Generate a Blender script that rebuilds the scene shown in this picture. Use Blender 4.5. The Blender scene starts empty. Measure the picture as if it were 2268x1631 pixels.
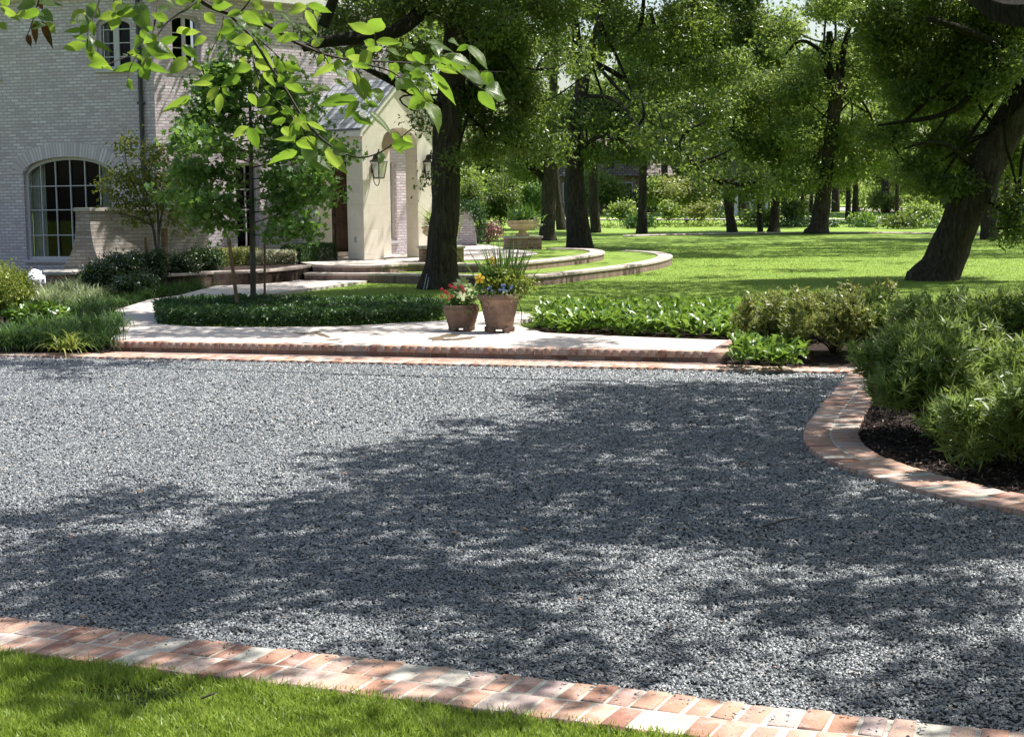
import bpy, math, random
import numpy as np
from mathutils import Matrix, Vector, noise as mnoise
R = np.random.default_rng(7)
random.seed(7)
SC = bpy.context.scene
COL = SC.collection
RAD = math.radians
# ---------------------------------------------------------------- camera
F, CX, CY, CAMZ = 3500.0, 1133.5, 815.5, 1.9
PITCH = math.atan(375.5 / 3500.0)
ROLL = -0.012
cam_rot = (Matrix.Rotation(math.pi/2 - PITCH, 3, 'X') @ Matrix.Rotation(ROLL, 3, 'Z'))
CR = np.array(cam_rot)
cd = bpy.data.cameras.new('camera'); cam = bpy.data.objects.new('camera', cd); COL.objects.link(cam)
cd.sensor_width = 36; cd.lens = 36 * F / 2267.0; cd.clip_end = 3000; cd.clip_start = 0.05
cam.matrix_world = Matrix.Translation((0, 0, CAMZ)) @ cam_rot.to_4x4()
SC.camera = cam
def ray(x, y):
    return CR @ np.array([(x-CX)/F, -(y-CY)/F, -1.0])
def at(x, y, z=0.0):
    d = ray(x, y); t = (z-CAMZ)/d[2]
    return np.array([d[0]*t, d[1]*t, z])
def atY(x, y, Y):
    d = ray(x, y); t = Y/d[1]
    return np.array([d[0]*t, Y, CAMZ+d[2]*t])
def proj(P):
    q = (np.asarray(P) - np.array([0, 0, CAMZ])) @ CR
    return CX + F*q[..., 0]/-q[..., 2], CY - F*q[..., 1]/-q[..., 2]
LAWN = 0.11
def gz(Y):
    return LAWN + np.clip(np.asarray(Y, float)-78, 0, 80)*0.012
def atg(x, y):
    """first point of the ground under a pixel"""
    d = ray(x, y); Ys = np.arange(15, 330, .25); t = Ys/d[1]; zz = CAMZ+d[2]*t; g = gz(Ys)
    k = np.argmax(zz <= g) if (zz <= g).any() else len(Ys)-1
    return np.array([d[0]*t[k], Ys[k], float(g[k])])
SUN = np.array([0.915, 0.403, 0.0]); EL = RAD(61)
SUN = np.array([SUN[0]*math.cos(EL), SUN[1]*math.cos(EL), math.sin(EL)])
# ---------------------------------------------------------------- object helpers
def tag(o, label=None, cat=None, group=None, kind=None):
    if label: o['label'] = label
    if cat: o['category'] = cat
    if group: o['group'] = group
    if kind: o['kind'] = kind
    return o
def empty(name, loc=(0, 0, 0), rz=0.0):
    o = bpy.data.objects.new(name, None); COL.objects.link(o)
    o.location = loc; o.rotation_euler = (0, 0, rz); o.empty_display_size = .1
    return o
def kids(o): return [c for c in bpy.data.objects if c.parent == o]
def copy_tree(o, parent=None, cache=None):
    c = o.copy(); COL.objects.link(c)
    if parent is not None: c.parent = parent
    for ch in list(o.children): copy_tree(ch, c)
    return c
def fast_mesh(name, V, Fc, mat, parent=None, rnd=None, uv=None, smooth=False, loc=None):
    """V (n,3), Fc (m,k) int arrays, rnd per face, uv per loop"""
    V = np.asarray(V, np.float32); Fc = np.asarray(Fc, np.int32)
    me = bpy.data.meshes.new(name)
    m, k = Fc.shape
    me.vertices.add(len(V)); me.vertices.foreach_set('co', V.ravel())
    me.loops.add(m*k); me.loops.foreach_set('vertex_index', Fc.ravel())
    me.polygons.add(m); me.polygons.foreach_set('loop_start', np.arange(0, m*k, k, dtype=np.int32))
    me.polygons.foreach_set('loop_total', np.full(m, k, np.int32))
    if smooth: me.polygons.foreach_set('use_smooth', np.ones(m, bool))
    if rnd is not None:
        a = me.attributes.new('rnd', 'FLOAT', 'FACE'); a.data.foreach_set('value', np.asarray(rnd, np.float32))
    if uv is not None:
        l = me.uv_layers.new(name='UVMap'); l.data.foreach_set('uv', np.asarray(uv, np.float32).ravel())
    me.update(calc_edges=True)
    if mat: me.materials.append(mat)
    o = bpy.data.objects.new(name, me); COL.objects.link(o)
    if parent is not None: o.parent = parent
    if loc is not None: o.location = loc
    return o
class MB:
    def __init__(s): s.v = []; s.f = []; s.uv = {}
    def add(s, vs, fs, uvs=None):
        b = len(s.v); s.v += [tuple(map(float, v)) for v in vs]
        for i, f in enumerate(fs):
            if uvs is not None: s.uv[len(s.f)] = uvs[i]
            s.f.append(tuple(b+j for j in f))
        return s
    def box(s, x0, x1, y0, y1, z0, z1, M=None, bev=0.0):
        b = min(bev, (x1-x0)*.3, (y1-y0)*.3, (z1-z0)*.3)
        if b <= 0:
            vs = [(x, y, z) for z in (z0, z1) for y in (y0, y1) for x in (x0, x1)]
            fs = [(0, 2, 3, 1), (4, 5, 7, 6), (0, 1, 5, 4), (2, 6, 7, 3), (0, 4, 6, 2), (1, 3, 7, 5)]
        else:
            vs = []
            for z in (z0, z0+b, z1-b, z1):
                e = b if z in (z0, z1) else 0
                for (x, y) in ((x0+e+b*(e == 0), y0+e), (x1-e-b*(e == 0), y0+e), (x1-e, y0+e+b*(e == 0)), (x1-e, y1-e-b*(e == 0)), (x1-e-b*(e == 0), y1-e), (x0+e+b*(e == 0), y1-e), (x0+e, y1-e-b*(e == 0)), (x0+e, y0+e+b*(e == 0))):
                    vs.append((x, y, z))
            fs = [tuple(range(7, -1, -1)), tuple(range(24, 32))]
            for r in range(3):
                for i in range(8):
                    j = (i+1) % 8
                    fs.append((r*8+i, r*8+j, r*8+8+j, r*8+8+i))
        if M is not None: vs = [tuple(M @ Vector(v)) for v in vs]
        return s.add(vs, fs)
    def prism(s, poly, z0, z1):
        n = len(poly)
        vs = [(p[0], p[1], z0) for p in poly] + [(p[0], p[1], z1) for p in poly]
        fs = [tuple(range(n-1, -1, -1)), tuple(range(n, 2*n))] + [(i, (i+1) % n, n+(i+1) % n, n+i) for i in range(n)]
        return s.add(vs, fs)
    def lathe(s, prof, n=24, c=(0, 0), scale=(1, 1)):
        vs = []; fs = []
        for r, z in prof:
            for i in range(n):
                a = 2*math.pi*i/n
                vs.append((c[0]+r*math.cos(a)*scale[0], c[1]+r*math.sin(a)*scale[1], z))
        for k in range(len(prof)-1):
            for i in range(n):
                j = (i+1) % n
                fs.append((k*n+i, k*n+j, k*n+n+j, k*n+n+i))
        if prof[0][0] > 1e-4: fs.append(tuple(range(n-1, -1, -1)))
        if prof[-1][0] > 1e-4: fs.append(tuple(range((len(prof)-1)*n, len(prof)*n)))
        return s.add(vs, fs)
    def tube(s, pts, rad, n=8, rough=0.0, seed=0.0):
        pts = [np.array(p, float) for p in pts]; m = len(pts)
        if not hasattr(rad, '__len__'): rad = [rad]*m
        if len(rad) != m: rad = list(np.interp(np.linspace(0, 1, m), np.linspace(0, 1, len(rad)), rad))
        prev = None; vs = []; fs = []
        for i, p in enumerate(pts):
            t = pts[min(i+1, m-1)] - pts[max(i-1, 0)]; t /= (np.linalg.norm(t)+1e-9)
            if prev is None:
                a = np.array([0, 1, 0.]) if abs(t[1]) < .9 else np.array([1, 0, 0.])
                u = np.cross(t, a)
            else: u = prev - t*np.dot(prev, t)
            u /= (np.linalg.norm(u)+1e-9); prev = u; w = np.cross(t, u)
            for k in range(n):
                a = 2*math.pi*k/n; r = rad[i]
                if rough:
                    q = p*1.3
                    r *= 1 + rough*mnoise.noise(Vector((math.cos(a)*1.6+seed, math.sin(a)*1.6, q[2]*1.1+q[0]*.6))) + rough*.5*mnoise.noise(Vector((math.cos(a)*4+seed, math.sin(a)*4, q[2]*2.5)))
                vs.append(p + (u*math.cos(a)+w*math.sin(a))*r)
        for i in range(m-1):
            for k in range(n):
                j = (k+1) % n
                fs.append((i*n+k, i*n+j, i*n+n+j, i*n+n+k))
        fs.append(tuple(range(n-1, -1, -1))); fs.append(tuple(range((m-1)*n, m*n)))
        return s.add(vs, fs)
    def build(s, name, mat, parent=None, smooth=False, loc=None, uv=True, sharp=35):
        me = bpy.data.meshes.new(name); me.from_pydata(s.v, [], s.f); me.update()
        if uv:
            l = me.uv_layers.new(name='UVMap')
            for p in me.polygons:
                if p.index in s.uv:
                    for li, q in zip(p.loop_indices, s.uv[p.index]): l.data[li].uv = q
                    continue
                n = p.normal
                if abs(n.z) > .75:
                    for li in p.loop_indices:
                        c = me.vertices[me.loops[li].vertex_index].co; l.data[li].uv = (c.x, c.y)
                else:
                    t = Vector((-n.y, n.x, 0)).normalized()
                    for li in p.loop_indices:
                        c = me.vertices[me.loops[li].vertex_index].co; l.data[li].uv = (c.dot(t), c.z/max(.3, math.sqrt(max(1-n.z*n.z, .05))))
        if smooth:
            me.polygons.foreach_set('use_smooth', [True]*len(me.polygons))
            try: me.set_sharp_from_angle(angle=RAD(sharp))
            except Exception: pass
        if mat: me.materials.append(mat)
        o = bpy.data.objects.new(name, me); COL.objects.link(o)
        if parent is not None: o.parent = parent
        if loc is not None: o.location = loc
        return o
def resample(pts, step):
    pts = np.asarray(pts, float)
    d = np.r_[0, np.cumsum(np.linalg.norm(np.diff(pts, axis=0), axis=1))]
    n = max(2, int(round(d[-1]/step))+1); t = np.linspace(0, d[-1], n)
    return np.stack([np.interp(t, d, pts[:, k]) for k in range(pts.shape[1])], 1)
def smooth_path(pts, it=2):
    pts = np.asarray(pts, float)
    for _ in range(it):
        q = [pts[0]]
        for a, b in zip(pts[:-1], pts[1:]): q += [a*.75+b*.25, a*.25+b*.75]
        q.append(pts[-1]); pts = np.array(q)
    return pts
def in_poly(P, poly):
    x, y = P[:, 0], P[:, 1]; ins = np.zeros(len(P), bool); n = len(poly)
    for i in range(n):
        x0, y0 = poly[i][:2]; x1, y1 = poly[(i+1) % n][:2]
        if y0 == y1: continue
        c = ((y0 > y) != (y1 > y)) & (x < (x1-x0)*(y-y0)/(y1-y0)+x0)
        ins ^= c
    return ins
# ---------------------------------------------------------------- materials
def nt(name):
    m = bpy.data.materials.new(name); m.use_nodes = True; t = m.node_tree; t.nodes.clear()
    o = t.nodes.new('ShaderNodeOutputMaterial'); return m, t, o
def N(t, typ, **kw):
    n = t.nodes.new(typ)
    for k, v in kw.items():
        if k == 'inp':
            for a, b in v.items(): n.inputs[a].default_value = b
        else: setattr(n, k, v)
    return n
def ramp(t, fac, stops, interp='LINEAR'):
    r = t.nodes.new('ShaderNodeValToRGB'); r.color_ramp.interpolation = interp
    e = r.color_ramp.elements
    while len(e) < len(stops): e.new(.5)
    for el, (p, c) in zip(e, stops): el.position = p; el.color = (*c, 1) if len(c) == 3 else c
    t.links.new(fac, r.inputs[0]); return r.outputs[0]
def mix(t, fac, a, b, mode='MIX'):
    m = t.nodes.new('ShaderNodeMix'); m.data_type = 'RGBA'; m.blend_type = mode
    for s, v in ((0, fac), (6, a), (7, b)):
        if hasattr(v, 'links') or isinstance(v, bpy.types.NodeSocket): t.links.new(v, m.inputs[s])
        else: m.inputs[s].default_value = v if s == 0 else (*v, 1)
    return m.outputs[2]
def noise(t, scale, detail=4, rough=.55, vec=None, dim='3D', dist=0):
    n = t.nodes.new('ShaderNodeTexNoise'); n.inputs['Scale'].default_value = scale; n.inputs['Detail'].default_value = detail
    n.inputs['Roughness'].default_value = rough; n.inputs['Distortion'].default_value = dist
    if vec is not None: t.links.new(vec, n.inputs['Vector'])
    return n.outputs[0]
def coord(t, which='Object'): return t.nodes.new('ShaderNodeTexCoord').outputs[which]
def bump(t, h, dist=.01, strength=1.0, normal=None):
    b = t.nodes.new('ShaderNodeBump'); b.inputs['Distance'].default_value = dist; b.inputs['Strength'].default_value = strength
    t.links.new(h, b.inputs['Height'])
    if normal is not None: t.links.new(normal, b.inputs['Normal'])
    return b.outputs[0]
def princ(t, out, col, rough=.8, spec=.4, nrm=None, metal=0):
    p = t.nodes.new('ShaderNodeBsdfPrincipled')
    if isinstance(col, bpy.types.NodeSocket): t.links.new(col, p.inputs['Base Color'])
    else: p.inputs['Base Color'].default_value = (*col, 1)
    if isinstance(rough, bpy.types.NodeSocket): t.links.new(rough, p.inputs['Roughness'])
    else: p.inputs['Roughness'].default_value = rough
    p.inputs['Specular IOR Level'].default_value = spec; p.inputs['Metallic'].default_value = metal
    if nrm is not None: t.links.new(nrm, p.inputs['Normal'])
    if out is not None: t.links.new(p.outputs[0], out.inputs[0])
    return p
def simple(name, col, rough=.7, spec=.4, metal=0, var=.12, scale=8, bd=.002):
    m, t, o = nt(name); c = coord(t)
    n = noise(t, scale, 5, .6, c)
    a = tuple(max(0, v*(1-var*1.6)) for v in col); b = tuple(min(1, v*(1+var*1.6)) for v in col)
    cc = ramp(t, n, [(.3, a), (.7, b)])
    princ(t, o, cc, rough, spec, bump(t, noise(t, scale*6, 4, .6, c), bd), metal); return m
def leafmat(name, stops, tr=(.30, .45, .04), tfac=.4, rough=.45, spec=.5, patch=None):
    """colour by random per-leaf value; part of the light passes through the leaf"""
    m, t, o = nt(name)
    a = N(t, 'ShaderNodeAttribute', attribute_name='rnd'); c = ramp(t, a.outputs['Fac'], stops)
    if patch:
        c = mix(t, ramp(t, noise(t, patch[0], 2, .5, coord(t)), [(.42, (0, 0, 0)), (.62, (1, 1, 1))]), c, mix(t, 1.0, c, patch[1], 'MULTIPLY'))
    p = princ(t, None, c, rough, spec)
    tl = N(t, 'ShaderNodeBsdfTranslucent')
    tc = mix(t, .55, c, tr); t.links.new(tc, tl.inputs[0])
    mx = N(t, 'ShaderNodeMixShader'); mx.inputs[0].default_value = tfac
    t.links.new(p.outputs[0], mx.inputs[1]); t.links.new(tl.outputs[0], mx.inputs[2]); t.links.new(mx.outputs[0], o.inputs[0])
    return m
def brickmat(name, cols, mortar, bw=.215, rh=.075, ms=.009, wash=None, rough=.9, bd=.006, soil=None):
    m, t, o = nt(name); uv = coord(t, 'UV')
    wob = N(t, 'ShaderNodeVectorMath', operation='MULTIPLY_ADD'); 
    nn = N(t, 'ShaderNodeTexNoise', inp={'Scale': 6.0, 'Detail': 2.0}); t.links.new(uv, nn.inputs['Vector'])
    t.links.new(nn.outputs['Color'], wob.inputs[0]); wob.inputs[1].default_value = (.012, .008, 0); t.links.new(uv, wob.inputs[2])
    b = N(t, 'ShaderNodeTexBrick', inp={'Scale': 1.0, 'Mortar Size': ms, 'Mortar Smooth': .25, 'Bias': 0.0, 'Brick Width': bw, 'Row Height': rh})
    b.inputs['Color1'].default_value = (0, 0, 0, 1); b.inputs['Color2'].default_value = (1, 1, 1, 1); b.inputs['Mortar'].default_value = (.5, .5, .5, 1)
    t.links.new(wob.outputs[0], b.inputs['Vector'])
    c = ramp(t, b.outputs['Color'], [(i/(len(cols)-1), q) for i, q in enumerate(cols)])
    if wash:
        w = ramp(t, noise(t, wash[0], 5, .65, uv), [(wash[2], (0, 0, 0)), (wash[3], (1, 1, 1))]); c = mix(t, w, c, wash[1])
    fine = noise(t, 60, 4, .6, uv)
    c = mix(t, .35, c, mix(t, 1.0, c, ramp(t, fine, [(.25, (.45, .45, .45)), (.7, (1.3, 1.3, 1.3))]), 'MULTIPLY'))
    if soil:
        c = mix(t, ramp(t, noise(t, soil[0], 5, .6, uv), [(soil[2], (0, 0, 0)), (soil[3], (1, 1, 1))]), c, mix(t, 1.0, c, soil[1], 'MULTIPLY'))
    c = mix(t, b.outputs['Fac'], c, mortar)
    inv = N(t, 'ShaderNodeMath', operation='SUBTRACT'); inv.inputs[0].default_value = 1; t.links.new(b.outputs['Fac'], inv.inputs[1])
    h = N(t, 'ShaderNodeMath', operation='MULTIPLY_ADD'); t.links.new(noise(t, 25, 4, .6, uv), h.inputs[0]); h.inputs[1].default_value = .5; t.links.new(inv.outputs[0], h.inputs[2])
    princ(t, o, c, rough, .2, bump(t, h.outputs[0], bd)); return m
M = {}
M['wall'] = brickmat('pale_weathered_brick', [(.50, .42, .46), (.62, .545, .585), (.72, .65, .69), (.55, .45, .475), (.79, .73, .77)], (.46, .385, .405), ms=.013, wash=(9, (.66, .63, .64), .5, .72), bd=.012, soil=(1.1, (.72, .73, .76), .55, .72))
M['gwall'] = brickmat('garden_wall_brick', [(.30, .24, .20), (.40, .34, .29), (.46, .41, .36), (.36, .29, .25), (.50, .46, .41)], (.28, .26, .23), wash=(3, (.50, .46, .42), .5, .7), bd=.012, soil=(1.5, (.7, .68, .62), .5, .7))
M['arch'] = brickmat('arch_brick', [(.54, .46, .50), (.64, .57, .61), (.72, .65, .69)], (.46, .39, .41), bw=.075, rh=.6, ms=.009, bd=.01)
M['oldbrick'] = brickmat('old_red_brick', [(.20, .10, .07), (.30, .16, .115), (.36, .22, .17), (.26, .15, .12), (.40, .30, .26)], (.30, .27, .24), wash=(5, (.46, .40, .36), .52, .68), bd=.008, soil=(2.5, (.55, .52, .48), .5, .62))
M['darkbrick'] = brickmat('weathered_step_brick', [(.17, .11, .09), (.25, .16, .13), (.28, .19, .155), (.2, .14, .12)], (.2, .18, .16), bw=.1, rh=.2, wash=(5, (.38, .33, .3), .55, .75), bd=.008)
M['capbrick'] = brickmat('pale_cap_brick', [(.42, .33, .28), (.50, .40, .34), (.45, .37, .33), (.38, .29, .25)], (.48, .44, .40), bw=.11, rh=.40, wash=(4, (.54, .50, .46), .45, .7), bd=.004)
M['paver'] = brickmat('pale_paver_brick', [(.50, .42, .37), (.56, .49, .43), (.52, .44, .40), (.48, .39, .35)], (.53, .49, .45), bw=.21, rh=.105, ms=.006, wash=(1.2, (.58, .54, .50), .4, .65), bd=.003)
# limestone
m, t, o = nt('cream_limestone'); uv = coord(t, 'UV')
b = N(t, 'ShaderNodeTexBrick', inp={'Scale': 1.0, 'Mortar Size': .003, 'Mortar Smooth': .3, 'Brick Width': .62, 'Row Height': .6})
b.inputs['Color1'].default_value = (.70, .645, .55, 1); b.inputs['Color2'].default_value = (.76, .705, .61, 1); b.inputs['Mortar'].default_value = (.54, .50, .42, 1)
t.links.new(uv, b.inputs['Vector'])
c = mix(t, .5, b.outputs[0], mix(t, 1, b.outputs[0], ramp(t, noise(t, 3, 6, .65, coord(t)), [(.3, (.8, .78, .72)), (.7, (1.1, 1.1, 1.1))]), 'MULTIPLY'))
sx = N(t, 'ShaderNodeSeparateXYZ'); t.links.new(coord(t), sx.inputs[0])
st = N(t, 'ShaderNodeMapRange', inp={'From Min': .0, 'From Max': .5, 'To Min': 1.0, 'To Max': 0.0}); t.links.new(sx.outputs[2], st.inputs[0])
ms = N(t, 'ShaderNodeMath', operation='MULTIPLY'); t.links.new(st.outputs[0], ms.inputs[0]); t.links.new(ramp(t, noise(t, 5, 5, .6, coord(t)), [(.35, (.2,)*3), (.65, (1,)*3)]), ms.inputs[1])
c = mix(t, ms.outputs[0], c, (.20, .16, .07))
princ(t, o, c, .85, .2, bump(t, noise(t, 40, 5, .6, coord(t)), .003)); M['stone'] = m
M['cap'] = simple('grey_cap_stone', (.42, .39, .34), .85, .2, var=.2, scale=5, bd=.004)
M['white'] = simple('window_paint', (.50, .475, .49), .5, .4, var=.03)
M['fascia'] = simple('white_fascia_paint', (.72, .70, .66), .5, .4, var=.04)
M['iron'] = simple('dark_bronze_metal', (.025, .022, .02), .45, .5, metal=.6, var=.2, scale=20)
M['pipe'] = simple('dark_downpipe_paint', (.035, .033, .045), .4, .5, var=.15)
M['door'] = simple('dark_walnut_door', (.05, .026, .016), .5, .4, var=.3, scale=6)
M['dark'] = simple('dark_interior', (.02, .02, .024), .9, .1, var=.3, scale=2)
M['curtain'] = simple('pale_curtain_cloth', (.74, .72, .62), .9, .1, var=.1, scale=6)
M['stake'] = simple('weathered_stake_wood', (.20, .125, .075), .85, .2, var=.25, scale=14, bd=.004)
M['lampglass'] = simple('clear_pane', (.45, .46, .42), .1, .6, var=.05)
M['plastic'] = simple('white_plastic_bag', (.75, .77, .82), .3, .5, var=.1)
M['hose'] = simple('pale_conduit_plastic', (.35, .38, .42), .4, .5, var=.1)
M['soil'] = simple('potting_soil', (.035, .025, .018), .95, .1, var=.3, scale=30, bd=.01)
m, t, o = nt('window_glass'); p = princ(t, o, (.02, .022, .027), .04, .9); M['glass'] = m
# terracotta
m, t, o = nt('aged_terracotta'); c0 = coord(t)
c = ramp(t, noise(t, 5, 6, .65, c0), [(.3, (.13, .085, .062)), (.5, (.20, .13, .095)), (.68, (.27, .185, .14))])
c = mix(t, ramp(t, noise(t, 14, 5, .7, c0), [(.56, (0,)*3), (.75, (.5,)*3)]), c, (.34, .30, .26))
princ(t, o, c, .85, .2, bump(t, noise(t, 50, 5, .65, c0), .004)); M['terra'] = m
M['terra_light'] = simple('sand_cast_stone', (.58, .46, .31), .85, .2, var=.12, scale=6, bd=.003)
# slate roof
m, t, o = nt('pale_slate_roof'); uv = coord(t, 'UV')
b = N(t, 'ShaderNodeTexBrick', inp={'Scale': 1.0, 'Mortar Size': .012, 'Mortar Smooth': .1, 'Brick Width': .3, 'Row Height': .19})
b.inputs['Color1'].default_value = (.36, .38, .42, 1); b.inputs['Color2'].default_value = (.55, .565, .60, 1); b.inputs['Mortar'].default_value = (.17, .17, .19, 1)
t.links.new(uv, b.inputs['Vector']); princ(t, o, b.outputs[0], .5, .5, bump(t, b.outputs['Fac'], -.01)); M['slate'] = m
m, t, o = nt('brown_shingle_roof'); uv = coord(t, 'UV')
b = N(t, 'ShaderNodeTexBrick', inp={'Scale': 1.0, 'Mortar Size': .03, 'Brick Width': .4, 'Row Height': .28})
b.inputs['Color1'].default_value = (.16, .13, .12, 1); b.inputs['Color2'].default_value = (.26, .22, .20, 1); b.inputs['Mortar'].default_value = (.05, .045, .04, 1)
t.links.new(uv, b.inputs['Vector']); princ(t, o, b.outputs[0], .8, .2); M['shingle'] = m
# bark
def barkmat(name, c1, c2, c3):
    m, t, o = nt(name); mp = N(t, 'ShaderNodeMapping'); mp.inputs['Scale'].default_value = (1, 1, .16); t.links.new(coord(t), mp.inputs[0])
    n1 = noise(t, 16, 6, .7, mp.outputs[0], dist=.6); c = ramp(t, n1, [(.3, c1), (.5, c2), (.72, c3)])
    c = mix(t, ramp(t, noise(t, 1.3, 4, .6, coord(t)), [(.5, (0,)*3), (.7, (.55,)*3)]), c, (.045, .055, .03))
    princ(t, o, c, .95, .15, bump(t, n1, .09)); return m
M['bark'] = barkmat('oak_bark', (.018, .014, .011), (.06, .048, .04), (.13, .11, .095))
M['bark2'] = barkmat('grey_bark', (.05, .045, .038), (.12, .105, .09), (.20, .18, .155))
M['barkdark'] = barkmat('mossy_limb_bark', (.008, .008, .006), (.02, .018, .013), (.05, .045, .03))
M['twig'] = simple('brown_twig_bark', (.035, .025, .02), .7, .3, var=.3, scale=60)
# ground materials
m, t, o = nt('lawn_grass'); c0 = coord(t)
n1 = noise(t, .35, 4, .6, c0); n2 = noise(t, 34, 4, .75, c0); n3 = noise(t, 3.0, 5, .7, c0)
c = ramp(t, n3, [(.3, (.16, .26, .035)), (.55, (.21, .32, .045)), (.75, (.255, .36, .06))])
c = mix(t, ramp(t, n1, [(.35, (0,)*3), (.7, (.5,)*3)]), c, (.26, .36, .055))
c = mix(t, .35, c, mix(t, 1, c, ramp(t, n2, [(.3, (.35, .38, .3)), (.5, (.9, .9, .9)), (.72, (1.5, 1.5, 1.3))]), 'MULTIPLY'))
princ(t, o, c, .75, .25, bump(t, n2, .05)); M['lawn'] = m
m, t, o = nt('under_grass_soil'); c0 = coord(t)
c = ramp(t, noise(t, 14, 5, .7, c0), [(.35, (.015, .018, .006)), (.55, (.035, .055, .012)), (.75, (.07, .09, .025))])
princ(t, o, c, .95, .1, bump(t, noise(t, 60, 4, .7, c0), .02)); M['turfbase'] = m
m, t, o = nt('gravel_bed'); c0 = coord(t)
v = N(t, 'ShaderNodeTexVoronoi', inp={'Scale': 60.0}); t.links.new(c0, v.inputs['Vector'])
c = ramp(t, noise(t, 60, 3, .7, c0), [(.35, (.012, .013, .016)), (.65, (.07, .075, .085))])
princ(t, o, c, .9, .3, bump(t, v.outputs['Distance'], -.02)); M['gravelbed'] = m
m, t, o = nt('slate_chip'); a = N(t, 'ShaderNodeAttribute', attribute_name='rnd')
c = ramp(t, a.outputs['Fac'], [(0, (.092, .101, .105)), (.3, (.126, .137, .143)), (.7, (.168, .181, .188)), (.95, (.222, .237, .244)), (.992, (.33, .335, .34)), (.995, (.26, .19, .14)), (1, (.28, .21, .15))])
c = mix(t, 1.0, c, ramp(t, noise(t, .55, 5, .6, coord(t)), [(.3, (.84, .84, .86)), (.55, (1, 1, 1)), (.75, (1.14, 1.13, 1.1))]), 'MULTIPLY')
princ(t, o, c, .42, .6); M['chip'] = m
m, t, o = nt('bark_mulch'); c0 = coord(t)
n1 = noise(t, 22, 6, .75, c0, dist=1.5)
c = ramp(t, n1, [(.3, (.012, .008, .006)), (.5, (.035, .022, .017)), (.66, (.08, .052, .042)), (.78, (.2, .15, .13))])
princ(t, o, c, .9, .2, bump(t, n1, .05)); M['mulch'] = m
m, t, o = nt('mulch_chip'); a = N(t, 'ShaderNodeAttribute', attribute_name='rnd')
c = ramp(t, a.outputs['Fac'], [(0, (.015, .009, .007)), (.6, (.05, .032, .025)), (.9, (.12, .08, .065)), (1, (.25, .19, .16))])
princ(t, o, c, .8, .3); M['mchip'] = m
# laid edging brick (real bricks with per brick value)
m, t, o = nt('edging_brick'); a = N(t, 'ShaderNodeAttribute', attribute_name='rnd'); c0 = coord(t)
c = ramp(t, a.outputs['Fac'], [(0, (.25, .12, .085)), (.2, (.40, .22, .15)), (.45, (.45, .27, .19)), (.62, (.35, .22, .18)), (.82, (.46, .33, .25)), (.94, (.36, .27, .25)), (1, (.46, .38, .34))])
off = N(t, 'ShaderNodeVectorMath', operation='MULTIPLY_ADD'); t.links.new(a.outputs['Vector'], off.inputs[0]); off.inputs[1].default_value = (37, 53, 71); t.links.new(c0, off.inputs[2])
w = ramp(t, noise(t, 9, 6, .65, off.outputs[0], dist=.5), [(.47, (0,)*3), (.64, (.6,)*3)]); c = mix(t, w, c, (.48, .38, .34))
w = ramp(t, noise(t, 7, 5, .7, c0), [(.30, (.7,)*3), (.44, (0,)*3)]); c = mix(t, w, c, (.20, .145, .13))
w = ramp(t, noise(t, 70, 4, .6, off.outputs[0]), [(.30, (1,)*3), (.38, (0,)*3)]); c = mix(t, w, c, (.12, .09, .08))
princ(t, o, c, .85, .25, bump(t, noise(t, 45, 5, .65, c0), .006)); M['edge'] = m
M['mortar'] = simple('lime_mortar', (.44, .41, .35), .95, .1, var=.18, scale=12, bd=.004)
# asphalt-ish far road
M['road'] = simple('pale_concrete_road', (.36, .33, .31), .9, .2, var=.1, scale=1)
M['wet'] = simple('wet_paver_stain', (.20, .15, .10), .25, .5, var=.15, scale=4, bd=.001)
# foliage materials
M['oakleaf'] = leafmat('oak_leaf', [(0, (.018, .040, .012)), (.45, (.045, .082, .020)), (.8, (.088, .132, .032)), (1, (.18, .22, .06))], (.34, .46, .07), .45, .36, .55)
M['oakleaf2'] = leafmat('light_oak_leaf', [(0, (.042, .080, .020)), (.5, (.110, .172, .040)), (1, (.24, .31, .09))], (.45, .57, .10), .48, .38, .5)  # paler oak leaf; tone raised so far crowns look more brightly lit
M['mapleleaf'] = leafmat('maple_leaf', [(0, (.04, .09, .022)), (.5, (.08, .16, .036)), (.9, (.14, .25, .05)), (1, (.26, .34, .09))], (.32, .52, .07), .42, .38, .5)
M['myrtle'] = leafmat('crape_myrtle_leaf', [(0, (.03, .07, .012)), (.5, (.07, .12, .02)), (.85, (.19, .20, .03)), (.95, (.32, .22, .04)), (1, (.35, .06, .03))], (.4, .42, .04), .4)
M['shrub'] = leafmat('dark_glossy_leaf', [(0, (.014, .03, .010)), (.6, (.03, .06, .018)), (1, (.07, .11, .03))], (.15, .28, .04), .22, .25, .8)
M['azalea'] = leafmat('azalea_leaf', [(0, (.08, .12, .03)), (.45, (.18, .22, .06)), (.8, (.34, .35, .13)), (1, (.5, .45, .24))], (.42, .46, .09), .35, .4, .5)
M['oleander'] = leafmat('long_green_leaf', [(0, (.065, .11, .02)), (.5, (.145, .215, .05)), (.9, (.26, .33, .095)), (1, (.40, .43, .18))], (.44, .56, .12), .42, .42, .5)
M['cover'] = leafmat('groundcover_leaf', [(0, (.014, .045, .012)), (.6, (.03, .078, .02)), (1, (.07, .13, .03))], (.14, .3, .04), .25, .46, .5)
M['broad'] = leafmat('broad_bright_leaf', [(0, (.045, .11, .014)), (.5, (.10, .20, .024)), (1, (.20, .31, .05))], (.36, .52, .07), .35, .36, .6)
M['blade'] = leafmat('lily_turf_blade', [(0, (.022, .055, .013)), (.6, (.052, .105, .024)), (1, (.11, .18, .05))], (.2, .38, .05), .28, .6, .35)
M['varieg'] = leafmat('striped_blade', [(0, (.10, .17, .06)), (.4, (.24, .31, .12)), (1, (.50, .52, .30))], (.4, .46, .2), .3, .4, .5)
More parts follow.
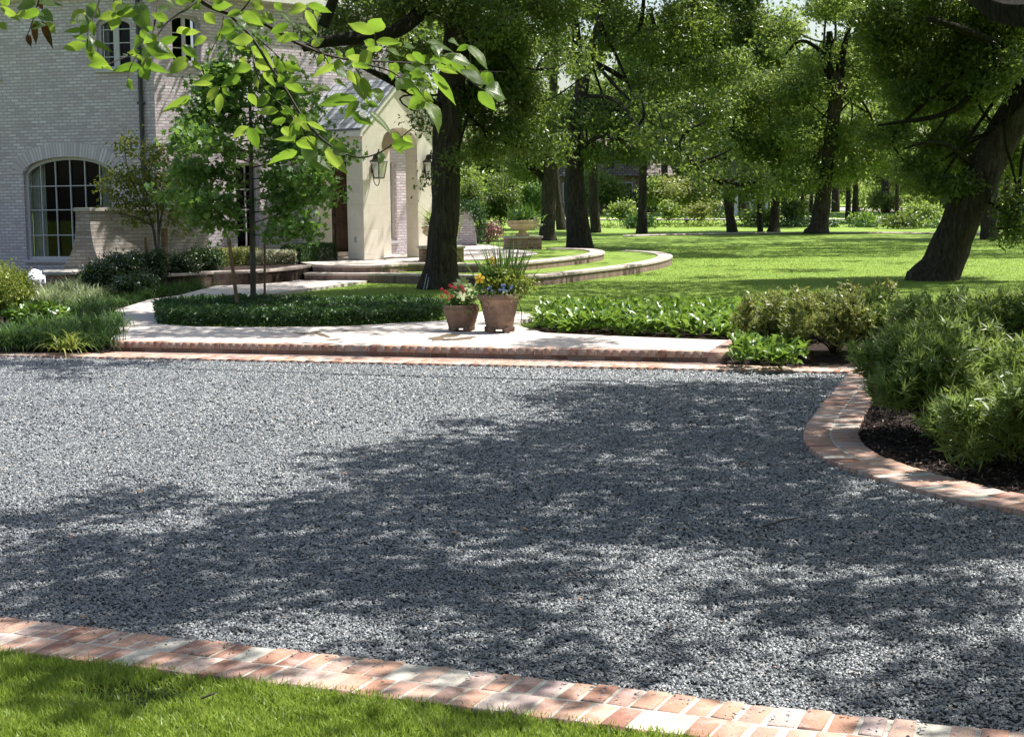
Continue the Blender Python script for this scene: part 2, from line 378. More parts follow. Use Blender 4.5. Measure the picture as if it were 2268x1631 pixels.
M['gold'] = leafmat('golden_leaf', [(0, (.10, .15, .02)), (.6, (.22, .28, .04)), (1, (.36, .36, .07))], (.45, .5, .08), .35)
M['grassblade'] = leafmat('grass_blade', [(0, (.11, .17, .025)), (.5, (.22, .31, .045)), (.85, (.31, .40, .075)), (.97, (.38, .44, .13)), (1, (.45, .40, .25))], (.48, .62, .08), .4, .45, .4)
M['red'] = leafmat('red_petal', [(0, (.45, .02, .05)), (1, (.65, .05, .1))], (.8, .1, .1), .3)
M['yellow'] = leafmat('yellow_petal', [(0, (.75, .5, .03)), (1, (.85, .62, .06))], (.9, .6, .1), .3)
M['blue'] = leafmat('blue_petal', [(0, (.15, .25, .65)), (1, (.3, .4, .8))], (.3, .4, .8), .3)
M['pinkleaf'] = leafmat('pink_tipped_leaf', [(0, (.06, .08, .04)), (.5, (.22, .18, .14)), (1, (.50, .12, .14))], (.5, .2, .2), .3)
M['whiteleaf'] = leafmat('cream_flower', [(0, (.10, .17, .05)), (.4, (.35, .36, .2)), (1, (.62, .58, .45))], (.6, .6, .4), .3)
M['calad'] = leafmat('mottled_leaf', [(0, (.13, .22, .06)), (.5, (.28, .36, .13)), (1, (.45, .50, .28))], (.45, .5, .2), .35)
M['dead'] = leafmat('fallen_dry_leaf', [(0, (.16, .07, .03)), (.5, (.35, .17, .08)), (1, (.45, .32, .16))], (.4, .2, .1), .15)
M['dead_dark'] = leafmat('withered_leaf', [(0, (.03, .012, .008)), (1, (.09, .035, .02))], (.12, .03, .01), .15)
M['lawnblade'] = leafmat('lawn_blade', [(0, (.15, .25, .035)), (.6, (.21, .32, .045)), (1, (.275, .37, .07))], (.42, .56, .07), .4, .6, .25)
# ---------------------------------------------------------------- leaf tools
TM = {}
TM['leaf'] = (np.array([(0, 0, 0), (.5, .45, .12), (0, 1, -.04), (-.5, .45, .12)]), np.array([(0, 1, 2), (0, 2, 3)]))
TM['oval'] = (np.array([(0, 0, 0), (.42, .25, .08), (.48, .6, .08), (0, 1, -.10), (-.48, .6, .08), (-.42, .25, .08), (0, .5, -.02)]),
              np.array([(0, 1, 6), (1, 2, 6), (2, 3, 6), (3, 4, 6), (4, 5, 6), (5, 0, 6)]))
mp = [(0, 0, 0), (.28, -.05, .05), (.55, .18, .0), (.27, .28, .03), (.52, .62, -.02), (.16, .58, .02), (0, 1, -.06), (-.16, .58, .02), (-.52, .62, -.02), (-.27, .28, .03), (-.55, .18, 0), (-.28, -.05, .05)]
TM['maple'] = (np.array(mp), np.array([(0, 1, 2), (0, 2, 3), (0, 3, 5), (3, 4, 5), (0, 5, 7), (5, 6, 7), (0, 7, 9), (7, 8, 9), (0, 9, 10), (0, 10, 11)]))
TM['oak'] = (np.array([(0, 0, 0), (.22, .3, .04), (.5, .55, 0), (.26, .62, .05), (.3, .95, -.05), (0, 1, 0), (-.3, .95, -.05), (-.26, .62, .05), (-.5, .55, 0), (-.22, .3, .04)]),
             np.array([(0, 1, 9), (1, 3, 9), (1, 2, 3), (9, 3, 7), (9, 7, 8), (3, 4, 5), (3, 5, 7), (7, 5, 6)]))
def strap(nseg=3, droop=.6):
    v = []; f = []
    for i in range(nseg+1):
        s = i/nseg; w = .5*(1-s**2.2)+.02
        y = math.sin(s*droop)/droop if droop else s; z = -(1-math.cos(s*droop))/max(droop, .01)
        v += [(-w, y, z), (w, y, z)]
    for i in range(nseg): a = 2*i; f += [(a, a+1, a+3), (a, a+3, a+2)]
    return np.array(v), np.array(f)
TM['blade'] = strap(2, .7); TM['arch'] = strap(4, 1.7); TM['stiff'] = strap(2, .2)
def unit(a): return a/(np.linalg.norm(a, axis=-1, keepdims=True)+1e-9)
def rdir(n, rng): return unit(rng.normal(size=(n, 3)))
def leaf_arr(P, A, Nn, L, W, tm):
    """positions, axis, normal, length, width -> verts, faces"""
    T, Fc = TM[tm]; A = unit(A); X = unit(np.cross(A, Nn)); Z = np.cross(X, A)
    n = len(P); L = np.broadcast_to(L, n)[:, None, None]; W = np.broadcast_to(W, n)[:, None, None]
    V = P[:, None, :] + X[:, None, :]*T[None, :, 0:1]*W + A[:, None, :]*T[None, :, 1:2]*L + Z[:, None, :]*T[None, :, 2:3]*L
    FF = Fc[None] + (np.arange(n)*len(T))[:, None, None]
    return V.reshape(-1, 3), FF.reshape(-1, 3), len(Fc)
def leaves(name, P, A, Nn, L, W, tm, mat, parent=None, rng=R, rnd=None, loc=None):
    V, Fc, k = leaf_arr(P, A, Nn, L, W, tm)
    if rnd is None: rnd = rng.random(len(P))
    return fast_mesh(name, V, Fc, mat, parent, rnd=np.repeat(rnd, k), loc=loc)
def blob_points(blobs, n, rng, shell=.55, floor=None):
    B = np.array(blobs, float); w = B[:, 3]*B[:, 4]*B[:, 5]; w = w**.75; w /= w.sum()
    i = rng.choice(len(B), n, p=w); d = rdir(n, rng)
    r = (shell + (1-shell)*rng.random(n))*(.85+.3*rng.random(n)); inner = rng.random(n) < .25; r[inner] *= rng.random(inner.sum())
    return B[i, :3] + d*B[i, 3:6]*r[:, None], d, i
def foliage(name, blobs, nclus, nleaf, crad, L, tm, mat, parent=None, seed=1, wr=.55, up=.5, shell=.5, zmin=None, outward=.5, rng=None, keep=None):
    rng = np.random.default_rng(seed)
    C, D, _ = blob_points(blobs, nclus, rng, shell)
    if keep is not None:
        k = keep(C+np.array(parent.location if parent is not None else (0, 0, 0)), rng); C, D = C[k], D[k]
    base = rng.random(len(C))*.68
    P = np.repeat(C, nleaf, 0) + rng.normal(size=(len(C)*nleaf, 3))*crad*np.array([1, 1, .7])
    n = len(P)
    Dn = np.repeat(D, nleaf, 0)
    Nn = unit(rdir(n, rng)*.6 + np.array([0, 0, up]) + Dn*.2 + np.repeat(rdir(len(C), rng), nleaf, 0)*.65)
    A = unit(rdir(n, rng) + Dn*outward + np.array([0, 0, -.25]))
    rr = np.clip(np.repeat(base, nleaf) + rng.random(n)*.32, 0, 1)
    if zmin is not None:
        k = P[:, 2] > zmin; P, A, Nn, rr = P[k], A[k], Nn[k], rr[k]; n = len(P)
    Ls = L*(.7+.6*rng.random(n))
    return leaves(name, P, A, Nn, Ls, Ls*wr, tm, mat, parent, rnd=rr)
HOLES = [(1195, 130, 24, 26), (1235, 168, 38, 34), (1258, 205, 24, 22), (1290, 60, 22, 20), (1340, 165, 34, 24), (1365, 140, 16, 26), (1405, 128, 10, 16), (1455, 160, 20, 10), (1500, 160, 12, 10), (1790, 80, 44, 24), (1760, 108, 30, 24), (1840, 60, 26, 14), (1885, 75, 20, 26), (1740, 46, 14, 10), (2010, 20, 26, 12), (1620, 40, 14, 12), (1690, 60, 10, 12), (1640, 96, 9, 8), (1900, 110, 16, 10), (1560, 62, 8, 12), (905, 75, 26, 24), (925, 40, 16, 16), (1075, 30, 16, 12)]
def airy(C, rng):
    """thin spots between the boughs where the crowns let the sky through"""
    x, y = proj(C); nz = np.array([mnoise.noise(Vector((a*.04, b*.04, 7.7))) for a, b in zip(x, y)]); k = np.ones(len(C), bool)
    for cx, cy, rx, ry in HOLES: k &= ~((((x-cx)/(rx*1.1+4))**2+((y-cy)/(ry*1.1+4))**2 < 1.3+nz*2.6) & (rng.random(len(C)) < .985))
    return k
def whorls(name, C, D, nl, L, W, mat, parent=None, seed=1, spread=1.0, tm='stiff', crad=.03):
    """tufts of leaves radiating from shoot tips"""
    rng = np.random.default_rng(seed); n = len(C)*nl
    P = np.repeat(C, nl, 0); Dn = np.repeat(unit(D), nl, 0)
    side = unit(np.cross(Dn, rdir(n, rng)))
    t = (.25 + rng.random(n)*.9)*spread
    A = unit(Dn*np.cos(t)[:, None] + side*np.sin(t)[:, None])
    Nn = unit(Dn*np.sin(t)[:, None] - side*np.cos(t)[:, None])
    Nn *= np.sign((Nn*Dn).sum(1, keepdims=True)+1e-6)
    P = P - Dn*(rng.random(n)*crad*3)[:, None]
    Ls = L*(.6+.7*rng.random(n)); rr = np.clip(np.repeat(rng.random(len(C))*.5, nl)+rng.random(n)*.5, 0, 1)
    return leaves(name, P, A, Nn, Ls, W*(.7+.6*rng.random(n)), tm, mat, parent, rnd=rr)
def stems(name, base, tips, r0, mat, parent=None, n=5, seed=1, bend=.3):
    rng = np.random.default_rng(seed); mb = MB()
    for tpt in tips:
        b = np.array(base) + np.append(rng.normal(size=2)*r0*3, 0)*0.6
        tpt = np.array(tpt); mid = b*.5+tpt*.5 + np.array([*(rng.normal(size=2)*bend*.2), bend*.2])
        mb.tube(smooth_path([b, mid, tpt], 1), [r0*.9]+[r0*.6]*2+[r0*.35]*2, n)
    return mb.build(name, mat, parent, smooth=True, uv=False)
# ---------------------------------------------------------------- laid bricks
def brick_run(name, path, rows, z, blen=.205, bw=.088, gap=.014, h=.07, jit=.006, seed=3, joint=.016, kind='structure', drop=.09, parent=None, label=None):
    """header bricks laid across a path; rows side by side to the path's left (+) ; real bricks over a mortar bed"""
    rng = np.random.default_rng(seed)
    p = np.asarray(path, float)[:, :2]; pitch = bw+gap
    q = resample(p, pitch); tan = unit(np.gradient(q, axis=0)); nor = np.stack([-tan[:, 1], tan[:, 0]], 1)
    V = []; Fc = []; rv = []
    fb = [(8, 9, 10, 11), (4, 5, 9, 8), (5, 6, 10, 9), (6, 7, 11, 10), (7, 4, 8, 11), (0, 1, 5, 4), (1, 2, 6, 5), (2, 3, 7, 6), (3, 0, 4, 7)]
    for r in range(rows):
        o0 = r*(blen+joint)
        sh = .5*pitch*(r % 2)*.6
        for i in range(len(q)):
            c = q[i] + tan[i]*sh; j = rng.normal(size=8)*jit*.5
            zz = z + rng.normal()*.003
            hb = bw/2*(1+rng.normal()*.03)
            base = len(V); e = .0042
            for (lev, ins) in ((z-drop, 0), (zz-e, 0), (zz, e)):
                for k, (a, b) in enumerate(((-1, 0), (1, 0), (1, 1), (-1, 1))):
                    al = a*(hb-ins) + j[k]; ac = o0 + (ins if b == 0 else blen-ins) + j[k+4]
                    xy = c + tan[i]*al + nor[i]*ac
                    V.append((xy[0], xy[1], lev))
            Fc += [tuple(base+t for t in f) for f in fb]; rv += [rng.random()]*9
    o = fast_mesh(name, V, Fc, M['edge'], parent, rnd=rv)
    bed = MB(); tot = rows*blen+(rows-1)*joint
    a = q + nor*.006; b = q + nor*(tot-.006)
    n = len(q)
    vs = [(x, y, z-.0035) for x, y in a] + [(x, y, z-.0035) for x, y in b] + [(x, y, z-drop) for x, y in a] + [(x, y, z-drop) for x, y in b]
    fs = [(i, i+1, n+i+1, n+i) for i in range(n-1)] + [(2*n+i, 2*n+i+1, i+1, i) for i in range(n-1)] + [(n+i, n+i+1, 3*n+i+1, 3*n+i) for i in range(n-1)]
    ob = bed.add(vs, fs).build('mortar_bed', M['mortar'], o)
    if kind and parent is None: o['kind'] = kind
    if label: o['label'] = label
    return o
def ribbon_wall(name, outer, width, z0, z1, capmat, sidemat, label=None, cat='wall', cap=.0, parent=None):
    """low wall following a plan path: sides with brick, cap on top"""
    q = resample(outer, .25); tan = unit(np.gradient(q, axis=0)); nor = np.stack([-tan[:, 1], tan[:, 0]], 1)
    inn = q + nor*width; n = len(q); s = np.r_[0, np.cumsum(np.linalg.norm(np.diff(q, axis=0), axis=1))]
    root = MB()
    def strip(A, za, B, zb, t=0):
        vs = [(x, y, za) for x, y in A] + [(x, y, zb) for x, y in B]
        fs = [(i, i+1, n+i+1, n+i) for i in range(n-1)]
        uvs = [((s[i], 0), (s[i+1], 0), (s[i+1], max(abs(zb-za), t)), (s[i], max(abs(zb-za), t))) for i in range(n-1)]
        return vs, fs, uvs
    ct = .055
    for X, rev in ((q, 0), (inn, 1)):
        v, f, u = strip(X, z0, X, z1-ct)
        root.add(v, [tuple(reversed(a)) for a in f] if rev else f, [tuple(reversed(a)) for a in u] if rev else u)
    for i in (0, n-1):
        root.add([(*q[i], z0), (*inn[i], z0), (*inn[i], z1-ct), (*q[i], z1-ct)], [(0, 1, 2, 3)])
    o = root.build(name, sidemat, parent)
    c = MB(); e = .02; q2 = q-nor*e; i2 = inn+nor*e
    b_ = .01
    v, f, u = strip(q2, z1-ct, q2, z1-b_); c.add(v, f, u)
    v, f, u = strip(q2, z1-b_, q2+nor*b_, z1); c.add(v, f, [tuple((a, b+.0) for a, b in w) for w in u])
    v, f, u = strip(q2+nor*b_, z1, i2, z1, width+2*e); c.add(v, f, u)
    v, f, u = strip(i2, z1-ct, i2, z1); c.add(v, [tuple(reversed(a)) for a in f], [tuple(reversed(a)) for a in u])
    for i in (0, n-1): c.add([(*q2[i], z1-ct), (*i2[i], z1-ct), (*i2[i], z1), (*q2[i], z1)], [(0, 1, 2, 3)])
    c.build('coping', capmat, o)
    if parent is None: tag(o, label, cat)
    return o
def flat_poly(name, pts, z, mat, kind='structure', label=None, thick=None, parent=None):
    mb = MB(); pts = [tuple(p[:2]) for p in pts]
    if thick: mb.prism(pts, z-thick, z)
    else: mb.add([(x, y, z) for x, y in pts], [tuple(range(len(pts)))])
    # orientation up
    o = mb.build(name, mat, parent)
    import bmesh
    bm = bmesh.new(); bm.from_mesh(o.data)
    if thick: bmesh.ops.recalc_face_normals(bm, faces=bm.faces)
    else:
        for f in bm.faces:
            if f.normal.z < 0: f.normal_flip()
    bm.to_mesh(o.data); bm.free()
    if kind: o['kind'] = kind
    if label: o['label'] = label
    return o
# ================================================================ GROUND
BK = [at(0, 777, .03), at(567, 784.5, .03), at(1063, 793.5, .03), at(1683, 807, .03), at(1890, 813, .03)]   # far edge of the back edging
bk0, bk1 = BK[0], BK[4]; bdir = unit(bk1-bk0); BKL = bk0 - bdir*14; BKR = bk1 + bdir*30
def back_y(x): return bk0[1] + (x-bk0[0])*bdir[1]/bdir[0]
g = MB()
yl = lambda x: back_y(x)
xs = [-400, -60, -30, -14, -6.5, 3.6, 12, 40, 400]
rows = []
ysf = [-60, 0]
def gv(x, k):
    base = back_y(max(-30, min(30, x)))
    return [(x, -60, -.05), (x, base+.5, -.05), (x, base+.52, LAWN-.03)] [k]
ylist = [24, 40, 60, 78, 100, 130, 158, 260, 900]
vs = []; fs = []
nx = len(xs); nr = 3+len(ylist)
for x in xs:
    for k in range(3): vs.append(gv(x, k))
    for Y in ylist: 
        vs.append((x, Y if Y > 35 or abs(x) < 15 else max(Y, back_y(max(-30, min(30, x)))+2+Y*.05), float(gz(Y))-.03 if Y < 78 else float(gz(Y))-.03))
for i in range(nx-1):
    for k in range(nr-1):
        a = i*nr+k; b = (i+1)*nr+k; fs.append((a, b, b+1, a+1))
ground = g.add(vs, fs).build('ground', M['lawn']); ground['kind'] = 'structure'; ground['label'] = 'wide green lawn running back under the trees'
# right edging curve (outer = gravel side)
ro = [(1884.5, 819.7), (1857, 851), (1825, 889), (1795, 925), (1779, 950), (1777, 966), (1787, 988), (1819, 1011), (1860, 1029), (1914, 1047), (1982, 1068), (2037, 1083), (2118, 1104), (2267, 1131), (2500, 1168), (2900, 1225)]
RO = smooth_path([at(x, y, .03)[:2] for x, y in ro], 2)
# front edging (outer = gravel side)
fr = [(-700, 1290), (0, 1364.6), (250, 1393), (562, 1428), (886, 1464), (1120, 1491), (1417, 1525), (1750, 1567), (2267, 1619), (3000, 1695)]
FR = np.array([at(x, y, .03)[:2] for x, y in fr])
GP = [tuple(p) for p in FR] + [tuple(p) for p in RO[::-1]] + [tuple((bk1-bdir*.2)[:2]), tuple((bk0-bdir*8)[:2])]
flat_poly('gravel_court', GP, -.012, M['gravelbed'], label='grey slate gravel forecourt')
brick_run('brick_edging', FR[::-1], 2, .03, seed=5, label='double row of old red bricks between gravel and near grass')
brick_run('brick_edging', RO, 2, .034, seed=6, label='curving double row of bricks round the right planting bed')
brick_run('brick_edging', np.array([(bk1+bdir*.5)[:2], (bk0-bdir*8)[:2]]) , 2, .03, seed=7, label='brick band at the foot of the raised walk')
# ---- gravel chips
def to_frame(P, mx=140, my=60):
    x, y = proj(P); return (x > -mx) & (x < 2267+mx) & (y > -my) & (y < 1631+my)
rng = np.random.default_rng(11)
gp = np.array(GP); 
def scatter(poly, per_m2, rng, x0, x1, y0, y1):
    n = int((x1-x0)*(y1-y0)*per_m2); P = np.stack([rng.uniform(x0, x1, n), rng.uniform(y0, y1, n), np.zeros(n)], 1)
    return P[in_poly(P, poly)]
GS = []
for (ya, yb, d, s) in ((5.4, 8.5, 7200, .72), (8.5, 13.0, 4600, .88), (13.0, 20.5, 2500, 1.15)):
    P = scatter(GP, d, rng, -8.5, 8.5, ya, yb); P = P[to_frame(P, 800, 120)]
    GS.append((P, np.full(len(P), s)))
fq_ = resample(FR, .1); fi_ = rng.integers(0, len(fq_)-1, 260); ft_ = unit(fq_[fi_+1]-fq_[fi_]); fo_ = np.abs(rng.normal(size=260))*.10; fp_ = fq_[fi_]+rng.random((260, 1))*.1*ft_+np.stack([ft_[:, 1], -ft_[:, 0]], 1)*fo_[:, None]
GS.append((np.column_stack([fp_, np.full(260, .043)]), np.full(260, .7)))
P = np.concatenate([a for a, b in GS]); S = np.concatenate([b for a, b in GS]); n = len(P)
octv = np.array([(1, 0, 0), (0, 1, 0), (-1, 0, 0), (0, -1, 0), (.1, 0, 1), (0, 0, -1)]); octf = np.array([(0, 1, 4), (1, 2, 4), (2, 3, 4), (3, 0, 4)])
octv = np.array([(1, .15, 0), (.35, 1, 0), (-.9, .5, 0), (-.7, -.6, 0), (.5, -.9, 0), (.45, .1, 1), (-.35, -.05, .85)])
octf = np.array([(0, 1, 5), (1, 2, 6), (1, 6, 5), (2, 3, 6), (3, 4, 6), (4, 5, 6), (4, 0, 5)])
sc = np.stack([.0125*(.6+.9*rng.random(n)), .0075*(.6+.8*rng.random(n)), .0050*(.6+1.2*rng.random(n))], 1)*S[:, None]
a = rng.uniform(0, 6.283, n); ti = rng.normal(size=n)*.32; tj = rng.normal(size=n)*.32
V = octv[None]*sc[:, None, :]*(1+.25*rng.normal(size=(n, len(octv), 3)))
x = V[..., 0]*np.cos(ti)[:, None]-V[..., 2]*np.sin(ti)[:, None]; z = V[..., 0]*np.sin(ti)[:, None]+V[..., 2]*np.cos(ti)[:, None]
y = V[..., 1]*np.cos(tj)[:, None]-z*np.sin(tj)[:, None]; z = V[..., 1]*np.sin(tj)[:, None]+z*np.cos(tj)[:, None]
X = x*np.cos(a)[:, None]-y*np.sin(a)[:, None]; Y = x*np.sin(a)[:, None]+y*np.cos(a)[:, None]
hz = -.008 + .012*rng.random(n)
V = np.stack([X+P[:, 0:1], Y+P[:, 1:2], z+hz[:, None]+P[:, 2:3]], -1)
FF = octf[None]+(np.arange(n)*len(octv))[:, None, None]
o = fast_mesh('gravel', V.reshape(-1, 3), FF.reshape(-1, 3), M['chip'], rnd=np.repeat(rng.random(n), len(octf)))
o['kind'] = 'stuff'; o['label'] = 'loose blue grey slate chips of the forecourt'
print('gravel', n)
# ---- near lawn with blades
q = resample(FR, .2); tn = unit(np.gradient(q, axis=0)); nn = np.stack([tn[:, 1], -tn[:, 0]], 1)
inner = q + nn*(.205*2+.016)
NL = [tuple(p) for p in inner] + [(5, 2.5), (-5, 2.5)]
flat_poly('near_lawn', NL, .002, M['turfbase'], label='soil and thatch under the near grass')
P = scatter([(p[0], p[1]) for p in (list(q+nn*.40) + [(5, 3.5), (-5, 3.5)])], 19000, rng, -3.2, 3.0, 4.4, 7.6)
P = P[to_frame(P, 150, 110)]
cl = np.array([mnoise.noise(Vector((p[0]*4.5, p[1]*4.5, 3.1))) for p in P])
# a worn patch
wp = at(300, 1535)[:2]; dd = np.hypot((P[:, 0]-wp[0])/.34, (P[:, 1]-wp[1])/.22); P = P[(rng.random(len(P)) < np.clip(dd-.25+cl*.6, .12, 1))]
cl = np.array([mnoise.noise(Vector((p[0]*4.5, p[1]*4.5, 3.1))) for p in P]); n = len(P)
A = unit(np.stack([rng.normal(size=n)*.55, rng.normal(size=n)*.55, np.ones(n)], 1)); Nn = rdir(n, rng)
L = (.030+.028*rng.random(n))*(1+.5*cl); P[:, 2] = 0
o = leaves('grass', P, A, Nn, L, .0044+.0034*rng.random(n), 'blade', M['grassblade'], rnd=np.clip(rng.random(n)*.8+cl*.35+.08, 0, 1)); o['kind'] = 'stuff'; o['label'] = 'near mown grass blades along the brick edging'
print('blades', n)
# ---- mid lawn tufts (gives the mown lawn its grain)
def back_edge(P): return P[:, 1] > np.array([back_y(v) for v in P[:, 0]])+1.1
n0 = 170000; Y = 19.5+40*rng.random(n0)**1.9; X = (rng.random(n0)*2-1)*(Y*.34+1.0); P = np.stack([X, Y, np.full(n0, LAWN-.03)], 1)
MIDP = P
# ---- raised walk
WZ = .14
wk = [(206, 755), (567, 762), (1063, 770.6), (1607, 779), (1648, 753.5), (1419, 746), (1300, 741), (1206, 736.5), (1168, 727), (1135, 716), (1165, 706), (1203, 697), (1150, 690), (1080, 688), (1020, 697), (985, 709), (767, 722), (567, 724), (420, 722), (349, 717), (345, 704), (372, 694), (450, 680), (567, 655), (817, 620.5), (817, 618), (674, 616), (567, 626.5), (484, 630.5), (399, 653), (330, 663), (251, 688), (259, 712), (269, 738)]
WK = [at(x, y, WZ)[:2] for x, y in wk]
fd0 = unit(WK[3]-WK[0]); fn0 = np.array([-fd0[1], fd0[0]])
WK2 = list(WK)
for i_ in range(4): WK2[i_] = WK[i_]+fn0*.19
WK2[3] = WK2[3]-fd0*.16; WK2[4] = WK2[4]-fd0*.19
flat_poly('walkway', WK2, WZ, M['paver'], label='pale brick walk stepping up from the gravel', thick=.10)
fe = np.array([at(x, y, WZ)[:2] for x, y in ((206, 755), (567, 762), (1063, 770.6), (1607, 779))])
e0 = fe[0]; fd = unit(fe[3]-fe[0])
# stepped front: rowlock nosing over one stretcher course
brick_run('step_nosing', np.array([fe[0]-fd*.02+np.array([-fd[1], fd[0]])*0.0, fe[3]])+np.array([-(-fd[1]), -fd[0]])*.0, 1, WZ+.004, blen=.20, bw=.092, seed=8, drop=.075, label='rowlock brick nosing of the walk step')
rside = np.array([at(1607, 779, WZ)[:2], at(1648, 753.5, WZ)[:2]])
fn = np.array([-fd[1], fd[0]])
mb = MB(); a = fe[0]+fn*.025; b = fe[3]+fn*.025-fd*.0
L_ = np.linalg.norm(b-a)
mb.add([(*a, -.01), (*b, -.01), (*b, WZ-.07), (*a, WZ-.07), (*(a+fn*.1), -.01), (*(b+fn*.1), -.01), (*(b+fn*.1), WZ-.07), (*(a+fn*.1), WZ-.07)], [(0, 1, 2, 3), (4, 0, 3, 7), (1, 5, 6, 2)],
       [((0, .006), (L_, .006), (L_, .074), (0, .074)), ((0, 0), (.1, 0), (.1, .07), (0, .07)), ((0, 0), (.1, 0), (.1, .07), (0, .07))])
o = mb.build('step_riser', M['oldbrick']); o['kind'] = 'structure'; o['label'] = 'brick riser under the walk nosing'
brick_run('step_nosing', rside[::1]-0*fn, 1, WZ+.004, blen=.20, bw=.092, seed=9, drop=.13, label='brick end of the walk beside the right shrubs')
xa_, xb_ = fe[0][0]-.02, fe[3][0]+.1
mb = MB(); mb.add([(xa_, back_y(xa_)+.005, .014), (xb_, back_y(xb_)+.005, .014), (xb_, back_y(xb_)+.49, .014), (xa_, back_y(xa_)+.49, .014)], [(0, 1, 2, 3)]); o = mb.build('step_footing', M['oldbrick']); o['kind'] = 'structure'; o['label'] = 'brick footing between the edging and the walk step'
# ---- mulch beds
inn = RO + 0; tn = unit(np.gradient(RO, axis=0)); inn = RO + np.stack([-tn[:, 1], tn[:, 0]], 1)*(.205*2+.016)
bedR = [tuple(p) for p in inn] + [(14, 9), (14, 26), tuple(at(2200, 700, .1)[:2]), tuple(at(1700, 690, .1)[:2]), tuple(at(1640, 752, .1)[:2]), tuple(at(1612, 790, .1)[:2]), (bk1[0]-1.2, back_y(bk1[0]-1.2)+.03), (bk1[0]+.2, back_y(bk1[0]+.2)+.0)]
front = [tuple(p) for p in inn] + [(14, 6.5), (14, back_y(14)+.0), (bk1[0]+.25, back_y(bk1[0]+.25))]
flat_poly('mulch_bed', front, .012, M['mulch'], label='dark mulch inside the curving brick edging')
back = [(bk0[0]-9, back_y(bk0[0]-9)+.02)]
b2 = [(bk1[0]-1.35, back_y(bk1[0]-1.35)+.5), (14, back_y(14)+.5), (14, 26), tuple(at(2200, 705, .11)[:2]), tuple(at(1700, 700, .11)[:2]), tuple(at(1225, 700, .11)[:2]), tuple(at(1170, 730, .11)[:2]), tuple(at(1640, 775, .11)[:2])]
flat_poly('mulch_bed', b2, LAWN-.018, M['mulch'], label='dark mulch under the shrubs behind the gravel corner', thick=.12)
bL = [(bk0[0]-8, back_y(bk0[0]-8)+.5), (at(209, 778, .11)[0], back_y(at(209, 778, .11)[0])+.5), tuple(at(268, 738, .11)[:2]), tuple(at(253, 690, .11)[:2]), tuple(at(330, 664, .11)[:2]), tuple(at(484, 632, .11)[:2]), tuple(at(560, 590, .11)[:2]), tuple(at(200, 588, .11)[:2]), (-22, 40)]
flat_poly('planting_bed', bL, LAWN-.012, M['mulch'], label='soil of the left planting bed by the house', thick=.12)
for xa_, xb_, lb_ in ((bk0[0]-8, at(209, 778, .11)[0]-.02, 'sloping soil edge left of the walk'), (bk1[0]-1.33, 14, 'sloping mulch edge right of the walk')):
    mb = MB(); mb.add([(xa_, back_y(xa_)+.01, .012), (xb_, back_y(xb_)+.01, .012), (xb_, back_y(xb_)+.52, LAWN-.004), (xa_, back_y(xa_)+.52, LAWN-.004)], [(0, 1, 2, 3)]); o = mb.build('bed_edge', M['mulch']); o['kind'] = 'structure'; o['label'] = lb_
# mulch chips, near ones real
P = scatter(front, 900, rng, 1.5, 7, 9, 18); P = P[to_frame(P, 100, 50)]; n = len(P); P[:, 2] = .018+.012*rng.random(n)
A = unit(np.stack([rng.normal(size=n), rng.normal(size=n), rng.normal(size=n)*.35], 1)); Nn = unit(np.array([0, 0, 1.])+.5*rng.normal(size=(n, 3)))
o = leaves('mulch', P, A, Nn, .03+.04*rng.random(n), .014, 'leaf', M['mchip'], rnd=rng.random(n)); o['kind'] = 'stuff'; o['label'] = 'shredded bark mulch in the right bed'
# ---- terrace and its curved walls
T1 = [(674, 604.5), (822, 604.5), (939, 606.5), (1060, 611), (1181, 612), (1310, 597.5), (1392, 588), (1460, 577), (1486, 569), (1489, 564), (1468, 558), (1432, 555), (1385, 554)]
T2 = [(692, 586.5), (837, 588), (890, 583), (943, 582), (1011, 583.5), (1056, 585), (1159, 581), (1255, 571.5), (1309, 564.5), (1338, 559.5), (1337, 554), (1309, 550), (1227, 549)]
Z1, Z2 = .30, .46
P1 = smooth_path([at(x, y, Z1)[:2] for x, y in T1], 2); P2 = smooth_path([at(x, y, Z2)[:2] for x, y in T2], 2)
ribbon_wall('low_curved_wall', P1, .36, LAWN-.05, Z1, M['capbrick'], M['darkbrick'], 'lower, wider curved brick kerb wall around the terrace lawn', 'low wall')
ribbon_wall('low_curved_wall', P2, .36, LAWN-.05, Z2, M['capbrick'], M['darkbrick'], 'upper, inner curved brick kerb wall carrying the terrace', 'low wall')
flat_poly('terrace_lawn', [tuple(p) for p in P1] + [(-2, 58), (-8, 50)], Z1-.03, M['lawn'], label='grass ring between the two curved walls')
flat_poly('terrace_lawn', [tuple(p) for p in P2] + [(-2, 56), (-8, 50)], Z2-.03, M['lawn'], label='grass edge of the upper terrace')
TP = [(700, 584.5), (837, 586), (888, 581), (943, 579), (1024, 574), (1091, 573), (1150, 568), (1191, 561), (1180, 556), (1130, 550), (1080, 541), (1000, 540), (900, 542), (640, 556), (560, 566)]
flat_poly('terrace', [at(x, y, Z2)[:2] for x, y in TP], Z2-.012, M['paver'], label='pale brick entrance terrace')
# bed behind retaining wall
rw = [at(370, 607, .44)[:2], at(474, 601, .44)[:2], at(567, 598.5, .44)[:2], at(640, 593, .44)[:2], at(694, 586, .44)[:2]]
flat_poly('terrace_bed', [tuple(p) for p in rw]+[(-4.4, 39.6), (-6.2, 39.7), (-8.4, 37.5)], .40, M['mulch'], label='raised bed behind the brick retaining wall', thick=.3)
ribbon_wall('retaining_wall', rw, .3, LAWN-.05, .44, M['capbrick'], M['darkbrick'], 'low brick retaining wall left of the terrace steps, flowers above', 'retaining wall')
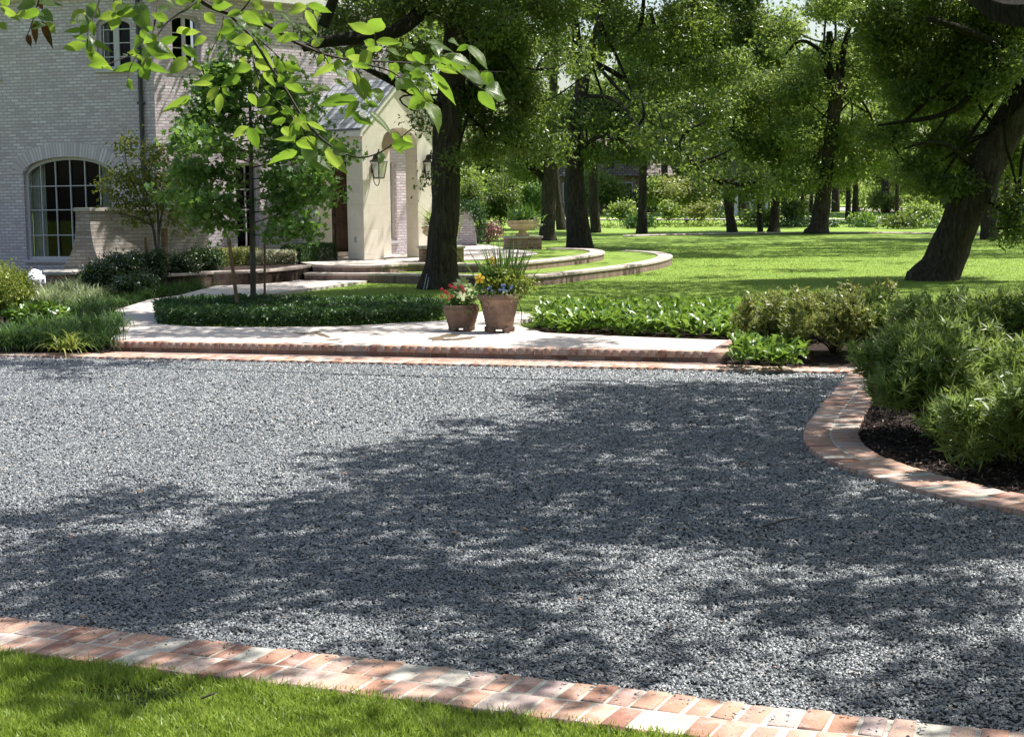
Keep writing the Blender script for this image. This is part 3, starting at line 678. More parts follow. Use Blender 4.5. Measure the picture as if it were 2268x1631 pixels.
# lawn grain
def poly_np(pts): return [tuple(p[:2]) for p in pts]
k = back_edge(MIDP) & to_frame(MIDP, 60, 20)
for poly in (WK, b2, bL, list(P1)+[(-2, 58), (-8, 50)]): k &= ~in_poly(MIDP, poly_np(poly))
P = MIDP[k]; n = len(P)
A = unit(np.stack([rng.normal(size=n)*.5, rng.normal(size=n)*.5, np.ones(n)], 1))
sz = 1+(P[:, 1]-20)/22
o = leaves('grass', P, A, rdir(n, rng), (.022+.009*rng.random(n))*(.8+.2*sz), (.005+.005*rng.random(n))*sz, 'leaf', M['lawnblade'], rnd=rng.random(n)*.85); o['kind'] = 'stuff'; o['label'] = 'blades of the mown lawn beyond the walk'
# ---- wet stains and puddle gleam on the walk
def blob_poly(cx, cy, rx, ry, n=26, seed=0, sk=0):
    r = np.random.default_rng(seed); ph = r.uniform(0, 6.28, 3)
    out = []
    for i in range(n):
        a = 2*math.pi*i/n; k = 1+.22*math.sin(2*a+ph[0])+.16*math.sin(3*a+ph[1])+.1*math.sin(5*a+ph[2])
        out.append(at(cx+rx*k*math.cos(a)+sk*ry*k*math.sin(a), cy+ry*k*math.sin(a), WZ)[:2])
    return out
for i, (x, y, rx, ry, sk) in enumerate([(985, 745, 26, 5, -4), (1020, 750, 24, 4, -4), (975, 752, 16, 3, -4), (672, 738, 22, 2.2, 2), (715, 742, 10, 5, 2), (700, 735, 14, 1.2, 0), (770, 733, 12, 1.4, -2), (740, 752, 16, 1.5, -3)]):
    flat_poly('wet_patch', blob_poly(x, y, rx, ry, seed=i, sk=sk), WZ+.003, M['wet'], label='water stain drying on the pale walk')
# ================================================================ HOUSE
house = tag(empty('brick_house', (-8.78, 37.54, 0)), 'two storey pale grey brick house with limestone entrance porch', 'house')
house_inv = Vector((-8.78, 37.54, 0))
def hbuild(mb, name, mat, parent=None, **k):
    o = mb.build(name, mat, parent if parent is not None else house, **k)
    return o
# wall frame: local x along the wall (wall dir (1,-.3)), y into the house
wd = unit(np.array([1, -.3])); wang = math.atan2(wd[1], wd[0])
Mw = Matrix.Rotation(wang, 4, 'Z')
def wall_panel(x0, x1, z0, z1, holes, th=.32, y=0.0, rev=None):
    """brick panel with arched openings [(cx, half, zb, zspring, rise)]"""
    mb = MB(); xs = [x0]
    for cx, hw, zb, zs, ri in sorted(holes):
        mb_l = xs[-1]
        quad(mb, mb_l, cx-hw, z0, z1, y)
        quad(mb, cx-hw, cx+hw, z0, zb, y)
        n = 14; pts = [(cx-hw+2*hw*i/n, zs+ri*math.sqrt(max(0, 1-((i/n*2-1))**2))) for i in range(n+1)]
        for (a, b), (c, d) in zip(pts[:-1], pts[1:]):
            mb.add([(a, y, b), (c, y, d), (c, y, z1), (a, y, z1)], [(0, 1, 2, 3)])
            mb.add([(a, y, b), (c, y, d), (c, y+th, d), (a, y+th, b)], [(3, 2, 1, 0)])
        mb.add([(cx-hw, y, zb), (cx-hw, y, zs), (cx-hw, y+th, zs), (cx-hw, y+th, zb)], [(0, 1, 2, 3)])
        mb.add([(cx+hw, y, zb), (cx+hw, y, zs), (cx+hw, y+th, zs), (cx+hw, y+th, zb)], [(3, 2, 1, 0)])
        mb.add([(cx-hw, y, zb), (cx+hw, y, zb), (cx+hw, y+th, zb), (cx-hw, y+th, zb)], [(0, 1, 2, 3)])
        xs.append(cx+hw)
    quad(mb, xs[-1], x1, z0, z1, y)
    return mb
def quad(mb, a, b, z0, z1, y):
    if b-a > 1e-4: mb.add([(a, y, z0), (b, y, z0), (b, y, z1), (a, y, z1)], [(0, 1, 2, 3)])
def rotate_mb(mb, Mx):
    mb.v = [tuple(Mx @ Vector(v)) for v in mb.v]; return mb
def local_x(px, py):
    """wall-local (x,z) of a pixel on the wing wall"""
    d = ray(px, py); nrm = np.array([-wd[1], wd[0]]); o = np.array([-8.78, 37.54])
    t = (o@nrm)/(d[:2]@nrm); p = d*t; return (p[:2]-o)@wd, CAMZ+p[2]
wl, wb = local_x(60, 575); wr, _ = local_x(255, 575); _, wt = local_x(150, 347); _, ws = local_x(62, 385)
print('window', wl, wr, wb, ws, wt)
u2l, u2b = local_x(216, 155); u2r, _ = local_x(292, 155); _, u2t = local_x(255, 38); _, u2s = local_x(255, 52)
print('upper window', u2l, u2r, u2b, u2s, u2t)
X1 = local_x(345, 300)[0]; HT = 7.0
big = ((wl+wr)/2, (wr-wl)/2, wb, ws, wt-ws); up1 = ((u2l+u2r)/2, (u2r-u2l)/2, u2b, u2s, u2t-u2s)
u3r = local_x(3, 175)[0]; up0 = (u3r-(u2r-u2l)/2-.02, (u2r-u2l)/2, local_x(0, 172)[1], u2s-.0, u2t-u2s)
hs = sorted([big, up0, up1]); 
# split the wall into two storeys so the openings do not share columns
mid = (wt+u2b)/2+.1
w1 = wall_panel(-9, X1, -.1, mid, [big]); w2 = wall_panel(-9, X1, mid, HT, [up0, up1])
for mb_, in ((w1,), (w2,)): pass
w1.v += []; b0 = len(w1.v); w1.v += w2.v; w1.f += [tuple(i+b0 for i in f) for f in w2.f]
ow = hbuild(rotate_mb(w1, Mw), 'wall', M['wall'])
# brick arch over the big window
def arch_ring(cx, hw, zs, ri, t, y0, y1, M_, n=26, ext=1.0):
    mb = MB(); pts = []
    s = 0; prev = None
    for i in range(n+1):
        a = math.pi*(1-i/n)
        c = np.array([cx+hw*ext*math.cos(a), zs+ri*math.sin(a)]); nr = unit(np.array([math.cos(a)/(hw), math.sin(a)/max(ri, .05)]))
        if prev is not None: s += np.linalg.norm(c-prev)
        prev = c; pts.append((c, c+nr*t, s))
    for (a, b, s0), (c, d, s1) in zip(pts[:-1], pts[1:]):
        mb.add([(a[0], y0, a[1]), (c[0], y0, c[1]), (d[0], y0, d[1]), (b[0], y0, b[1]), (a[0], y1, a[1]), (c[0], y1, c[1]), (d[0], y1, d[1]), (b[0], y1, b[1])],
               [(0, 1, 2, 3), (4, 5, 1, 0), (3, 2, 6, 7)], [((s0, .1), (s1, .1), (s1, .5), (s0, .5))]+[((s0, 0), (s1, 0), (s1, .05), (s0, .05))]*2)
    return rotate_mb(mb, M_)
hbuild(arch_ring(big[0], big[1], big[3], big[4], .33, -.018, .0, Mw), 'window_arch', M['arch'])
def window(cx, hw, zb, zs, ri, cols, rowsz, name='window', depth=.14, M_=Mw, parent=house, curtain=True, bar=.022, fw=.075):
    root = MB()
    # outer frame following the outline
    n = 20; out = [(cx-hw, zb), (cx-hw, zs)] + [(cx+hw*math.cos(math.pi*(1-i/n)), zs+ri*math.sin(math.pi*(1-i/n))) for i in range(1, n)] + [(cx+hw, zs), (cx+hw, zb)]
    inn = []
    for (x, z) in out: inn.append((cx+(x-cx)*(1-fw/hw), z-fw*(1 if z > zs+.02 else 0)*(1)))
    inn[0] = (inn[0][0], zb+fw); inn[-1] = (inn[-1][0], zb+fw)
    y0, y1 = depth-.05, depth+.04
    k = len(out)
    for i in range(k):
        j = (i+1) % k; a, b, c, d = out[i], out[j], inn[j], inn[i]
        if i == k-1: a, b, c, d = out[-1], out[0], inn[0], inn[-1]
        root.add([(a[0], y0, a[1]), (b[0], y0, b[1]), (c[0], y0, c[1]), (d[0], y0, d[1]), (c[0], y1, c[1]), (d[0], y1, d[1])], [(3, 2, 1, 0), (5, 4, 2, 3)])
    fr_ = root.build('window', M['white'], parent) if False else None
    o = hbuild(rotate_mb(root, M_), 'window', M['white'], parent)
    bars = MB(); ztop = lambda x: zs+ri*math.sqrt(max(0, 1-((x-cx)/hw)**2))
    for c in cols:
        x = cx-hw+2*hw*c[0]; w = c[1]
        bars.box(x-w, x+w, depth-.02, depth+.02, zb+fw*.8, ztop(x)-fw*.8)
    for z in rowsz:
        hx = hw*(1 if z <= zs else math.sqrt(max(0, 1-((z-zs)/max(ri, .01))**2)))-fw*.8
        bars.box(cx-hx, cx+hx, depth-.016, depth+.016, z-bar/2, z+bar/2)
    hbuild(rotate_mb(bars, M_), 'glazing_bar', M['white'], o)
    gl = MB(); gl.add([(cx-hw, depth+.03, zb), (cx+hw, depth+.03, zb)] + [(x, depth+.03, z) for x, z in reversed(out[1:-1])], [tuple(range(len(out)))])
    hbuild(rotate_mb(gl, M_), 'pane', M['paneglass'], o)
    dk = MB(); xa_, xb_, ya_, yb_, za_, zb_ = cx-hw*1.02, cx+hw*1.02, depth+.30, depth+1.5, zb-.06, ztop(cx)+.06
    dk.add([(xa_, ya_, za_), (xb_, ya_, za_), (xb_, yb_, za_), (xa_, yb_, za_), (xa_, ya_, zb_), (xb_, ya_, zb_), (xb_, yb_, zb_), (xa_, yb_, zb_)], [(0, 1, 2, 3), (7, 6, 5, 4), (3, 2, 6, 7), (0, 3, 7, 4), (2, 1, 5, 6)])
    hbuild(rotate_mb(dk, M_), 'room_wall', M['dark'], o)
    if curtain:
        for sgn in (-1, 1):
            cu = MB()
            m_ = 16; pts = [(cx+sgn*(hw-.02-(hw*.34)*i/m_), depth+.16+.035*math.sin(i*1.9)) for i in range(m_+1)]
            for (a, b), (c, d) in zip(pts[:-1], pts[1:]):
                cu.add([(a, b, zb), (c, d, zb), (c, d, ztop(c)-.02), (a, b, ztop(a)-.02)], [(0, 1, 2, 3)])
            hbuild(rotate_mb(cu, M_), 'curtain', M['curtain'], o)
    si = MB(); si.box(cx-hw-.05, cx+hw+.05, -.06, depth-.05, zb-.07, zb-.003)
    hbuild(rotate_mb(si, M_), 'sill', M['white'], o)
    return o
m, t, o = nt('reflective_pane'); gls = N(t, 'ShaderNodeBsdfGlossy', inp={'Roughness': .02}); tr_ = N(t, 'ShaderNodeBsdfTransparent'); tr_.inputs[0].default_value = (.62, .66, .7, 1)
fz = N(t, 'ShaderNodeFresnel', inp={'IOR': 1.28}); mx = N(t, 'ShaderNodeMixShader'); t.links.new(fz.outputs[0], mx.inputs[0]); t.links.new(tr_.outputs[0], mx.inputs[1]); t.links.new(gls.outputs[0], mx.inputs[2]); t.links.new(mx.outputs[0], o.inputs[0]); M['paneglass'] = m
bz = [local_x(120, yy)[1] for yy in (412, 465, 521)]
window(*big, [(i/6, .012) for i in range(1, 6)] , bz)
hgt = up1[3]-up1[2]
for w_ in (up0, up1): window(*w_, [(.5, .075)], [w_[2]+hgt*f_ for f_ in (.28, .58, .88)], curtain=True, fw=.07)
# cornice, downpipe
cb = MB(); cb.box(-9, X1+.12, -.14, 0, HT-.28, HT-.12); cb.box(-9, X1+.25, -.30, .05, HT-.117, HT+.05)
hbuild(rotate_mb(cb, Mw), 'cornice', M['fascia'])
rb = MB(); rb.add([(-9, -.4, HT+.052), (X1+.35, -.4, HT+.052), (X1+.35, 4, HT+3), (-9, 4, HT+3)], [(0, 1, 2, 3)])
hbuild(rotate_mb(rb, Mw), 'roof', M['shingle'])
px_, _ = local_x(318, 300); dp = MB(); dp.tube([(px_, -.07, .1), (px_, -.07, HT-.3)], .052, 10)
for zz in (2.2, 4.2, 6.2): dp.box(px_-.075, px_+.075, -.13, 0, zz, zz+.05)
hbuild(rotate_mb(dp, Mw), 'downpipe', M['pipe'], smooth=True)
pa = 0
# --- porch in its own frame: x along the front, y into the house
C0 = np.array([-3.57, 38.7])
Mp = Matrix.Translation((C0[0]+8.78, C0[1]-37.54, Z2)) @ Matrix.Rotation(RAD(45), 4, 'Z')
PW, PD, PT = 2.42, 2.55, .45
SP, AR = 2.82, .40; ox0, ox1 = .62, 1.78; EV, AP = 3.18, 4.34
porch = MB()
def arch_wall(mb, x0, x1, a0, a1, top, y0, y1, spring, rise, gable=None):
    """wall in x-z plane between y0,y1 with an arched opening a0..a1"""
    def col(xa, xb, za0, za1, zb0, zb1):
        vs = [(xa, y0, za0), (xb, y0, zb0), (xb, y0, zb1), (xa, y0, za1), (xa, y1, za0), (xb, y1, zb0), (xb, y1, zb1), (xa, y1, za1)]
        mb.add(vs, [(0, 1, 2, 3), (5, 4, 7, 6), (4, 5, 1, 0)])
    tp = (lambda x: top) if gable is None else gable
    col(x0, a0, 0, tp(x0), 0, tp(a0)); col(a1, x1, 0, tp(a1), 0, tp(x1))
    n = 16; c = (a0+a1)/2; h = (a1-a0)/2
    xs_ = [a0+(a1-a0)*i/n for i in range(n+1)]
    for xa, xb in zip(xs_[:-1], xs_[1:]):
        f = lambda x: spring+rise*math.sqrt(max(0, 1-((x-c)/h)**2))
        col(xa, xb, f(xa), tp(xa), f(xb), tp(xb))
    for x, s_ in ((a0, 1), (a1, -1), (x0, -1), (x1, 1)):
        z1_ = spring if x in (a0, a1) else tp(x)
        mb.add([(x, y0, 0), (x, y1, 0), (x, y1, z1_), (x, y0, z1_)], [(0, 1, 2, 3) if s_ > 0 else (3, 2, 1, 0)])
gab = lambda x: EV + (AP-EV)*(1-abs(x-PW/2)/(PW/2)) - .0
arch_wall(porch, 0, PW, ox0, ox1, None, 0, PT, SP, AR, gab)
# side walls: flat headed opening between y .62 and 1.8
for xs0, xs1 in ((0, PT), (PW-PT, PW)):
    porch.box(xs0, xs1, PT, .62, 0, EV-.02); porch.box(xs0, xs1, 1.80, PD+.6, 0, EV-.02); porch.box(xs0, xs1, .62, 1.80, 2.75, EV-.02)
po = hbuild(rotate_mb(porch, Mp), 'porch', M['stone'])
rf = MB(); oh = .10; sl = (AP-EV)/(PW/2)
for s_ in (-1, 1):
    xe_ = PW/2+s_*(PW/2+oh); ze = EV-oh*sl; n_ = 1
    vs = [(xe_, -.08, ze+.05), (PW/2, -.08, AP+.05), (PW/2, PD+2.6, AP+.05), (xe_, PD+2.6, ze+.05)]
    vs += [(a, b, c+.05) for a, b, c in vs]
    ln = math.hypot(PW/2+oh, AP-ze); 
    tq = ((0, 0), (0, ln), (PD+2.7, ln), (PD+2.7, 0)); z4 = tuple((0, 0) for _ in range(4))
    rf.add(vs, [(3, 2, 1, 0) if s_ > 0 else (0, 1, 2, 3), (4, 5, 6, 7) if s_ < 0 else (7, 6, 5, 4), (0, 1, 5, 4), (1, 2, 6, 5), (2, 3, 7, 6), (3, 0, 4, 7)], [z4, tq if s_ < 0 else tq[::-1], z4, z4, z4, z4])
hbuild(rotate_mb(rf, Mp), 'porch_roof', M['slate'], po)
tr = MB()
for s_ in (-1, 1):
    xe_ = PW/2+s_*(PW/2+oh); ze = EV-oh*sl
    tr.add([(xe_, -.05, ze-.10), (PW/2, -.05, AP-.10), (PW/2, -.05, AP+.045), (xe_, -.05, ze+.045), (xe_, 0-.001, ze-.10), (PW/2, -.001, AP-.10)], [(0, 1, 2, 3) if s_ < 0 else (3, 2, 1, 0), (4, 5, 1, 0)])
    xa_ = xe_+(.0 if s_ < 0 else -.09)
    tr.box(min(xe_, xe_-s_*.08), max(xe_, xe_-s_*.08), -.05, PD+.6, ze-.10, ze+.04)
hbuild(rotate_mb(tr, Mp), 'porch_fascia', M['fascia'], po)
ce = MB(); ce.box(.02, PW-.02, PT+.01, PD+.5, EV-.015, EV+.01); hbuild(rotate_mb(ce, Mp), 'porch_ceiling', M['stone'], po)
oub = MB(); oub.box(-.02, .0, .28, .36, .42, .56, bev=.006); hbuild(rotate_mb(oub, Mp), 'outlet_box', M['hose'], po)
# angled entrance wall behind the porch
AW = MB(); YW = PD+.02
dx0, dx1 = .72, 1.72
hA = (-3.2, .43, .25, 2.35, .05); hB = (-1.55, .36, .25, 2.35, .05); hC = (3.0, .31, .35, 2.45, .05); hU = (-3.2, .40, 4.75, 5.75, .12)
def cat_mb(A, B):
    b = len(A.v); A.v += B.v; A.f += [tuple(i+b for i in f) for f in B.f]
cat_mb(AW, wall_panel(-4.37, dx0-.12, -.6, 3.6, [hA, hB], y=YW)); cat_mb(AW, wall_panel(-4.37, 3.1, 3.6, HT-Z2, [hU], y=YW))
quad(AW, dx0-.12, dx1+.12, 2.55, 3.6, YW); cat_mb(AW, wall_panel(dx1+.12, 5.2, -.6, 3.6, [hC], y=YW))
AW.add([(3.1, YW, 3.6), (3.1, PD+3, 3.6), (3.1, PD+3, HT-Z2), (3.1, YW, HT-Z2)], [(0, 1, 2, 3)])
hbuild(rotate_mb(AW, Mp), 'wall', M['wall'])
rk = MB(); rk.box(-4.45, 3.2, PD-.2, YW-.004, HT-Z2-.2, HT-Z2+.05); hbuild(rotate_mb(rk, Mp), 'cornice', M['fascia'])
lr = MB(); lr.add([(3.11, PD-.25, 3.55), (5.4, PD-.25, 3.55), (5.4, PD+3, 5.6), (3.11, PD+3, 5.6)], [(0, 1, 2, 3)]); hbuild(rotate_mb(lr, Mp), 'roof', M['shingle'])
MW_ = Mp @ Matrix.Translation((0, YW, 0))
window(*hC, [(.5, .014)], [.8, 1.3, 1.8], M_=MW_, curtain=False, fw=.06)
window(*hA, [(.5, .05), (.25, .012), (.75, .012)], [.75, 1.25, 1.75], M_=MW_, curtain=False, fw=.06)
window(*hB, [(.5, .012)], [.75, 1.25, 1.75], M_=MW_, curtain=False, fw=.06)
window(*hU, [(.5, .05)], [5.1, 5.45], M_=MW_, curtain=False, fw=.06)
dr = MB(); dr.box(dx0, dx1, PD+.14, PD+.2, 0, 2.45)
do = hbuild(rotate_mb(dr, Mp), 'door', M['door'])
pn = MB()
for (a, b) in ((.08, .46), (.54, .92)):
    for (c_, d_) in ((.15, .85), (1.0, 1.5), (1.62, 2.3)): pn.box(dx0+a, dx0+b, PD+.118, PD+.139, c_, d_, bev=.01)
hbuild(rotate_mb(pn, Mp), 'door_panel', M['door'], do)
kn = MB(); kn.lathe([(0.0, 0), (.03, .01), (.035, .03), (.02, .05)], 12, (dx0+.5, PD+.09)); kn.v = [(x, y, z+1.05) for x, y, z in kn.v]; hbuild(rotate_mb(kn, Mp), 'door_handle', M['iron'], do, smooth=True)
ds = MB(); ds.box(dx0-.12, dx0-.001, PD-.08, PD+.2, 0, 2.55); ds.box(dx1+.001, dx1+.12, PD-.08, PD+.2, 0, 2.55); ds.box(dx0-.12, dx1+.12, PD-.08, PD+.2, 2.553, 2.75)
hbuild(rotate_mb(ds, Mp), 'door_surround', M['stone'], do)
dst = MB(); dst.box(.46, PW-.46, PD-.35, PD-.0, -.0, .12, bev=.01); hbuild(rotate_mb(dst, Mp), 'door_step', M['capbrick'], do)
# --- lanterns
def lantern(x, lab):
    root = tag(empty('wall_lantern'), lab, 'lantern', 'lanterns on the porch front')
    base = Matrix.Translation((C0[0], C0[1], Z2)) @ Matrix.Rotation(RAD(45), 4, 'Z') @ Matrix.Translation((x, 0, 1.98))
    root.matrix_world = base
    y = -.26
    b_ = MB(); b_.box(-.035, .035, -.03, 0, .12, .36, bev=.008); b_.tube([(0, -.02, .30), (0, -.14, .33), (0, y+.08, .30)], .009, 6)
    b_.tube(smooth_path([(0, -.02, .14), (0, -.06, -.12), (0, -.18, -.20), (0, y, -.14), (0, y, -.03)], 2), .011, 8)
    b_.build('bracket', M['iron'], root, smooth=True)
    s1, s2 = .085, .145; H = .40
    f_ = MB()
    for a in range(4):
        sx, sy = ((-1, -1), (1, -1), (1, 1), (-1, 1))[a]; nx_, ny_ = ((-1, -1), (1, -1), (1, 1), (-1, 1))[(a+1) % 4]
        f_.tube([(sx*s1, y+sy*s1, 0), (sx*s2, y+sy*s2, H)], .011, 5)
        f_.tube([(sx*s1, y+sy*s1, 0), (nx_*s1, y+ny_*s1, 0)], .013, 5); f_.tube([(sx*s2, y+sy*s2, H), (nx_*s2, y+ny_*s2, H)], .013, 5)
    f_.box(-s1, s1, y-s1, y+s1, -.02, 0)
    f_.build('frame', M['iron'], root)
    gl = MB()
    for a in range(4):
        sx, sy = ((-1, -1), (1, -1), (1, 1), (-1, 1))[a]; nx_, ny_ = ((-1, -1), (1, -1), (1, 1), (-1, 1))[(a+1) % 4]
        gl.add([(sx*s1, y+sy*s1, .01), (nx_*s1, y+ny_*s1, .01), (nx_*s2, y+ny_*s2, H-.01), (sx*s2, y+sy*s2, H-.01)], [(0, 1, 2, 3)])
    gl.build('pane', M['lampglasst'], root)
    r_ = MB(); r_.add([(sx*q_, y+sy*q_, z_) for q_, z_ in ((.17, H), (.11, H+.06), (.085, H+.17), (.05, H+.19)) for sx, sy in ((-1, -1), (1, -1), (1, 1), (-1, 1))],
          [(k*4+i, k*4+(i+1) % 4, k*4+4+(i+1) % 4, k*4+4+i) for k in range(3) for i in range(4)]+[(3, 2, 1, 0), (12, 13, 14, 15)])
    r_.lathe([(.03, H+.19), (.04, H+.22), (.015, H+.25), (.022, H+.27), (0.0, H+.31)], 10, (0, y))
    r_.build('cap', M['iron'], root)
    bn = MB(); bn.lathe([(.02, 0), (.02, .12), (.03, .13), (.014, .16)], 10, (0, y)); bn.build('burner', M['terra_light'], root)
    return root
m, t, o = nt('lantern_pane'); gls = N(t, 'ShaderNodeBsdfGlossy', inp={'Roughness': .05}); tr_ = N(t, 'ShaderNodeBsdfTransparent'); tr_.inputs[0].default_value = (.85, .87, .82, 1); df = N(t, 'ShaderNodeBsdfDiffuse'); df.inputs[0].default_value = (.6, .62, .55, 1)
m1 = N(t, 'ShaderNodeMixShader', inp={0: .18}); t.links.new(tr_.outputs[0], m1.inputs[1]); t.links.new(gls.outputs[0], m1.inputs[2])
m2 = N(t, 'ShaderNodeMixShader', inp={0: .2}); t.links.new(m1.outputs[0], m2.inputs[1]); t.links.new(df.outputs[0], m2.inputs[2]); t.links.new(m2.outputs[0], o.inputs[0]); M['lampglasst'] = m
lantern(.30, 'black metal lantern on the left pier of the porch arch')
lantern(2.02, 'black metal lantern on the right pier of the porch, half behind the oak trunk')
# --- sweeping garden wall in front of the house
gx = atY(180, 600, 34.0); gx[2] = LAWN
gw = tag(empty('garden_wall', tuple(gx)), 'weathered brick garden wall sweeping down in a curve at its left end', 'wall')
Yg = gx[1]
def gl_(px, py): p = atY(px, py, Yg); return p[0]-gx[0], p[2]-LAWN
pts = [gl_(167, 468), gl_(167.5, 490), gl_(167, 510), gl_(165, 530), gl_(161, 550), gl_(154, 568), gl_(144, 583), gl_(141, 590), gl_(141, 622)]
e1 = .30; zt = pts[0][1]; X0 = pts[0][0]; XE = X0+e1; ang = RAD(36); Lw = 2.75
ex, ey = XE+math.cos(ang)*Lw, math.sin(ang)*Lw; nx_, ny_ = -math.sin(ang)*.34, math.cos(ang)*.34
body = MB()
n_ = len(pts)
for (a, b), (c, d) in zip(pts[:-1], pts[1:]):
    f_ = lambda x: XE+(X0-x)*.75
    body.add([(a, 0, b), (c, 0, d), (f_(c), 0, d), (f_(a), 0, b)], [(3, 2, 1, 0)])                      # flared end facing the viewer
    body.add([(f_(a), 0, b), (f_(c), 0, d), (f_(c)+.05, .9, d), (XE+.6, .65, b)], [(3, 2, 1, 0)]) if False else None
    body.add([(a, 0, b), (c, 0, d), (c, .36, d), (a, .36, b)], [(0, 1, 2, 3)])
    # right hand side of the flare, curving into the long face
    body.add([(f_(a), 0, b), (f_(c), 0, d), (XE+.32+(f_(c)-XE)*.9, .35, d), (XE+.32+(f_(a)-XE)*.9, .35, b)], [(0, 3, 2, 1)])
    body.add([(XE+.32+(f_(a)-XE)*.9, .35, b), (XE+.32+(f_(c)-XE)*.9, .35, d), (XE+1.0, .86, d), (XE+1.0, .86, b)], [(0, 3, 2, 1)])
body.add([(XE+1.0, .86, -.1), (ex, ey, -.1), (ex, ey, zt), (XE+1.0, .86, zt)], [(0, 1, 2, 3)])
body.add([(ex, ey, -.1), (ex+nx_, ey+ny_, -.1), (ex+nx_, ey+ny_, zt), (ex, ey, zt)], [(0, 1, 2, 3)])
body.add([(X0, .36, -.1), (ex+nx_, ey+ny_, -.1), (ex+nx_, ey+ny_, zt), (X0, .36, zt)], [(3, 2, 1, 0)])
body.build('brickwork', M['gwall'], gw)
cp = MB(); pl_ = [(X0-.04, -.04), (XE+.02, -.05), (XE+.36, .31), (ex+.03, ey-.03), (ex+nx_, ey+ny_+.04), (X0-.04, .42)]
cp.prism(pl_, zt+.002, zt+.075); cp.build('coping', M['cap'], gw)
# round seat pier
sp_ = at(146, 640, LAWN); seat = tag(empty('round_pier', tuple(sp_)), 'low round brick pier with flat stone cap at the end of the garden wall', 'pier')
z_top = atY(146, 598, sp_[1])[2]-LAWN; r_ = 50/3500*sp_[1]
mb = MB(); mb.lathe([(r_-.07, -.05), (r_-.07, z_top-.09)], 28); mb.build('brickwork', M['oldbrick'], seat, smooth=True)
mb = MB(); mb.lathe([(r_-.02, z_top-.09), (r_, z_top-.07), (r_, z_top-.02), (r_-.02, z_top), (0, z_top)], 28); mb.build('cap', M['cap'], seat, smooth=True)
# white plastic bag
bp = at(80, 634, LAWN); mb = MB(); pr = [(.0, 0), (.2, .01), (.25, .08), (.24, .17), (.19, .26), (.12, .33), (.05, .37), (0, .38)]
mb.lathe(pr, 18); mb.v = [(x*(1+.45*mnoise.noise(Vector((x*9, y*9, z*7)))), y*(1+.45*mnoise.noise(Vector((x*8, y*8, z*7+5)))), z*(1+.1*mnoise.noise(Vector((x*6, y*6, 2))))) for x, y, z in mb.v]
tag(mb.build('plastic_bag', M['plastic'], None, loc=tuple(bp)), 'crumpled white plastic bag left in the bed beside the round pier', 'bag')
# ================================================================ POTS, URNS
def lathe_obj(name, prof, mat, parent, n=36, rim=None):
    mb = MB(); mb.lathe(prof, n); return mb.build(name, mat, parent, smooth=True)
def pot(px, py, r, h, lab, big):
    p = at(px, py, WZ); root = tag(empty('terracotta_pot', tuple(p)), lab, 'flower pot')
    f = .045; q = .70 if big else .74
    if big: prof = [(0, f), (r*.56, f), (r*.62, f+.03), (r*.66, f+h*.2), (r*.69, f+h*.22), (r*.68, f+h*.25), (r*.74, f+h*.42), (r*.765, f+h*.43), (r*.755, f+h*.46), (r*.84, f+h*.68), (r*.87, f+h*.80), (r*.90, f+h*.83), (r*.99, f+h*.86), (r, f+h*.93), (r*.97, f+h), (r*.90, f+h), (r*.86, f+h*.9), (0, f+h*.9)]
    else: prof = [(0, f), (r*.68, f), (r*.72, f+.02), (r*.80, f+h*.25), (r*.93, f+h*.6), (r*.97, f+h*.74), (r*1.0, f+h*.78), (r*1.0, f+h*.82), (r*.95, f+h*.84), (r*.95, f+h*.92), (r*.98, f+h*.95), (r*.96, f+h), (r*.88, f+h), (r*.84, f+h*.9), (0, f+h*.9)]
    lathe_obj('body', prof, M['terra'], root)
    lathe_obj('soil', [(r*.85, f+h*.905), (r*.6, f+h*.93), (0, f+h*.95)], M['soil'], root, 20)
    for i in range(4 if big else 4):
        a = RAD((-60, -125, 30, 150)[i]); c = (math.cos(a)*r*.60, math.sin(a)*r*.60)
        mb = MB(); mb.box(-.045, .045, -.04, .04, 0, f+.03, Matrix.Translation((c[0], c[1], 0)) @ Matrix.Rotation(a, 4, 'Z'), bev=.012); mb.build('foot', M['terra'], root)
    # low relief ornament
    rl = MB(); rg = np.random.default_rng(4)
    for k in range(26 if big else 10):
        a = RAD(-90+(-38 if big else 14)) + (k-13)*.035 if big else RAD(-62)+(k-5)*.045
        zz = f+h*(.66+.05*math.sin(k*.9)) if big else f+h*(.60+.04*math.sin(k))
        rr = r*(.83 if big else .935)
        c = Vector((math.cos(a)*rr, math.sin(a)*rr, zz)); 
        Mx = Matrix.Translation(c) @ Matrix.Rotation(a, 4, 'Z') @ Matrix.Rotation(rg.uniform(-1, 1), 4, 'X')
        rl.add([tuple(Mx @ Vector(v)) for v in ((.012, 0, 0), (-.005, .014, 0), (-.005, -.014, 0), (-.005, 0, .012), (-.005, 0, -.012))], [(0, 1, 3), (0, 3, 2), (0, 2, 4), (0, 4, 1)])
    rl.build('relief', M['terra'], root)
    return p, f+h*.92
pB, hB = pot(1106, 735, .29, .46, 'larger ribbed terracotta pot holding the rush and yellow hibiscus', True)
pS, hS = pot(1022, 732, .245, .31, 'smaller squat terracotta pot with red flowers', False)
def up(p, h): return np.array([p[0], p[1], WZ+h])
def plant_root(name, lab, cat, loc): return tag(empty(name, tuple(loc)), lab, cat)
rg = np.random.default_rng(21)
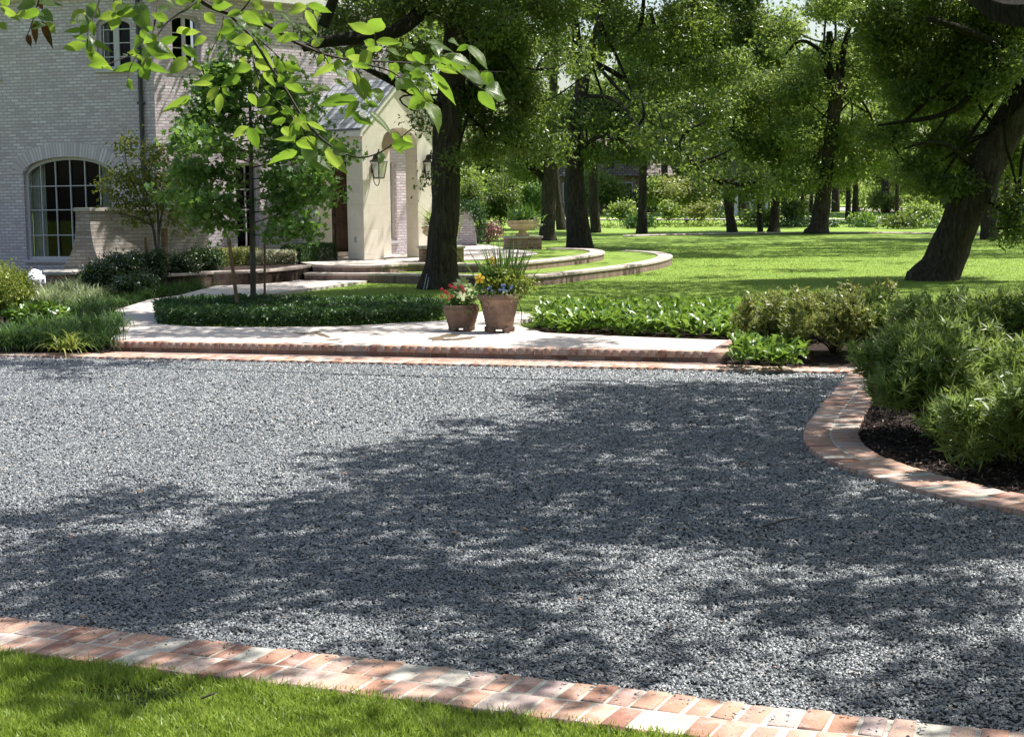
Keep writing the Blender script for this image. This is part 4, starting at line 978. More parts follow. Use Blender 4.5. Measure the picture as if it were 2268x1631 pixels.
# rush
b = up(pB, hB); r0 = plant_root('rush_plant', 'tall upright green rush rising from the larger pot', 'plant', b)
n = 110; P = np.stack([rg.normal(size=n)*.075+.07, rg.normal(size=n)*.04+.02, np.zeros(n)], 1); A = unit(np.stack([P[:, 0]*3.2-.22+rg.normal(size=n)*.13, rg.normal(size=n)*.15, np.ones(n)], 1))
leaves('blades', P, A, rdir(n, rg), .5+.42*rg.random(n), .02, 'stiff', M['blade'], r0)
def bush(name, lab, cat, loc, blobs, ncl, nl, cr, L, tm, mat, seed, group=None, stem=None, **k):
    root = tag(empty(name, tuple(loc)), lab, cat, group)
    foliage('foliage', blobs, ncl, nl, cr, L, tm, M[mat], root, seed, **k)
    if stem:
        rr = np.random.default_rng(seed); tips = [(q[0]+rr.normal()*.3*q[3], q[1]+rr.normal()*.3*q[4], q[2]+q[5]*.2) for q in (blobs*3)[:max(3, len(blobs))]]
        stems('stem', (0, 0, 0), tips, stem, M['twig'], root, seed=seed)
    return root
bush('golden_bush', 'yellow green leafy plant bushing over the middle of the larger pot', 'plant', b, [(.08, -.02, .2, .22, .16, .19), (-.02, -.05, .14, .18, .13, .15), (.2, 0, .14, .15, .13, .17)], 260, 6, .03, .055, 'leaf', 'gold', 5, up=.2, outward=.9)
hb = bush('hibiscus', 'green hibiscus with yellow flowers leaning left out of the larger pot', 'plant', b, [(-.2, 0, .12, .14, .13, .15), (-.12, .02, .3, .11, .1, .16)], 40, 5, .04, .08, 'oval', 'mapleleaf', 6, stem=.006)
def flower(parent, px, py, Y, r, mat, lab='flower', n=5, centre=True):
    c = atY(px, py, Y)-np.array(parent.location); mb = MB(); 
    vs = []; fs = []
    for k in range(n):
        a0 = 2*math.pi*k/n+.3; bs = len(vs); base = (0, 0, 0)
        ring = [(math.cos(a0+d)*r*q, -.3*r*q*(q > .5), math.sin(a0+d)*r*q) for d, q in ((-.42, .55), (-.45, .9), (0, 1.08), (.45, .9), (.42, .55))]
        vs += [base]+ring; fs += [(bs, bs+1, bs+2), (bs, bs+2, bs+3), (bs, bs+3, bs+4), (bs, bs+4, bs+5)]
    mb.add([(c[0]+x, c[1]+y, c[2]+z) for x, y, z in vs], fs); o = mb.build('flower', M[mat], parent, uv=False)
    if centre:
        cm = MB(); cm.lathe([(r*.16, 0), (r*.14, .01), (0, .015)], 8); cm.v = [(c[0]+x, c[1]-.012-z, c[2]+y) for x, y, z in cm.v]; cm.build('flower_centre', M['red'], o)
    return o
flower(hb, 1062, 617, pB[1]-.22, .068, 'yellow'); flower(hb, 1090, 577, pB[1]+.02, .058, 'yellow')
tb = bush('trailing_plant', 'low grey green plant with tiny blue flowers trailing over the larger rim', 'plant', b, [(-.05, -.17, .05, .22, .09, .08), (.12, -.16, .06, .15, .08, .09), (.0, .12, .05, .2, .1, .08), (.27, 0, .12, .1, .1, .12)], 150, 6, .03, .04, 'leaf', 'calad', 7, up=.3)
for i in range(12):
    flower(tb, 1080+rg.random()*60, 628+rg.random()*18, pB[1]-.28, .017, 'blue', centre=False)
fn_ = bush('feathery_fern', 'thin pale fern fronds reaching right out of the larger pot', 'plant', b, [(.32, .02, .18, .14, .1, .10), (.42, .02, .14, .10, .08, .05)], 34, 5, .03, .045, 'leaf', 'gold', 8, up=1)
s_ = up(pS, hS)
bush('mottled_leaf_plant', 'broad pale mottled leaves behind the red flowers in the smaller pot', 'plant', s_, [(.10, .02, .15, .16, .12, .15), (.16, -.06, .08, .1, .1, .12), (.04, .05, .22, .08, .08, .08)], 26, 2, .03, .15, 'maple', 'calad', 9, wr=.9, up=.9, stem=.005)
rf_ = bush('red_flower_plant', 'green plant with small red flowers on the left of the smaller pot', 'plant', s_, [(-.1, -.05, .08, .13, .12, .10), (-.02, -.1, .05, .15, .08, .07)], 60, 5, .03, .05, 'leaf', 'mapleleaf', 10, stem=.004)
for (x, y) in ((996, 632), (978, 640), (1003, 635), (1020, 634), (1026, 643), (991, 651), (986, 645), (978, 656), (1000, 656), (993, 662), (1008, 637), (1024, 637), (988, 648)): flower(rf_, x, y, pS[1]-.2, .024, 'red', centre=False)
tube = MB(); c = up(pB, 0)-np.array([0, 0, WZ]); tube.tube(smooth_path([(c[0]+.24, c[1]+.1, WZ+.42), (c[0]+.31, c[1]+.05, WZ+.25), (c[0]+.27, c[1]+.1, WZ+.06), (c[0]+.5, c[1]+.45, WZ+.012), (c[0]+1.1, c[1]+.7, WZ+.012)], 2), .006, 5)
tag(tube.build('drip_hose', M['iron'], None, smooth=True, uv=False), 'thin black irrigation hose looping behind the larger pot', 'hose')
# urns on brick pedestals
def pedestal(cx, y0, w, h, lab, ang=0):
    p = at(cx, y0, Z2); root = tag(empty('brick_pedestal', tuple(p), ang), lab, 'pedestal')
    mb = MB(); mb.box(-w/2+.04, w/2-.04, -.3, .3, -.1, h-.06); mb.build('brickwork', M['oldbrick'], root)
    mb = MB(); mb.box(-w/2, w/2, -.34, .34, h-.06, h, bev=.012); mb.build('cap', M['cap'], root)
    return p, h
def urn(p, h, r, lab):
    root = tag(empty('stone_urn', (p[0], p[1], Z2+h)), lab, 'urn')
    mb = MB(); mb.box(-.2, .2, -.2, .2, 0, .05, bev=.01); mb.build('base', M['terra_light'], root)
    lathe_obj('stem', [(.17, .05), (.17, .07), (.12, .10), (.10, .14), (.14, .17)], M['terra_light'], root)
    lathe_obj('bowl', [(.12, .16), (.2, .175), (r*.7, .22), (r*.93, .30), (r*.96, .35), (r*.90, .37), (r*.90, .39), (r, .42), (r, .45), (r*.93, .46), (r*.85, .43), (0, .42)], M['terra_light'], root, 40)
    return np.array([p[0], p[1], Z2+h+.43])
p1, h1 = pedestal(977, 577, 1.06, .35, 'brick pedestal with stone cap directly behind the big oak trunk', RAD(12))
p2, h2 = pedestal(1157, 550, 1.08, .36, 'brick pedestal with stone cap on the far right side of the terrace', RAD(12))
u1 = urn(p1, h1, .46, 'sand coloured stone urn mostly hidden by the oak trunk'); u2 = urn(p2, h2, .46, 'sand coloured wide stone urn in full view beyond the potted rush')
def fern(loc, lab, n, L, seed, mat='blade', wd_=.05, w=.05, name='fern', group=None, tm='arch', up_=.55):
    rr = np.random.default_rng(seed); root = tag(empty(name, tuple(loc)), lab, 'plant', group)
    a = rr.uniform(0, 6.283, n); el = rr.uniform(.15, 1.4, n)*up_+.35
    A = np.stack([np.cos(a)*np.cos(el), np.sin(a)*np.cos(el), np.sin(el)], 1); Nn = np.stack([-np.cos(a)*np.sin(el), -np.sin(a)*np.sin(el), np.cos(el)], 1)
    P = np.stack([rr.normal(size=n)*wd_, rr.normal(size=n)*wd_, np.zeros(n)], 1)
    leaves('fronds', P, A, Nn, L*(.6+.6*rr.random(n)), w, tm, M[mat], root, rnd=rr.random(n))
    return root
fern(u1, 'spiky green fern spilling from the urn behind the oak', 220, .80, 31, 'oakleaf2', wd_=.10, w=.045, tm='blade', up_=.62)
fern(u2, 'green fern growing upright in the urn in full view', 170, .52, 32, wd_=.2, w=.05, mat='mapleleaf', tm='blade', up_=1.1)
bush('trailing_coleus', 'mixed pale and dark foliage at the rim of the visible urn', 'plant', u2, [(.28, -.1, .03, .2, .2, .12), (-.2, -.1, .03, .15, .2, .1), (.42, 0, -.1, .12, .15, .16)], 90, 5, .04, .07, 'leaf', 'whiteleaf', 33)
bush('mixed_urn_planting', 'pale green foliage on the right of the hidden urn', 'plant', u1, [(.32, -.1, .06, .2, .2, .16)], 50, 5, .04, .07, 'leaf', 'whiteleaf', 34)
# vine covered pier behind
vp = atY(1033, 540, 50.0); vz = Z2; root = tag(empty('vine_pier', (vp[0], 50.0, vz)), 'grey brick garden pier under a cap of ivy, right of the oak trunk', 'pier')
k = 50/3500; mb = MB(); w0, w1_ = 22*k, 13*k; mb.add([(-w0, 0, 0), (w0, 0, 0), (w0, .6, 0), (-w0, .6, 0), (-w1_, 0, 1.05), (w1_, 0, 1.05), (w1_, .6, 1.05), (-w1_, .6, 1.05)], [(0, 1, 5, 4), (1, 2, 6, 5), (2, 3, 7, 6), (3, 0, 4, 7), (4, 5, 6, 7)])
mb.build('brickwork', M['wall'], root)
foliage('ivy', [(.1, .2, 1.15, .55, .5, .28), (.42, .2, .8, .2, .4, .4), (.5, .1, .45, .12, .3, .3)], 260, 6, .05, .08, 'leaf', M['cover'], root, 35)
# ================================================================ CLUMPS AND SHRUBS
def clump_mesh(seed, n, L, w, mat, spread=.10, tm='arch', up_=.8):
    return fern((0, 0, -50), None, n, L, seed, mat, spread, w, 'lily_turf', None, tm, up_)
protos = [clump_mesh(40+i, 280, .37, .011, 'blade', .10, 'arch', 1.15) for i in range(3)]
vproto = [clump_mesh(50+i, 240, .52, .016, 'varieg', .12, 'arch', 1.15) for i in range(2)]
used = set()
def place(proto, loc, s, lab, cat, group, rz=None, name=None):
    o = proto if proto.name not in used else copy_tree(proto)
    used.add(proto.name); o.location = tuple(loc); o.scale = (s, s, s*random.uniform(.85, 1.15)); o.rotation_euler = (0, 0, random.uniform(0, 6.28) if rz is None else rz)
    if 'category' not in o: o['category'] = cat
    o['label'] = lab; o['category'] = cat; o['group'] = group
    return o
lp = [(30, 766), (72, 766), (118, 765), (-8, 767), (8, 764), (50, 764), (95, 763), (142, 766), (188, 766), (222, 762), (20, 752), (66, 750), (112, 752), (160, 750), (205, 747), (240, 742), (85, 733), (132, 732), (178, 728), (220, 724), (252, 728), (160, 712), (205, 706), (236, 703), (180, 694), (215, 690)]
for i, (x, y) in enumerate(lp):
    place(protos[i % 3], at(x, y, LAWN-.01), random.uniform(.85, 1.1), 'dark green lily turf clump massed in the bed left of the raised walk', 'ornamental grass', 'lily turf clumps left of the walk')
lp2 = [(236, 676), (262, 678), (290, 672), (318, 664), (350, 656), (378, 652), (256, 662), (300, 655), (338, 645), (372, 642), (402, 648), (430, 643), (458, 636), (482, 631), (412, 634), (448, 628), (225, 664), (276, 650)]
for i, (x, y) in enumerate(lp2):
    place(protos[i % 3], at(x, y, LAWN-.01), random.uniform(.8, 1.05), 'green lily turf clump edging the walk below the dark glossy shrubs', 'ornamental grass', 'lily turf clumps edging the inner walk')
for i, (x, y) in enumerate([(80, 676), (112, 682), (146, 680), (178, 676), (205, 672), (98, 664), (130, 660), (165, 660), (195, 658)]):
    place(vproto[i % 2], at(x, y, LAWN-.01), random.uniform(.8, 1.05), 'pale green and cream striped grass clump in front of the round pier', 'ornamental grass', 'striped grass clumps by the round pier')
g1 = place(clump_mesh(60, 90, .36, .02, 'gold', .08), at(146, 772, LAWN-.01), 1, 'single yellow green grass tuft at the front of the lily turf', 'ornamental grass', 'single golden tuft')
del g1['group']
def shrub(x, y, w, h, lab, mat, seed, name='shrub', group=None, z=LAWN, L=.06, tm='leaf', dens=1.0, wr=.5, stem=.012, cr=.05, up=.5, Y=None, cat='shrub'):
    """x,y pixel of the foot; w,h size in metres"""
    p = at(x, y, z) if Y is None else np.array([atY(x, 500, Y)[0], Y, z])
    rr = np.random.default_rng(seed); blobs = []
    for i in range(9):
        a = rr.uniform(0, 6.28); q = math.sqrt(rr.random())*.30
        blobs.append((math.cos(a)*q*w, math.sin(a)*q*w*.8, h*(.35+.38*rr.random()*(1-q)), w*.24*(.7+.6*rr.random()), w*.22, h*.26*(.7+.6*rr.random())))
    area = 3.2*w*h
    nl = 6; n = int(dens*area*2.0/(L*L*wr*.5)/nl)
    return bush(name, lab, cat, p, blobs, n, nl, cr, L, tm, mat, seed, group, stem, wr=wr, up=up, zmin=.01)
for i, (x, y, w, h, lb) in enumerate([(222, 655, 1.0, .85, 'next to the round pier'), (270, 650, 1.1, .95, 'second from the garden wall end'), (325, 645, 1.1, 1.0, 'in the middle of the row'), (385, 638, 1.1, .95, 'fourth in the row'), (442, 628, 1.1, .9, 'at the right end of the row'), (300, 660, .9, .55, 'in front of the row')]):
    shrub(x, y, w, h, 'dark glossy evergreen shrub below the garden wall, '+lb, 'shrub', 70+i, 'glossy_shrub', 'glossy shrubs below the garden wall', L=.055)
shrub(10, 720, 1.3, 1.0, 'yellow green shrub cut by the left edge of the view', 'gold', 80, L=.05)
shrub(-5, 655, 1.0, .55, 'small bright shrub at the far left below the wall window', 'oakleaf2', 81, L=.05)
shrub(85, 722, 1.0, .42, 'broad leaved bright green plant among the lily turf', 'broad', 82, 'leafy_plant', L=.13, wr=.6, tm='oval')
for i, x in enumerate((5, 45, 95)): shrub(x, 612, 1.1, .6, 'dark clipped shrub under the big arched window, %s' % ('leftmost', 'middle one', 'right one nearest the pier')[i], 'shrub', 84+i, 'glossy_shrub', L=.06)
fr1 = fern(at(150, 590, LAWN)+np.array([0, .5, .3]), 'feathery green palm like plant in front of the big window', 60, .8, 88, 'blade', .1, .06)
# clipped hedges and flowers by the porch
def boxhedge(pts, w, h, lab, seed, z, mat='azalea', L=.035, dens=1.0, name='box_hedge'):
    a = np.array(pts[0][:2]); b = np.array(pts[1][:2]); ln = np.linalg.norm(b-a); d = (b-a)/ln; nr = np.array([-d[1], d[0]])
    rr = np.random.default_rng(seed); n = int(dens*(ln*(w+2*h)+2*w*h)*2.6/(L*L*.25))
    f = rr.random(n); s = rr.random(n)*ln; t = (rr.random(n)-.5)*w; zz = rr.random(n)*h
    side = rr.random(n); top = side < w/(w+2*h); left = (side >= w/(w+2*h)) & (side < (w+h)/(w+2*h))
    zz[top] = h; t[left] = -w/2; t[~top & ~left] = w/2; e = rr.random(n) < .12; s[e] = np.where(rr.random(e.sum()) < .5, 0, ln)
    P = np.stack([d[0]*s+nr[0]*t, d[1]*s+nr[1]*t, zz], 1)+rr.normal(size=(n, 3))*.022
    root = tag(empty(name, (a[0], a[1], z)), lab, 'hedge')
    leaves('foliage', P, rdir(n, rr), unit(rdir(n, rr)+np.array([0, 0, .6])), L*(.7+.6*rr.random(n)), L*.5, 'leaf', M[mat], root, rnd=rr.random(n))
    return root
boxhedge([at(566, 585, .42), at(650, 583, .42)], .5, .30, 'low clipped hedge of pale flowers above the retaining wall', 90, .40, 'whiteleaf', .05, .7)
boxhedge([at(645, 583, .42), at(722, 578, .42)], .6, .42, 'dark clipped box hedge by the left side of the porch', 91, .40, 'cover', .04)
boxhedge([at(470, 588, .42), at(560, 583, .42)], .5, .36, 'bright clipped box hedge behind the young maple trunk', 92, .40, 'azalea', .04)
boxhedge([atY(863, 550, 45)*[1, 1, 0]+[0, 0, .46], atY(912, 548, 46)*[1, 1, 0]+[0, 0, .46]], .5, .42, 'small clipped hedge seen through the porch arch', 93, .46, 'cover', .045)
# ground cover bed under the maple
cov = [(349, 717), (420, 722), (567, 724), (767, 722), (985, 709), (985, 690), (860, 684), (567, 682), (420, 684), (362, 690), (340, 700)]
covp = [tuple(at(x, y, WZ)[:2]) for x, y in cov]
rr = np.random.default_rng(95); xs_ = [p[0] for p in covp]; ys_ = [p[1] for p in covp]
n = 70000; P = np.stack([rr.uniform(min(xs_), max(xs_), n), rr.uniform(min(ys_), max(ys_)+.3, n), np.zeros(n)], 1); P = P[in_poly(P, covp)]; n = len(P)
hh = np.array([.20+.06*mnoise.noise(Vector((p[0]*1.5, p[1]*1.5, 0)))+.04*mnoise.noise(Vector((p[0]*6, p[1]*6, 4))) for p in P]); u = rr.random(n); P[:, 2] = WZ-.05+hh*np.where(u < .4, rr.random(n), .85+.25*rr.random(n))+.04
cvn = unit(np.stack([rr.normal(size=n)*.6, rr.normal(size=n)*.6, np.ones(n)], 1))
o = leaves('ground_cover', P, rdir(n, rr), cvn, .055*(.7+.6*rr.random(n)), .03, 'leaf', M['cover'], rnd=rr.random(n)); o['kind'] = 'stuff'; o['label'] = 'low dark glossy ground cover bed round the young maple'
# broad leaved bright ground cover, right of the walk
cv2 = [(1178, 730), (1206, 738), (1300, 743), (1419, 748), (1648, 756), (1700, 760), (1740, 735), (1730, 705), (1600, 702), (1400, 700), (1260, 700), (1200, 706)]
def coverbed(poly_px, n, lab, z, L, seed, h0=.28, mat='broad', wr=.5, name='ground_cover'):
    pl = [tuple(at(x, y, LAWN)[:2]) for x, y in poly_px]; rr = np.random.default_rng(seed); xs_ = [p[0] for p in pl]; ys_ = [p[1] for p in pl]
    P = np.stack([rr.uniform(min(xs_), max(xs_), n), rr.uniform(min(ys_), max(ys_), n), np.zeros(n)], 1); P = P[in_poly(P, pl)]; n = len(P)
    hh = np.array([h0*(.85+.35*mnoise.noise(Vector((p[0]*2.2, p[1]*2.2, seed)))) for p in P]); P[:, 2] = z+hh*(.25+.75*rr.random(n)**.5)
    C = P; D = unit(np.stack([rr.normal(size=n)*.35, rr.normal(size=n)*.35, np.ones(n)], 1))
    o = whorls(name, C, D, 5, L, L*wr, M[mat], None, seed, spread=1.25, tm='oval'); o['kind'] = 'stuff'; o['label'] = lab; return o
coverbed(cv2, 2600, 'bright broad leaved ground cover along the right half of the walk', LAWN, .125, 96, .30)
coverbed([(1618, 800), (1690, 806), (1760, 808), (1790, 790), (1740, 755), (1690, 750), (1650, 765)], 560, 'lower patch of broad leaved ground cover round the end of the walk', .03, .11, 97, .30)
# azaleas
def tuftbush(x, y, w, h, lab, mat, seed, name, ncl, nl, L, W, cat='shrub', group=None, z=LAWN, extra=None, spread=1.0, dY=0):
    p = at(x, y, z); p[1] += dY; rr = np.random.default_rng(seed); blobs = []
    for i in range(19):
        a = rr.uniform(0, 6.28); q = math.sqrt(rr.random())*.38
        f_ = .6+.6*rr.random(); blobs.append((math.cos(a)*q*w*1.15, math.sin(a)*q*w*.9, h*(.20+.58*rr.random()*(1-q*.8)), w*.17*f_, w*.17, h*.20*f_))
    if extra: blobs += extra
    C, D, _ = blob_points(blobs, ncl, rr, .55); k = C[:, 2] > .04; C, D = C[k], D[k]
    root = tag(empty(name, tuple(p)), lab, cat, group)
    whorls('foliage', C, unit(D*.7+np.array([0, 0, .65])+rr.normal(size=C.shape)*.3), nl, L, W, M[mat], root, seed, spread)
    tips = [tuple(c*.96) for c in C[rr.choice(len(C), 34)]]
    stems('stem', (0, 0, 0), tips, .011, M['twig'], root, seed=seed)
    return root
tuftbush(1738, 772, 1.15, .92, 'yellow tipped azalea bush at the left of the right hand group', 'azalea', 101, 'azalea_bush', 900, 9, .055, .02, group='azalea bushes')
tuftbush(1850, 782, 1.15, .86, 'yellow tipped azalea bush standing nearest the mulch gap', 'azalea', 102, 'azalea_bush', 900, 9, .055, .02, group='azalea bushes')
tuftbush(1925, 760, 1.2, .95, 'taller azalea bush behind, touching the long leaved bush', 'azalea', 103, 'azalea_bush', 850, 9, .055, .02, group='azalea bushes', dY=.8)
tuftbush(2010, 800, 1.3, .85, 'darker azalea bush between the azaleas and the big right bush', 'oleander', 104, 'azalea_bush', 800, 9, .07, .02, group='azalea bushes', dY=1.2)
# big long leaved bushes at the right
tuftbush(2075, 965, 1.5, 1.12, 'large long leaved evergreen bush leaning over the curved bricks', 'oleander', 105, 'long_leaved_bush', 1900, 12, .095, .014, z=.03, group='long leaved bushes', spread=1.25)
tuftbush(2285, 1040, 1.35, 1.08, 'long leaved bush cut by the right edge, nearest the camera', 'oleander', 106, 'long_leaved_bush', 1600, 12, .095, .014, z=.03, group='long leaved bushes', spread=1.25)
tuftbush(2170, 1010, .8, .55, 'smallest long leaved bush, low between the two nearest ones over the mulch', 'oleander', 110, 'long_leaved_bush', 500, 12, .085, .013, z=.03, group='long leaved bushes', spread=1.25)
tuftbush(2210, 890, 1.5, 1.15, 'long leaved bush in the middle at the right, behind the two nearer ones', 'oleander', 107, 'long_leaved_bush', 1900, 12, .095, .014, z=.03, group='long leaved bushes', spread=1.25)
tuftbush(2130, 830, 1.5, 1.05, 'long leaved bush at the back, against the lawn', 'oleander', 108, 'long_leaved_bush', 900, 10, .10, .02, z=LAWN, group='long leaved bushes', spread=1.2)
tuftbush(2330, 800, 1.5, 1.1, 'far right long leaved bush below the leaning oak', 'oleander', 109, 'long_leaved_bush', 700, 10, .10, .02, z=LAWN, group='long leaved bushes', spread=1.2)
# stakes
def stake(x0, y0, x1, y1, z, lab, w=.022, Yd=0):
    a = at(x0, y0, z); a[1] += Yd; b = atY(x1, y1, a[1]+.05); mb = MB(); d = b-a; L = np.linalg.norm(d)
    q = Vector(d).to_track_quat('Z', 'Y').to_matrix().to_4x4(); mb.box(-w, w, -w, w, -.1, L, Matrix.Translation(a) @ q, bev=.004)
    return tag(mb.build('wooden_stake', M['stake'], None), lab, 'stake', 'tree stakes')
stake(529, 700, 506, 526, WZ, 'leaning wooden stake left of the maple trunk'); stake(586, 690, 586, 522, WZ, 'upright wooden stake right of the maple trunk', .015)
stake(326, 640, 323, 524, LAWN, 'thin wooden stake left of the crape myrtle stems', .03); stake(364, 640, 364, 505, LAWN, 'thick wooden stake right behind the crape myrtle', .05)
# ================================================================ TREES
def pxpts(L, Y, base=True, dY=None):
    out = []; rad = []
    for i, q in enumerate(L):
        yy = Y + (q[3] if len(q) > 3 else 0)
        out.append(atY(q[0], q[1], yy)); rad.append(q[2]/2/F*yy)
    return out, rad
def smooth_both(p, r, it=2):
    a = smooth_path(np.concatenate([np.array(p), np.array(r)[:, None]], 1), it); return a[:, :3], a[:, 3]
def oak(name, lab, base, trunk, limbs, blobs, ncl, nl, L, seed, mat='oakleaf', bark='bark', group=None, cr=.22, tm='leaf', wr=.55, Y=None, sunny=None, rough=.16, cat='tree', extra_blobs=None):
    """base pixel on the ground; trunk/limbs as pixel traces (x, y, width[, depth offset]); blobs (x, y, rx, ry, depth offset, depth radius)"""
    p0 = atg(*base); Yb = p0[1] if Y is None else Y
    root = tag(empty(name, tuple(p0)), lab, cat, group)
    pts, rad = smooth_both(*pxpts(trunk, Yb)); pts[0][2] = min(pts[0][2], p0[2])-.12
    mb = MB(); mb.tube([p-p0 for p in pts], list(rad), 18, rough, seed); mb.build('trunk', M[bark], root, smooth=True, uv=False, sharp=80)
    for lm in limbs:
        a, b = smooth_both(*pxpts(lm, Yb), it=1+(len(lm) < 8)); mb = MB(); mb.tube([p-p0 for p in a], list(b), 9, rough, seed+3); mb.build('limb', M[bark if bark != 'bark' else 'barkdark'], root, smooth=True, uv=False, sharp=80)
    bl = []
    for (x, y, rx, ry, dy, rd) in blobs:
        Yc = Yb+dy; c = atY(x, y, Yc)-p0; bl.append((c[0], c[1], c[2], rx/F*Yc, rd, ry/F*Yc))
    sub_ = []; r2 = np.random.default_rng(seed+9)
    for q in bl:
        for _ in range(9):
            d_ = rdir(1, r2)[0]*r2.random()**.4; f_ = .26+.26*r2.random(); sub_.append((q[0]+d_[0]*q[3]*.95, q[1]+d_[1]*q[4]*.95, q[2]+d_[2]*q[5]*.95, q[3]*f_*1.15, q[4]*f_*1.15, q[5]*f_))
    big_ = bl; bl = sub_
    if extra_blobs: bl += [(q[0]-p0[0], q[1]-p0[1], q[2]-p0[2], *q[3:]) for q in extra_blobs]
    if ncl: foliage('crown', bl, ncl, nl, cr, L, tm, M[mat], root, seed, wr=wr, shell=.35, up=.5, outward=.3, keep=airy)
    # twigs inside the crown
    rr = np.random.default_rng(seed); tw = MB(); ends = [pts[int(len(pts)*f)]-p0 for f in (.6, .75, .9)]
    for q in big_[:14]:
        a = ends[rr.integers(3)]; c = np.array(q[:3])
        if np.linalg.norm(c-a) < 7:
            m_ = (a+c)/2+rr.normal(size=3)*.4; w = .012*math.sqrt(np.linalg.norm(c-a))*(Yb/40)**.3*1.6
            tw.tube(smooth_path([a, m_, c, c+rr.normal(size=3)*.5], 2), list(np.linspace(w*1.6, w*.3, 13)), 5)
    if tw.v: tw.build('twigs', M['barkdark'], root, uv=False)
    return root
oak('oak_tree', 'large dark trunked oak just behind the pots, in front of the porch', (975, 637),
    [(972, 640, 104), (974, 628, 90), (976, 600, 76), (979, 560, 67), (985, 480, 63), (988, 380, 64), (990, 280, 60), (1000, 170, 56), (1012, 80, 62), (1018, 0, 66), (1010, -80, 56), (1000, -200, 44)],
    [[(1005, 40, 40), (960, 20, 34), (900, 0, 30), (840, -20, 26)], [(1000, -40, 36, 0), (900, 60, 34, -1.5), (850, 78, 34, -2), (790, 85, 30, -2.4), (720, 90, 26, -2.6), (670, 110, 12, -2.6)],
     [(990, 262, 22), (955, 222, 20, -.4), (912, 205, 18, -.8), (870, 180, 20, -1), (827, 160, 14, -1.2), (790, 145, 6, -1.3)], [(1005, 130, 24), (1060, 80, 20, -.5), (1120, 60, 14, -1)], [(715, 60, 26, -2), (745, -20, 22, -2)]],
    [(1110, 60, 120, 90, 0, 1.6), (1080, 170, 100, 70, .5, 1.3), (1150, 150, 80, 60, 1, 1.2), (1180, 40, 110, 80, 1, 1.6), (1040, 230, 70, 50, .3, 1), (1110, 270, 80, 50, .5, 1), (1180, 250, 60, 50, 1, 1), (1190, 330, 60, 30, 1, .8), (1240, 160, 60, 60, 1.5, 1),
     (1070, 320, 50, 36, .6, .8), (940, 265, 18, 34, -.6, .25), (1012, 345, 20, 26, -.8, .3), (950, 20, 90, 45, -.5, 1.2), (860, 20, 90, 40, -1, 1), (770, 50, 70, 40, -1, .7), (700, 90, 40, 30, -1.5, .5), (820, 110, 60, 24, -1, .5), (930, 110, 30, 40, -.5, .5), (945, 390, 8, 30, -.9, .12)],
    9500, 9, .09, 201, cr=.15, tm='oak', group='oaks on the lawn', extra_blobs=[(-3, 33, 8.2, 3, 3, 1.2), (1.2, 32, 8.5, 2.2, 3, 1.2)])
oak('oak_tree', 'tall straight oak at the tip of the upper curved kerb', (1281, 549),
    [(1282, 550, 62), (1281, 540, 56), (1279, 500, 51), (1274, 440, 47), (1271, 380, 41), (1274, 300, 36), (1285, 220, 32), (1292, 160, 28), (1305, 120, 24), (1325, 70, 20), (1330, 0, 14)],
    [[(1292, 170, 20), (1278, 110, 20), (1275, 60, 20), (1262, 0, 18)], [(1280, 240, 16, 0), (1330, 235, 18, -1), (1380, 243, 20, -2), (1430, 248, 16, -3), (1450, 255, 8, -3)], [(1276, 335, 10), (1330, 296, 9, -3), (1372, 310, 13, -4), (1400, 288, 11, -5), (1452, 296, 13, -6), (1476, 322, 14, -7), (1512, 326, 11, -7), (1536, 362, 13, -8), (1562, 378, 11, -9), (1588, 406, 14, -9), (1612, 400, 10, -9), (1640, 412, 9, -9), (1672, 404, 5, -9)],
     [(1500, 322, 8, -7), (1520, 290, 6, -7), (1560, 270, 4, -7)], [(1540, 362, 7, -8), (1580, 350, 5, -8), (1620, 330, 3, -8)], [(1400, 290, 7, -5), (1430, 260, 6, -5), (1420, 220, 4, -5)],
     [(1325, 80, 14), (1390, 100, 12), (1420, 60, 10), (1425, 0, 8)], [(1300, 130, 10), (1360, 160, 12), (1420, 200, 10), (1480, 250, 6)], [(1440, 20, 9, 2), (1455, 90, 9, 2), (1440, 150, 6, 2)]],
    [(1290, 230, 70, 50, 1, 2), (1340, 270, 90, 40, -1, 2), (1420, 260, 90, 50, -3, 2), (1240, 290, 70, 45, 1, 2), (1480, 310, 80, 40, -5, 1.6), (1560, 330, 80, 50, -6, 1.6), (1480, 330, 60, 26, -7.5, .7), (1560, 385, 50, 24, -9.4, .6), (1420, 300, 50, 20, -6.5, .6), (1620, 400, 70, 30, -8, 1.2), (1690, 420, 60, 22, -8, 1), (1300, 340, 60, 30, 0, 1.4), (1370, 330, 70, 26, -2, 1.4),
     (1380, 60, 90, 60, 0, 2), (1230, 60, 70, 60, 2, 2), (1310, 20, 70, 50, 2, 2), (1480, 80, 90, 60, 2, 2), (1450, 170, 70, 50, 0, 2), (1240, 150, 40, 40, 1, 1.5), (1540, 40, 80, 60, 2, 2), (1560, 170, 90, 60, 0, 2), (1540, 250, 80, 50, -3, 2)],
    7500, 9, .15, 202, cr=.26, group='oaks on the lawn', extra_blobs=[(4, 57, 13, 5, 5, 2)])
def smalloak(x, y, tr, lab, blobs, seed, ncl=1300, L=.17, mat='oakleaf', limbs=(), nl=9, bark='bark', cr=.28, group='oaks on the lawn'):
    return oak('oak_tree', lab, (x, y), tr, limbs, blobs, ncl, nl, L, seed, mat, bark, group, cr)
